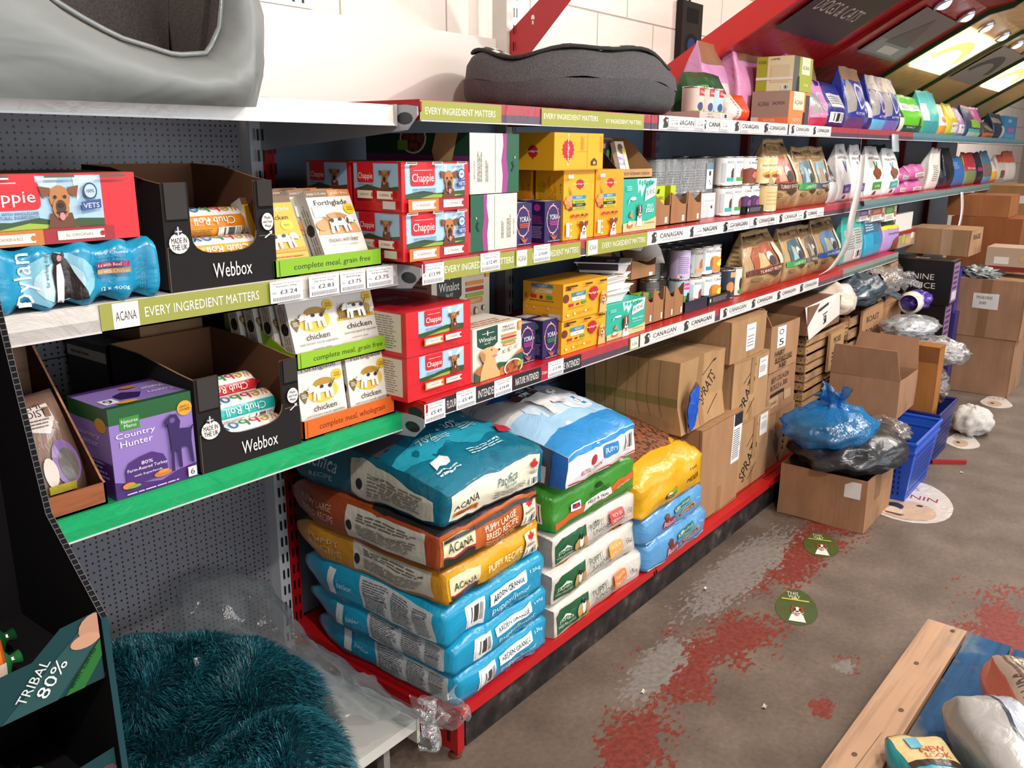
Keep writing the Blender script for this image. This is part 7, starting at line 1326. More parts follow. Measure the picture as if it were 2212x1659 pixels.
for k in range(6):
    crate('wooden crate of the nearer crate stack, %s' % ('at the bottom', 'second from the bottom', 'third from the bottom', 'third from the top', 'second from the top', 'topmost and wider')[k], 3.90-(.02 if k == 5 else -.01*(k % 2)), 4.42+(.06 if k == 5 else 0), 1.315, 1.70, .148+.088*k, .086)
for k in range(4): crate('wooden crate of the farther crate stack, %s' % ('bottom one', 'second one up', 'third one up', 'top one')[k], 4.50, 5.05, 1.315, 1.70, .148+.135*k, .130)
cbox('flat brown card lettered in pen hooked over the crates', 4.13, 4.33, 1.285, 1.297, .47, .66, '#b08a62', f=[('t', .5, .78, .5, .16, 'MOXIE', INK), ('l', .2, .2, .8, .5, 3, INK)], wob=.002, name='card_sign', cat='card sign')
cbox('brown card lettered in pen on the farther crates', 4.62, 4.98, 1.285, 1.297, .50, .70, '#a87f5c', f=[('t', .5, .7, .6, .16, 'ROAST', INK), ('t', .5, .35, .6, .18, 'BONES', INK)], wob=.002, name='card_sign', cat='card sign')
# white open carton and soft bags lying on the crates
def wcart():
    o = empty('white_open_carton', (4.02, 1.42, .70), 'white printed carton with open flap lying on the nearer crates', 'carton')
    B = Builder('paper'); B.box(-.22, .22, -.13, .13, 0, .13, '#7a5640', skip='k'); B.build('carton_body', o, warp=None)
    B = Builder('paper'); B.poly([(-.20, -.135, -.02), (.20, -.135, .04), (.16, -.14, .155), (-.24, -.12, .13)], '#e6ddd4'); F = Face(B, (-.20, -.137, -.02), (.40, 0, .06), (-.03, 0, .135), .001); F.draw([('r', .3, .72, .6, .80, '#2a2624'), ('t', .48, .3, .08, .3, '50', '#2a2624'), ('r', .42, .5, .55, .53, '#2a2624')]); B.build('flap', o, thick=.002)
    return o
wcart()
def blob(name, label, cat, cx, cy, cz, rx, ry, rz, c, kind='film', amp=.25, fr=3, neck=None, group=None, seed=1, par=None, n=36, m=22, crease=.0):
    B = Builder(kind)
    def fn(u, v):
        a = 2*PI*u; b = PI*(v-.5); p = Vector((math.cos(a)*math.cos(b), math.sin(a)*math.cos(b), math.sin(b)))
        k = 1+amp*noise.noise(p*fr+Vector((seed*7.1, 0, 0)))+amp*.45*abs(noise.noise(p*fr*3+Vector((seed*3.3, 5, 0))))+crease*noise.noise(Vector((a*6, seed, b*1.2)))
        x, y, z = p.x*rx*k, p.y*ry*k, p.z*rz*k
        return (x, y, max(z, -rz*.82))
    B.grid(n, m, fn, c); o = B.build(name, par, smooth=True); o.location = (cx, cy, cz)
    if not par: tag(o, label, cat, group)
    return o
def knot(par, x, y, z, r, h, c, kind='film', dirv=(0, 0, 1), seed=0):
    B = Builder(kind); D = Vector(dirv).normalized(); A = D.orthogonal().normalized(); C_ = D.cross(A)
    def fn(u, v):
        a = 2*PI*u; s = v; rr = r*(.9*(1-s)**2+.22+1.1*max(0, s-.45)**1.2)*(1+.28*math.sin(a*5+seed)+.15*math.sin(a*11))
        return Vector((x, y, z))+D*(h*s*(1+.2*math.sin(a*3+seed)*(s > .8)))+A*rr*math.cos(a)+C_*rr*math.sin(a)
    B.grid(44, 10, fn, c); return B.build('gathered_neck', par, smooth=True)
bb = blob('bin_bag', 'dark blue-grey bag with tied end lying on the crates below the lowest shelf', 'bag', 4.62, 1.36, .800, .24, .14, .085, '#2c3c48', seed=2, crease=.08); knot(bb, .22, -.03, .0, .06, .22, '#2a3a46', dirv=(1, -.25, -.25)); 
wb = blob('white_bag', 'cream picture bag slumped between the white carton and the dark bag', 'bag', 4.36, 1.38, .785, .13, .12, .085, '#d8c8b4', seed=3); 
cb_ = blob('clear_bag', 'large tied clear bag with black pen mark below the right end of the lowest shelf', 'bag', 5.05, 1.40, .800, .27, .16, .090, '#e0dad4', kind='clear', seed=4, crease=.06); knot(cb_, .25, -.04, .0, .07, .24, '#ece8e4', kind='clear', dirv=(1, -.3, -.2))
blob('bag_contents', 'brown chews inside the large tied clear bag', 'chews', 5.03, 1.41, .795, .22, .13, .07, '#8a6a50', kind='card', seed=6, amp=.5, fr=6)
pb = blob('purple_pack', 'purple and cream pack hanging off the bags before the black cartons', 'pack', 5.42, 1.22, .66, .14, .08, .055, '#4a2c96', seed=5); B = Builder('film'); B.lathe([(.05, -.05), (.062, -.03), (.064, .03), (.052, .05)], '#e6dcc8', n=20); B.xform(Matrix.Rotation(PI/2, 4, 'Y')); o = B.build('paper_band', pb, smooth=True); o.location = (-.12, 0, .0)
openbox('kraft box lettered for choc drops in pen, right of the clear bag', 5.22, 5.56, 1.38, 1.66, .66, .86, '#a87f5c', f=[('t', .25, .70, .34, .2, 'CHOC', INK), ('t', .25, .35, .38, .2, 'DROPS', INK), ('r', .56, .2, .94, .85, '#e0dcd8')], flaps=('k', 'l'), ang=.4, h2=.08)
cbox('brown box with a small white label below the clear bag', 5.10, 5.50, 1.32, 1.7, .148, .655, '#a87f5c', f=[('r', .45, .02, .95, .2, '#d8d2cc'), ('t', .7, .1, .4, .08, 'BEEF SKIN', INK)])
# black cartons beyond the run
def canine(x0, x1, y0, y1, z0, z1, label):
    return carton('black_carton', label, 'carton', x0, x1, y0, y1, z0, z1, '#121012', l=[('t', .5, .62, .5, .13, 'CANINE', '#d8d4ce'), ('t', .52, .42, .52, .13, 'CHOICE', '#d8d4ce')], f=[('r', .1, .05, .9, .95, '#8a6a94'), ('l', .2, .2, .8, .9, 6, '#4a2c50'), ('r', .2, .1, .8, .3, '#cfc4cc')], t=[('r', 0, 0, 1, .06, '#5a4a44'), ('t', .5, .5, .3, .2, 'CHOICE', '#cfccc6')], group='black lettered cartons')
canine(5.70, 5.90, 1.10, 1.50, .60, .865, 'black carton with white lettering, topmost before the purple boxes'); canine(5.72, 5.92, 1.12, 1.52, .302, .598, 'black carton with white lettering, directly under the topmost one'); canine(5.72, 5.92, 1.12, 1.52, .003, .30, 'black carton at the bottom of the lettered stack')
carton('purple_carton', 'open purple carton beside the black lettered stack, lower one', 'carton', 5.94, 6.24, 1.10, 1.36, .003, .52, '#352a6c', l=[('e', .4, .4, .15, .2, '#5a50a0')]); carton('purple_carton', 'purple carton standing on the lower purple carton', 'carton', 5.96, 6.28, 1.12, 1.38, .522, .78, '#3f3a8c')
# ================================================================ grey bed on the top left shelf
def bigbed():
    o = empty('dog_bed', (.45, 1.58, 1.592), 'large grey satin dog bed with a low front opening on the top left shelf', 'dog bed')
    rx, ry = .575, .235
    def zt(x, y):
        if y > -.12: return .30
        X = x+.41; pts = [(-.2, .30), (.45, .24), (.56, .135), (.62, .09), (.70, .055), (.80, .038), (.87, .048), (.905, .10), (.925, .24), (1.1, .30)]
        for (a, b), (c, d) in zip(pts, pts[1:]):
            if X <= c: t = max(0, (X-a)/(c-a)); return b+(d-b)*t
        return .30
    def P(a):
        c, s = math.cos(a), math.sin(a); return rx*math.copysign(abs(c)**.45, c), ry*math.copysign(abs(s)**.45, s)
    def fn(u, v):
        a = 2*PI*u+.01; x, y = P(a); h = zt(x, y); n = Vector((x/rx**2, y/ry**2, 0)).normalized()
        sag = .030*max(0, -n.y)**2 if y < 0 else 0
        if v < .6: t = v/.6; off = .055*math.sin(t*PI*.86+.35)**.7; z = -sag+t*(h+sag)
        else: t = (v-.6)/.4; off = .01-.045*math.sin(t*PI*.5); z = h*(1-t)+.01
        w = .5*noise.noise(Vector((a*9, z*4, 1)))*.03*max(0, 1-z/.12) + .02*noise.noise(Vector((a*5, z*14, 4)))*(n.x > .5) + .004*noise.noise(Vector((a*3, z*7, 2)))
        return (x+n.x*(off+w), y+n.y*(off+w)+(-.02 if y < -.1 and v < .6 else 0), z)
    B = Builder('film'); B.grid(140, 18, fn, lambda u, v: ('#7f8381', 'satin') if v < .6 else ('#5a5452', 'fabric')); B.build('bolster', o, smooth=True)
    B = Builder('film'); pts = [Vector(fn(u/140, .6)) for u in range(140)]; B.tube([p+Vector((0, -.004, .002)) for p in pts], .0042, '#7d807f', n=6, closed=True); B.build('piping', o, smooth=True)
    c = blob('x', '', '', .12, .06, .06, .36, .15, .085, '#3b322e', kind='fabric', par=o, seed=9, amp=.2); c.name = 'cushion'
    return o
bigbed()
# ================================================================ teal faux fur bed and its clear bag on the left base shelf
fb = empty('fur_bed', (.74, 1.49, .13), 'deep teal shaggy faux fur pet bed on the white base shelf', 'pet bed')
def fsurf(u, v):
    a = 2*PI*u; R = v
    rr = min(1, R)
    if R <= 1:
        h = .13+.14*math.sin(min(1, R/.72)*PI/2)**2 if R < .72 else .27*math.sqrt(max(0, 1-((R-.72)/.30)**2))
        h -= .05*math.exp(-((math.sin(a*1.5+.8))**2)*14)*(R > .1)
    return Vector((.385*rr*math.cos(a), .40*rr*math.sin(a), max(.0, h+.02*noise.noise(Vector((rr*3*math.cos(a), rr*3*math.sin(a), 0))))))
B = Builder('fabric'); B.grid(48, 16, fsurf, '#0a2c36'); B.build('bed_body', fb, smooth=True)
import numpy as np
def fur():
    rng = random.Random(3); N = 42000; V = []; F_ = []; MI = []
    for i in range(N):
        u = rng.random(); v = math.sqrt(rng.random())*1.0; p = fsurf(u, v)
        if p.y > .22 and p.x < -.2: continue
        a = 2*PI*u; e = fsurf(u, min(1, v+.03))-fsurf(u, max(0, v-.03)); t = fsurf(u+.01, v)-fsurf(u-.01, v)
        n = t.cross(e); n = -n if n.z < 0 else n
        if n.length < 1e-9: n = Vector((0, 0, 1))
        n.normalize(); f = noise.noise_vector(p*9)
        d = (n*.75+f*1.1+Vector((math.cos(a), math.sin(a), -.25))*.45*v+Vector((rng.uniform(-.3, .3), rng.uniform(-.3, .3), 0))).normalized()
        L = rng.uniform(.022, .042); s = d.cross(Vector((0, 0, 1))); s = s.normalized()*.0011 if s.length > .01 else Vector((.0011, 0, 0))
        q = p+d*L*.55; r = p+d*L+Vector((0, 0, -.35*L)); k = len(V)
        V += [p-s, p+s, q+s*.8, q-s*.8, r]; F_ += [(k, k+1, k+2, k+3), (k+3, k+2, k+4)]; m = rng.choice((0, 0, 1, 1, 2)); MI += [m, m]
    me = bpy.data.meshes.new('fur'); me.from_pydata(V, [], F_); me.polygons.foreach_set('material_index', MI)
    for c in ('#0b3a48', '#12525f', '#2a7482'): me.materials.append(mat(c, 'paper'))
    o = bpy.data.objects.new('fur', me); COL.objects.link(o); o.parent = fb; o['kind'] = 'stuff'
fur()
B = Builder('matt'); B.box(-.012, .012, -.004, .004, 0, .035, '#d8d4cc'); o = B.build('care_tag', fb); o.location = (.19, .10, .235); o.rotation_euler = (-.6, .5, .5)
B = Builder('clear')
def bag(u, v):
    y = 1.88-.62*u; pr = [(1.00-.06*u, .36-.02*u), (1.10-.06*u, .39-.06*u), (1.22-.04*u, .33-.08*u), (1.30, .24-.05*u), (1.325, .16), (1.30, .135)]
    t = v*(len(pr)-1); i = min(int(t), 4); f = t-i; x = pr[i][0]*(1-f)+pr[i+1][0]*f; z = pr[i][1]*(1-f)+pr[i+1][1]*f
    z += .10*math.exp(-((u-.05)/.3)**2)*math.sin(v*PI)
    q = noise.noise_vector(Vector((x*9, y*8, z*8)))*.030 + noise.noise_vector(Vector((x*24, y*22, z*20)))*.016
    return (min(x+q.x, 1.345), y+q.y, max(.132, z+q.z))
B.grid(60, 50, bag, '#dfe6e8'); tag(B.build('clear_bag', smooth=True), 'crumpled clear plastic bag around the right side of the teal fur bed', 'plastic bag')
B = Builder('clear'); B.grid(30, 20, lambda u, v: Vector((1.24+.15*u, 1.215-.02*math.sin(u*9)+.03*v, .15+.11*v*(1-.3*u)))+noise.noise_vector(Vector((u*5, v*4, 2)))*.03, '#eef2f3'); tag(B.build('bag_corner', smooth=True), 'loose clear bag corner sticking out at the bottom of the blue sacks', 'plastic bag')
# ================================================================ black corrugated display stand, near left
st = empty('display_stand', (.25, 1.23, 0), 'black corrugated floor display stand with teal trays at the near left', 'display stand')
def side(x):
    B = Builder('matt'); P = [(1.37, 0), (1.37, 1.52), (1.325, 1.50), (1.283, 1.262), (1.222, .995), (1.095, .876), (1.09, .62), (1.085, 0)]
    T = .009; B.poly([(x, a, b) for a, b in P], '#121013'); B.poly([(x+T, a, b) for a, b in P[::-1]], '#121013')
    for i in range(len(P)):
        a, b = Vector((x, *P[i])), Vector((x, *P[(i+1) % len(P)])); e = Vector((T, 0, 0))
        B.poly([a, a+e, b+e, b], '#0e0d0f' if i < 5 else '#1c4248')
        if 1 < i < 5:
            n = int((b-a).length/.0085); o_ = Vector((0, -.0006, .0004))
            for k in range(n):
                p = a+(b-a)*(k/n); q = a+(b-a)*((k+.12)/n); B.poly([p+o_, p+e+o_, q+e+o_, q+o_], '#6c6a6c')
            for w_ in (0, .92): B.poly([a+e*w_+o_, a+e*(w_+.08)+o_, b+e*(w_+.08)+o_, b+e*w_+o_], '#6c6a6c')
    o = B.build('side_panel', st); o.location = (-.25, -1.23, 0)
side(.498); side(-.02)
B = Builder('matt'); B.box(-.011, .498, 1.36, 1.37, 0, 1.5, '#141214'); o = B.build('back_panel', st); o.location = (-.25, -1.23, 0)
def stray(z0, z1, art):
    B = Builder('matt'); B.box(-.01, .497, 1.10, 1.355, z0-.09, z0-.084, '#151315'); B.poly([(-.01, 1.098, z0-.09), (.494, 1.098, z0-.09), (.494, 1.098, z1), (.445, 1.098, z1-.004), (.405, 1.098, z1-.035), (-.01, 1.098, z1-.05)], '#1a3d40')
    Face(B, (.35, 1.0975, z0-.09), (.144, 0, 0), (0, 0, z1-z0+.09), .0004).draw(art); o = B.build('tray', st); o.location = (-.25, -1.23, 0)
stray(.875, .888, [('p', [(.05, 0), (.55, 0), (1, .62), (1, .9), (.85, .85)], '#2c4f4f'), ('p', [(.62, 0), (.8, 0), (1, .35), (1, .6)], '#2a6a30'), ('e', .97, .80, .16, .20, '#b98a70'), ('e', .86, .66, .14, .10, '#c49478'), ('t', .36, .40, .42, .13, 'TRIBAL', '#d8dcd8', .85), ('t', .52, .34, .36, .17, '80%', '#e6e9e4', .85), ('t', .80, .30, .4, .07, 'with Lamb', '#12300f', .85)])
stray(.655, .672, [('e', .9, .5, .16, .3, '#5a3a48')])
for k, (x, y, z, r, c, lb) in enumerate(((.34, 1.17, .80, .028, '#1f6a34', 'green sausage roll pack with clipped end in the upper tray of the display stand'), (.36, 1.235, .80, .028, '#175228', 'dark green roll pack behind the first in the upper stand tray'), (.37, 1.17, .58, .034, '#1a7a3a', 'bright green roll pack in the lower tray of the display stand'), (.34, 1.24, .58, .03, '#16201a', 'black roll pack at the back of the lower stand tray'))):
    B = Builder('film'); B.lathe([(0, -.08), (.004, -.08), (.006, -.066), (r*.9, -.055), (r, -.04), (r, .04), (r*.9, .055), (.006, .066), (.010, .078), (0, .08)], c, n=18); B.xform(Matrix.Rotation(PI/2, 4, 'Y'))
    o = tag(B.build('food_roll', smooth=True), lb, 'food roll', 'roll packs in the display stand'); o.location = (x, y, z+r)
    B = Builder('metal'); B.lathe([(.005, -.004), (.007, -.003), (.007, .003), (.005, .004)], '#c9c9c4', n=10); B.xform(Matrix.Rotation(PI/2, 4, 'Y')); c2 = B.build('clip', o); c2.location = (.067, 0, 0)
pouch('treat_bag', 'orange food bag at the left edge in the upper stand tray', 'bag', .30, .385, 1.145, .80, .965, '#b8521c', d=.03, f=[('r', .55, .3, .95, .9, '#d86a2c'), ('r', .8, 0, 1, .3, '#e0c8bc'), ('l', .5, .4, .9, .6, 3, '#7a3414')])
B = Builder('film'); B.lathe([(0, -.06), (.024, -.05), (.03, -.02), (.03, .03), (.02, .055), (0, .06)], '#cdbfb2', n=18); B.xform(Matrix.Rotation(PI/2, 4, 'Y')); tag(B.build('rolled_pack', smooth=True), 'small cream rounded pack in front of the teal fur bed', 'pack').location = (.62, 1.10, .16) 
# yellow tape reel and card under the base
B = Builder('paper'); P = [(.045*math.cos(2*PI*k/24), .045*math.sin(2*PI*k/24), 0) for k in range(24)]; B.tube(P, .010, '#d8c81c', n=8, closed=True)
for a in (.3, 2.4, 4.5): B.tube([(0, 0, 0), (.04*math.cos(a), .04*math.sin(a), 0)], .006, '#d8c81c', n=6)
tag(B.build('yellow_reel', smooth=True), 'yellow plastic reel below the white base shelf corner', 'reel').location = (1.20, 1.215, .012)
sheet('card_flyer', 'white and yellow card lying beside the yellow reel', 'card', ((1.19, 1.28, .002), (1.29, 1.24, .002), (1.22, 1.36, .002)), '#ddd6cc', [('r', 0, .3, 1, .5, '#d8b82c'), ('l', .1, .6, .9, .9, 2, '#5a504a')])
# ================================================================ floor: open box, bags, baskets
o = openbox('low open brown box holding black and blue bags on the floor', 3.435, 3.80, .862, 1.222, .002, .225, '#a1795a', f=[('r', .30, .5, .52, 1, '#8c664a')], flaps=(), name='open_floor_box')
B = Builder('paper'); B.poly([(-.184, .09-.18, .14), (-.184, -.03-.125, .14), (-.184, -.155, .21), (-.184, -.09, .21)], '#dcd8d4'); B.build('label', o)
blob('bin_bag', 'dark grey plastic bag bulging out of the floor box', 'bag', 3.66, 1.02, .285, .27, .22, .085, '#2b2d31', seed=11, crease=.10, amp=.2)
bl_ = blob('blue_bag', 'translucent bright blue tied bag of brown chews on top of the floor box', 'bag', 3.60, 1.09, .375, .22, .18, .085, '#2a9ae0', kind='clear', seed=12, crease=.10, amp=.18)
knot(bl_, .02, 0, .045, .08, .105, '#1f8cd6', kind='clear', seed=1)
blob('bag_contents', 'brown chews inside the translucent blue bag', 'chews', 3.62, 1.08, .360, .16, .13, .052, '#6b4230', kind='card', seed=13, amp=.6, fr=7)
def basket(label, x0, x1, y0, y1, z0, h, c, tp=.86):
    w, d = x1-x0, y1-y0; o = empty('shopping_basket', ((x0+x1)/2, (y0+y1)/2, z0), label, 'basket')
    for k, (ax, sg) in enumerate((('f', -1), ('k', 1), ('l', -1), ('r', 1))):
        B = Builder('paper')
        W = (w if ax in 'fk' else d)
        q0 = [(-W/2*tp, 0), (W/2*tp, 0), (W/2, h), (-W/2, h)]
        def m3(a, b, off=0):
            k_ = tp+(1-tp)*b/h
            return (a, sg*(d/2*k_+off), b) if ax in 'fk' else (sg*(w/2*k_+off), a, b)
        B.poly([m3(a, b) for a, b in q0], c)
        for i in range(12):
            for j in range(6):
                a = -W/2*.75+W*.75*(i+.3)/12; b = h*.12+h*.66*j/6; B.poly([m3(a, b, .001), (m3(a+W*.022, b, .001)), m3(a+W*.022, b+h*.06, .001), m3(a, b+h*.06, .001)], '#0e1f4a')
        B.build('basket_wall', o, thick=.002)
    B = Builder('paper'); B.tube([(-w/2, -d/2, h), (w/2, -d/2, h), (w/2, d/2, h), (-w/2, d/2, h)], .009, c, n=8, closed=True); B.build('rim', o)
    B = Builder('paper'); B.box(-w/2*tp, w/2*tp, -d/2*tp, d/2*tp, 0, .004, c); B.build('basket_base', o); return o
basket('bright blue shopping basket, lower of two nested behind the floor box', 3.86, 4.31, .80, 1.12, .002, .235, '#1c4cb8'); basket('bright blue shopping basket nested in the lower one', 3.855, 4.315, .795, 1.125, .045, .235, '#1c52c0')
blob('clear_bag', 'clear bag of brown chews in the bright blue baskets', 'bag', 3.98, .97, .275, .13, .12, .06, '#d8d0c8', kind='clear', seed=21, crease=.1); blob('bag_contents', 'brown chews in the bright blue baskets', 'chews', 3.98, .97, .265, .10, .09, .045, '#6a5240', kind='card', seed=22, amp=.7, fr=8)
basket('navy blue shopping basket beyond the orange-brown box', 4.44, 4.82, .83, 1.11, .002, .26, '#101d66')
openbox('large open brown box with its flap raised, above the bright blue baskets', 4.12, 4.43, .95, 1.27, .300, .48, '#a37c60', flaps=('l', 'r'), ang=1.35, h2=.15)
cbox('tall orange-brown box standing behind the raised-flap box', 4.49, 4.60, .875, 1.06, .010, .585, '#a06a38', l=[('r', 0, .86, 1, 1, '#80502c'), ('lv', .86, .05, .94, .3, 1, INK)], wob=.003)
for k, (x, y, z, rx, ry, rz, c, lb) in enumerate(((4.71, .97, .345, .10, .11, .12, '#c8b4a0', 'clear bag of brown paper in the navy basket'), (4.82, .97, .50, .16, .16, .07, '#dcdcdc', 'clear bag of white packs on top of the navy basket pile'), (4.98, 1.14, .585, .22, .14, .05, '#e6e8ea', 'clear bag of striped white packs, topmost beyond the raised flap'), (5.16, .80, .07, .12, .10, .08, '#cfcac4', 'pale cloth bag on the floor beside the navy basket'))):
    blob('clear_bag' if k < 3 else 'cloth_bag', lb, 'bag', x, y, z, rx, ry, rz, c, kind='clear' if k < 3 else 'fabric', seed=30+k, crease=.1)
    if k < 3: blob('wrapped_contents', ('brown paper inside the clear bag of the navy basket', 'white packs inside the middle clear bag', 'striped white packs inside the topmost clear bag')[k], 'packs', x, y, z-.01, rx*.8, ry*.8, rz*.75, ('#8a6a54', '#cfc4bc', '#d0d4d8')[k], kind='paper', seed=40+k, amp=.5, fr=5)
B = Builder('paint'); B.box(-.01, .01, -.085, .085, 0, .018, '#a81c22'); B.face('t').draw([('r', .35, 0, .65, 1, '#7a1016')]); o = tag(B.build('red_rail'), 'short red metal rail lying on the floor beside the baskets', 'metal rail'); o.location = (4.55, .78, .001); o.rotation_euler.z = .66
# far stacked boxes and clutter
cbox('big brown box at the bottom of the far free-standing pair', 6.07, 6.50, .765, 1.15, .002, .368, '#a07a5e', wob=.006); cbox('big brown box with a paper note, top of the far free-standing pair', 6.06, 6.50, .75, 1.16, .370, .735, '#a07a5e', l=[('r', .40, 0, .54, 1, '#8a6648'), ('r', .30, .50, .66, .76, '#dcd8d4'), ('t', .46, .69, .22, .05, 'PIGEONS', INK), ('t', .44, .60, .10, .05, '200', INK)], wob=.006)
carton('floral_carton', 'beige carton with dark red band on top of the far brown pair', 'carton', 6.20, 6.45, .76, 1.02, .775, .92, '#b39a84', l=[('r', 0, 0, 1, .2, '#7a2420'), ('r', .18, .3, .5, .6, '#dcd6ce'), ('p', [(.7, .55), (.78, .7), (.86, .55), (.78, .4)], '#c9a05c')])
blob('packets', 'pile of shiny packets in the open top of the far brown pair', 'packets', 6.22, 1.04, .745, .13, .11, .045, '#9aa09c', seed=50, amp=.8, fr=7)
cbox('light brown box lying on the black lettered stack', 5.98, 6.35, 1.06, 1.45, .88, 1.03, '#a07a5e', wob=.004, f=[('r', .3, .2, .6, .5, '#7a5a40')]) if 0 else cbox('light brown box with black print above the purple cartons', 5.98, 6.34, 1.08, 1.45, .87, 1.03, '#a5805f', wob=.004, f=[('t', .5, .7, .6, .2, 'FRAGILE', INK)], l=[('r', .55, 0, .72, 1, '#b8957a')])
cbox('dark orange-brown open box behind the far pair', 6.95, 7.40, .95, 1.40, .62, 1.05, '#8a5230', wob=.004); cbox('orange-brown box stacked at the back below the blue rail', 7.0, 7.4, 1.05, 1.45, 1.052, 1.20, '#96603a', wob=.004)
cbox('brown box with white label high at the back, under the middle shelf end', 7.9, 8.5, 1.0, 1.45, .95, 1.24, '#a07850', wob=.004, l=[('r', .5, .55, .8, .75, '#dcd8d4')])
cbox('brown box on the floor supporting the dark orange-brown box', 6.95, 7.45, .95, 1.45, .002, .618, '#8a6446', wob=.003); cbox('brown box on the floor supporting the high labelled box', 7.9, 8.5, 1.0, 1.5, .002, .948, '#8a6446', wob=.003)
for k, (x, y) in enumerate(((9.25, .85), (10.6, .6))):
    fz = empty('chest_freezer', (x, y, 0), 'white rounded chest freezer at the far end, %s' % ('nearer one', 'farther one')[k], 'freezer'); B = Builder('paper'); B.box(-.5, .5, -.35, .35, 0.02, .82, '#c9c6c0'); B.build('cabinet', fz, bevel=.02); B = Builder('paper'); B.box(-.51, .51, -.36, .36, .822, .88, '#e6e3de'); B.build('lid', fz, bevel=.012)
# ================================================================ floor stickers
def sticker(label, cx, cy, rx, ry, c, art, group, shape=None, ang=None):
    a = ang if ang is not None else _yaw; v = Vector((math.cos(a), math.sin(a), 0)); u = Vector((math.sin(a), -math.cos(a), 0))
    B = Builder('film'); F = Face(B, -u*rx-v*ry, u*2*rx, v*2*ry, .0004); P = shape or ell(.5, .5, .5, .5, 28)
    F.poly(P, c); F.draw(art); n = len(P)
    for i in range(n): p, q = F.o+F.u*P[i][0]+F.v*P[i][1], F.o+F.u*P[(i+1) % n][0]+F.v*P[(i+1) % n][1]; B.poly([p, q, q-Vector((0, 0, .0008)), p-Vector((0, 0, .0008))], c)
    o = tag(B.build('floor_sticker'), label, 'sticker', group); o.location = (cx, cy, .0012)
egg = [(.5+.5*math.cos(t)*(1-.18*math.sin(t)), .5+.5*math.sin(t)) for t in [2*PI*k/28 for k in range(28)]]
way = [('t', .40, .86, .28, .085, 'THIS', '#e9e6da'), ('t', .44, .76, .30, .085, 'WAY', '#e9e6da'), ('r', .14, .655, .80, .69, '#c9c25a'), ('e', .46, .70, .08, .03, '#c9c25a'), ('dog', .52, .34, .27, 'red')]
G5 = 'THIS WAY floor stickers'
sticker('green dog-head floor sticker nearest the camera', 2.70, .862, .068, .125, '#4c5a2c', way, G5, egg, .35); sticker('green dog-head floor sticker beside the low open box', 3.235, .962, .065, .115, '#4c5a2c', way, G5, egg, .35)
lab_ = [('t', .40, .80, .3, .07, 'PETS', '#8a7a74'), ('t', .50, .60, .60, .09, 'CANIN', '#a82a34'), ('e', .5, .26, .34, .22, '#c9ab8c'), ('e', .34, .30, .11, .08, '#3a3434'), ('e', .3, .18, .16, .10, '#d8c0a4'), ('p', [(.25, .15), (.5, .13), (.45, .10), (.28, .11)], '#6a4a3c'), ('e', .62, .40, .04, .02, '#3a2c26')]
sticker('large cream dog-face floor sticker partly under the floor box', 3.93, .80, .17, .26, '#cfc6bc', lab_, 'cream floor stickers', egg, .12)
sm = [('t', .5, .78, .5, .1, 'PETS', '#8a7a74'), ('e', .45, .35, .22, .2, '#c0a184'), ('e', .38, .36, .06, .05, '#3a3434')]
hs = [(.5+.46*math.sin(t)*(1+.15*math.cos(3*t)), .5+.46*math.cos(t)) for t in [2*PI*k/28 for k in range(28)]]
sticker('cream floor sticker in front of the navy basket', 4.98, .80, .085, .16, '#cfc6bc', sm, 'cream floor stickers', hs, .15); sticker('cream floor sticker at the foot of the far brown pair', 5.93, .80, .09, .16, '#cfc6bc', sm, 'cream floor stickers', hs, .15)
# ================================================================ wooden pallet with sacks, near right
pal = empty('pallet', (2.2, .30, 0), 'worn wooden pallet with one bare and several blue boards, near right', 'pallet')
def pm(base, blue, nm):
    m, t, b = base_mat(nm, .75, .2); n = tex(t, 'ShaderNodeTexNoise', 5, detail=6); g = tex(t, 'ShaderNodeTexNoise', 7, detail=6, vec=(.5, 9, 9))
    if blue: r = ramp(t, n.outputs[0], [(.36, lin('#6a6660')), (.44, lin('#24486c')), (.62, lin('#27547e')), (.75, lin('#6f7a7c'))])
    else: r = ramp(t, n.outputs[0], [(.28, lin('#5a6a6c')), (.36, lin('#b89478')), (.6, lin('#c09a7c')), (.78, lin('#a89484'))])
    gr = ramp(t, g.outputs[0], [(.3, (.72, .72, .72, 1)), (.55, (1, 1, 1, 1))]); x = t.nodes.new('ShaderNodeMix'); x.data_type = 'RGBA'; x.blend_type = 'MULTIPLY'; x.inputs[0].default_value = 1
    t.links.new(r.outputs[0], x.inputs[6]); t.links.new(gr.outputs[0], x.inputs[7]); t.links.new(x.outputs[2], b.inputs['Base Color']); bump(t, b, g.outputs[0], .4, .004); return m
PW, PBm = pm('', False, 'bare_pallet_board'), pm('', True, 'blue_pallet_board')
for k in range(5):
    y1 = .165-.118*k; B = Builder('wood'); B.box(-1.0, .455-.008*k, y1-.108, y1, .102, .122, WD)
    if k == 0: B.face('t').draw([('e', .3+.17*i, .3+.3*(i % 2), .006, .06, '#6a5040') for i in range(5)]+[('p', [(.25, .5), (.55, .38), (.56, .385), (.26, .51)], '#4a3a30')])
    o = B.build('board', pal, bevel=.003); o.data.materials[0] = PW if k == 0 else PBm; o.rotation_euler.z = -.035
for x in (-.9, -.25, .38):
    for y in (.09, -.35): B = Builder('wood'); B.box(x-.05, x+.05, y-.045, y+.045, .022, .10, '#8a6a4c'); B.build('block', pal)
for y in (.09, -.35): B = Builder('wood'); B.box(-1.0, .44, y-.05, y+.05, .0, .022, '#8a6a4c'); B.build('bottom_board', pal)
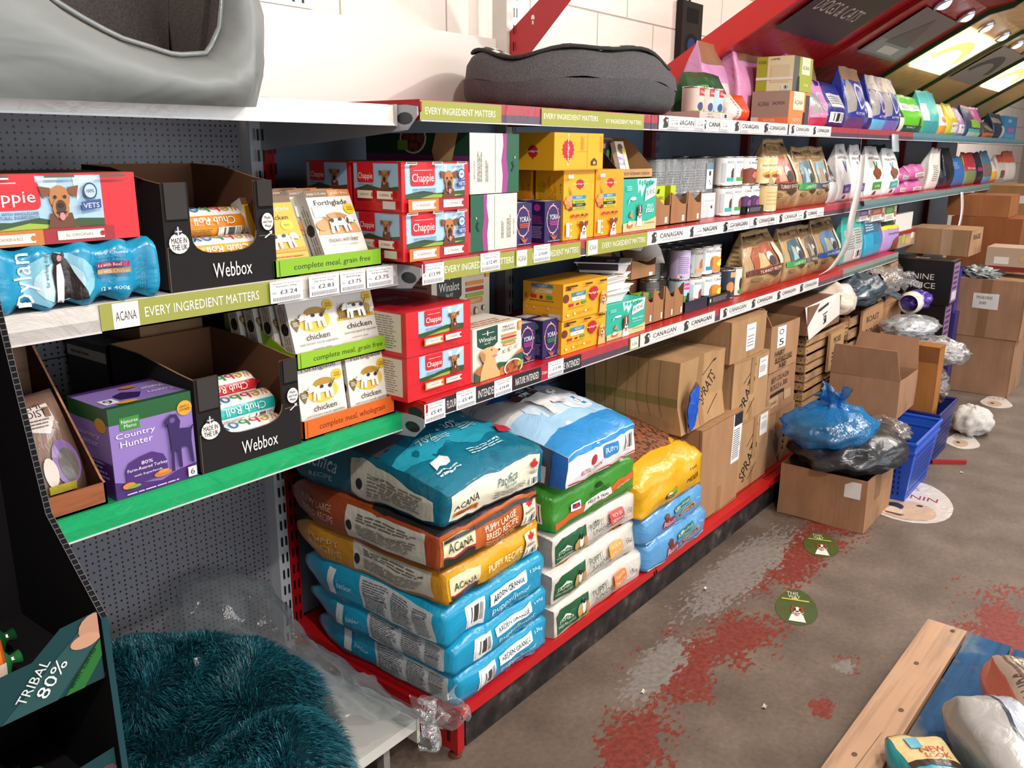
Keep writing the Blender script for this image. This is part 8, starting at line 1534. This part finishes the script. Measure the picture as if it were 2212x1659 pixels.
def fsack(label, cx, cy, w, d, h, yaw, col, f, t, rx=0, z=.124, ry=0):
    o = sack('food_sack', label, 'sack', cx-w/2, cx+w/2, cy-d/2, cy+d/2, z, z+h, col, f=f, l=f, t=t, group='sacks on the pallet', wr=.010, step=.015, bulge=.008); o.rotation_euler = (rx, ry, yaw); return o
fsack('coral and grey-brown lettered sack at the right edge of the pallet', 2.20, .085, .20, .34, .17, -1.05, '#e0705a', [], [('r', 0, 0, .45, 1, '#9a8474'), ('t', .22, .4, .5, .2, 'YOURS', '#4a3a34', PI/2), ('lv', .1, .5, .35, .9, 3, '#6a5448'), ('r', .7, .3, .95, .5, '#d8ccc0')])
fsack('silver-grey sack with dark piping on the pallet', 2.00, .135, .16, .36, .14, -1.0, '#a9a6a4', [], [('r', .48, 0, .53, 1, '#3a404c'), ('r', .53, 0, 1, 1, '#b4bcc8')])
fsack('small cream and turquoise bag lettered new look on the pallet', 1.89, .275, .12, .20, .06, -.9, '#2aa0ac', [], [('r', 0, .42, 1, 1, '#e0c890'), ('r', 0, .36, 1, .46, '#3a2c26'), ('t', .6, .62, .5, .09, 'NEW', '#b8442c'), ('t', .62, .52, .5, .08, 'LOOK', '#b8442c'), ('r', .2, .66, .45, .84, '#6ab0c8'), ('r', 0, .94, 1, 1, '#e6d4a0')])
# device hanging on the block wall
B = Builder('matt'); B.box(-.10, .10, -.03, .0, -.20, .12, '#2a2624'); B.face('f').draw([('rr', .2, .72, .8, .92, .05, '#0c0b0b'), ('e', .5, .42, .34, .16, '#10101c'), ('e', .5, .42, .2, .10, '#2a3a6a')]); B.tube([(0, -.01, .12), (.01, -.01, .30), (0, -.01, .5)], .006, '#3a3432')
tag(B.build('hanging_device', bevel=.01), 'black hand tool with blue centre hanging on the block wall behind the red arm', 'tool').location = (3.90, 2.015, 2.03)
# litter on the floor
for k, (x, y, c) in enumerate(((2.62, 1.16, '#d8d2cc'), (1.95, 1.03, '#cfc8c0'), (4.45, .70, '#d8d2cc'), (2.1, .73, '#bdb2a6'), (5.35, .9, '#d0cac4'), (5.5, .95, '#c9c2bc'))):
    B = Builder('paper'); B.grid(3, 3, lambda u, v: (.016*(u-.5)*(1+.4*v), .012*(v-.5), .0035+.0025*math.sin(u*3+v*4)), c); tag(B.build('paper_scrap', thick=.0006), ('paper scrap on the grey floor in front of the crates', 'paper scrap on the floor near the red patch', 'paper scrap on the floor right of the red rail', 'pale scrap on the brown floor nearest the camera', 'paper scrap left of two beside the far brown pair', 'paper scrap right of two beside the far brown pair')[k], 'paper scrap').location = (x, y, 0)
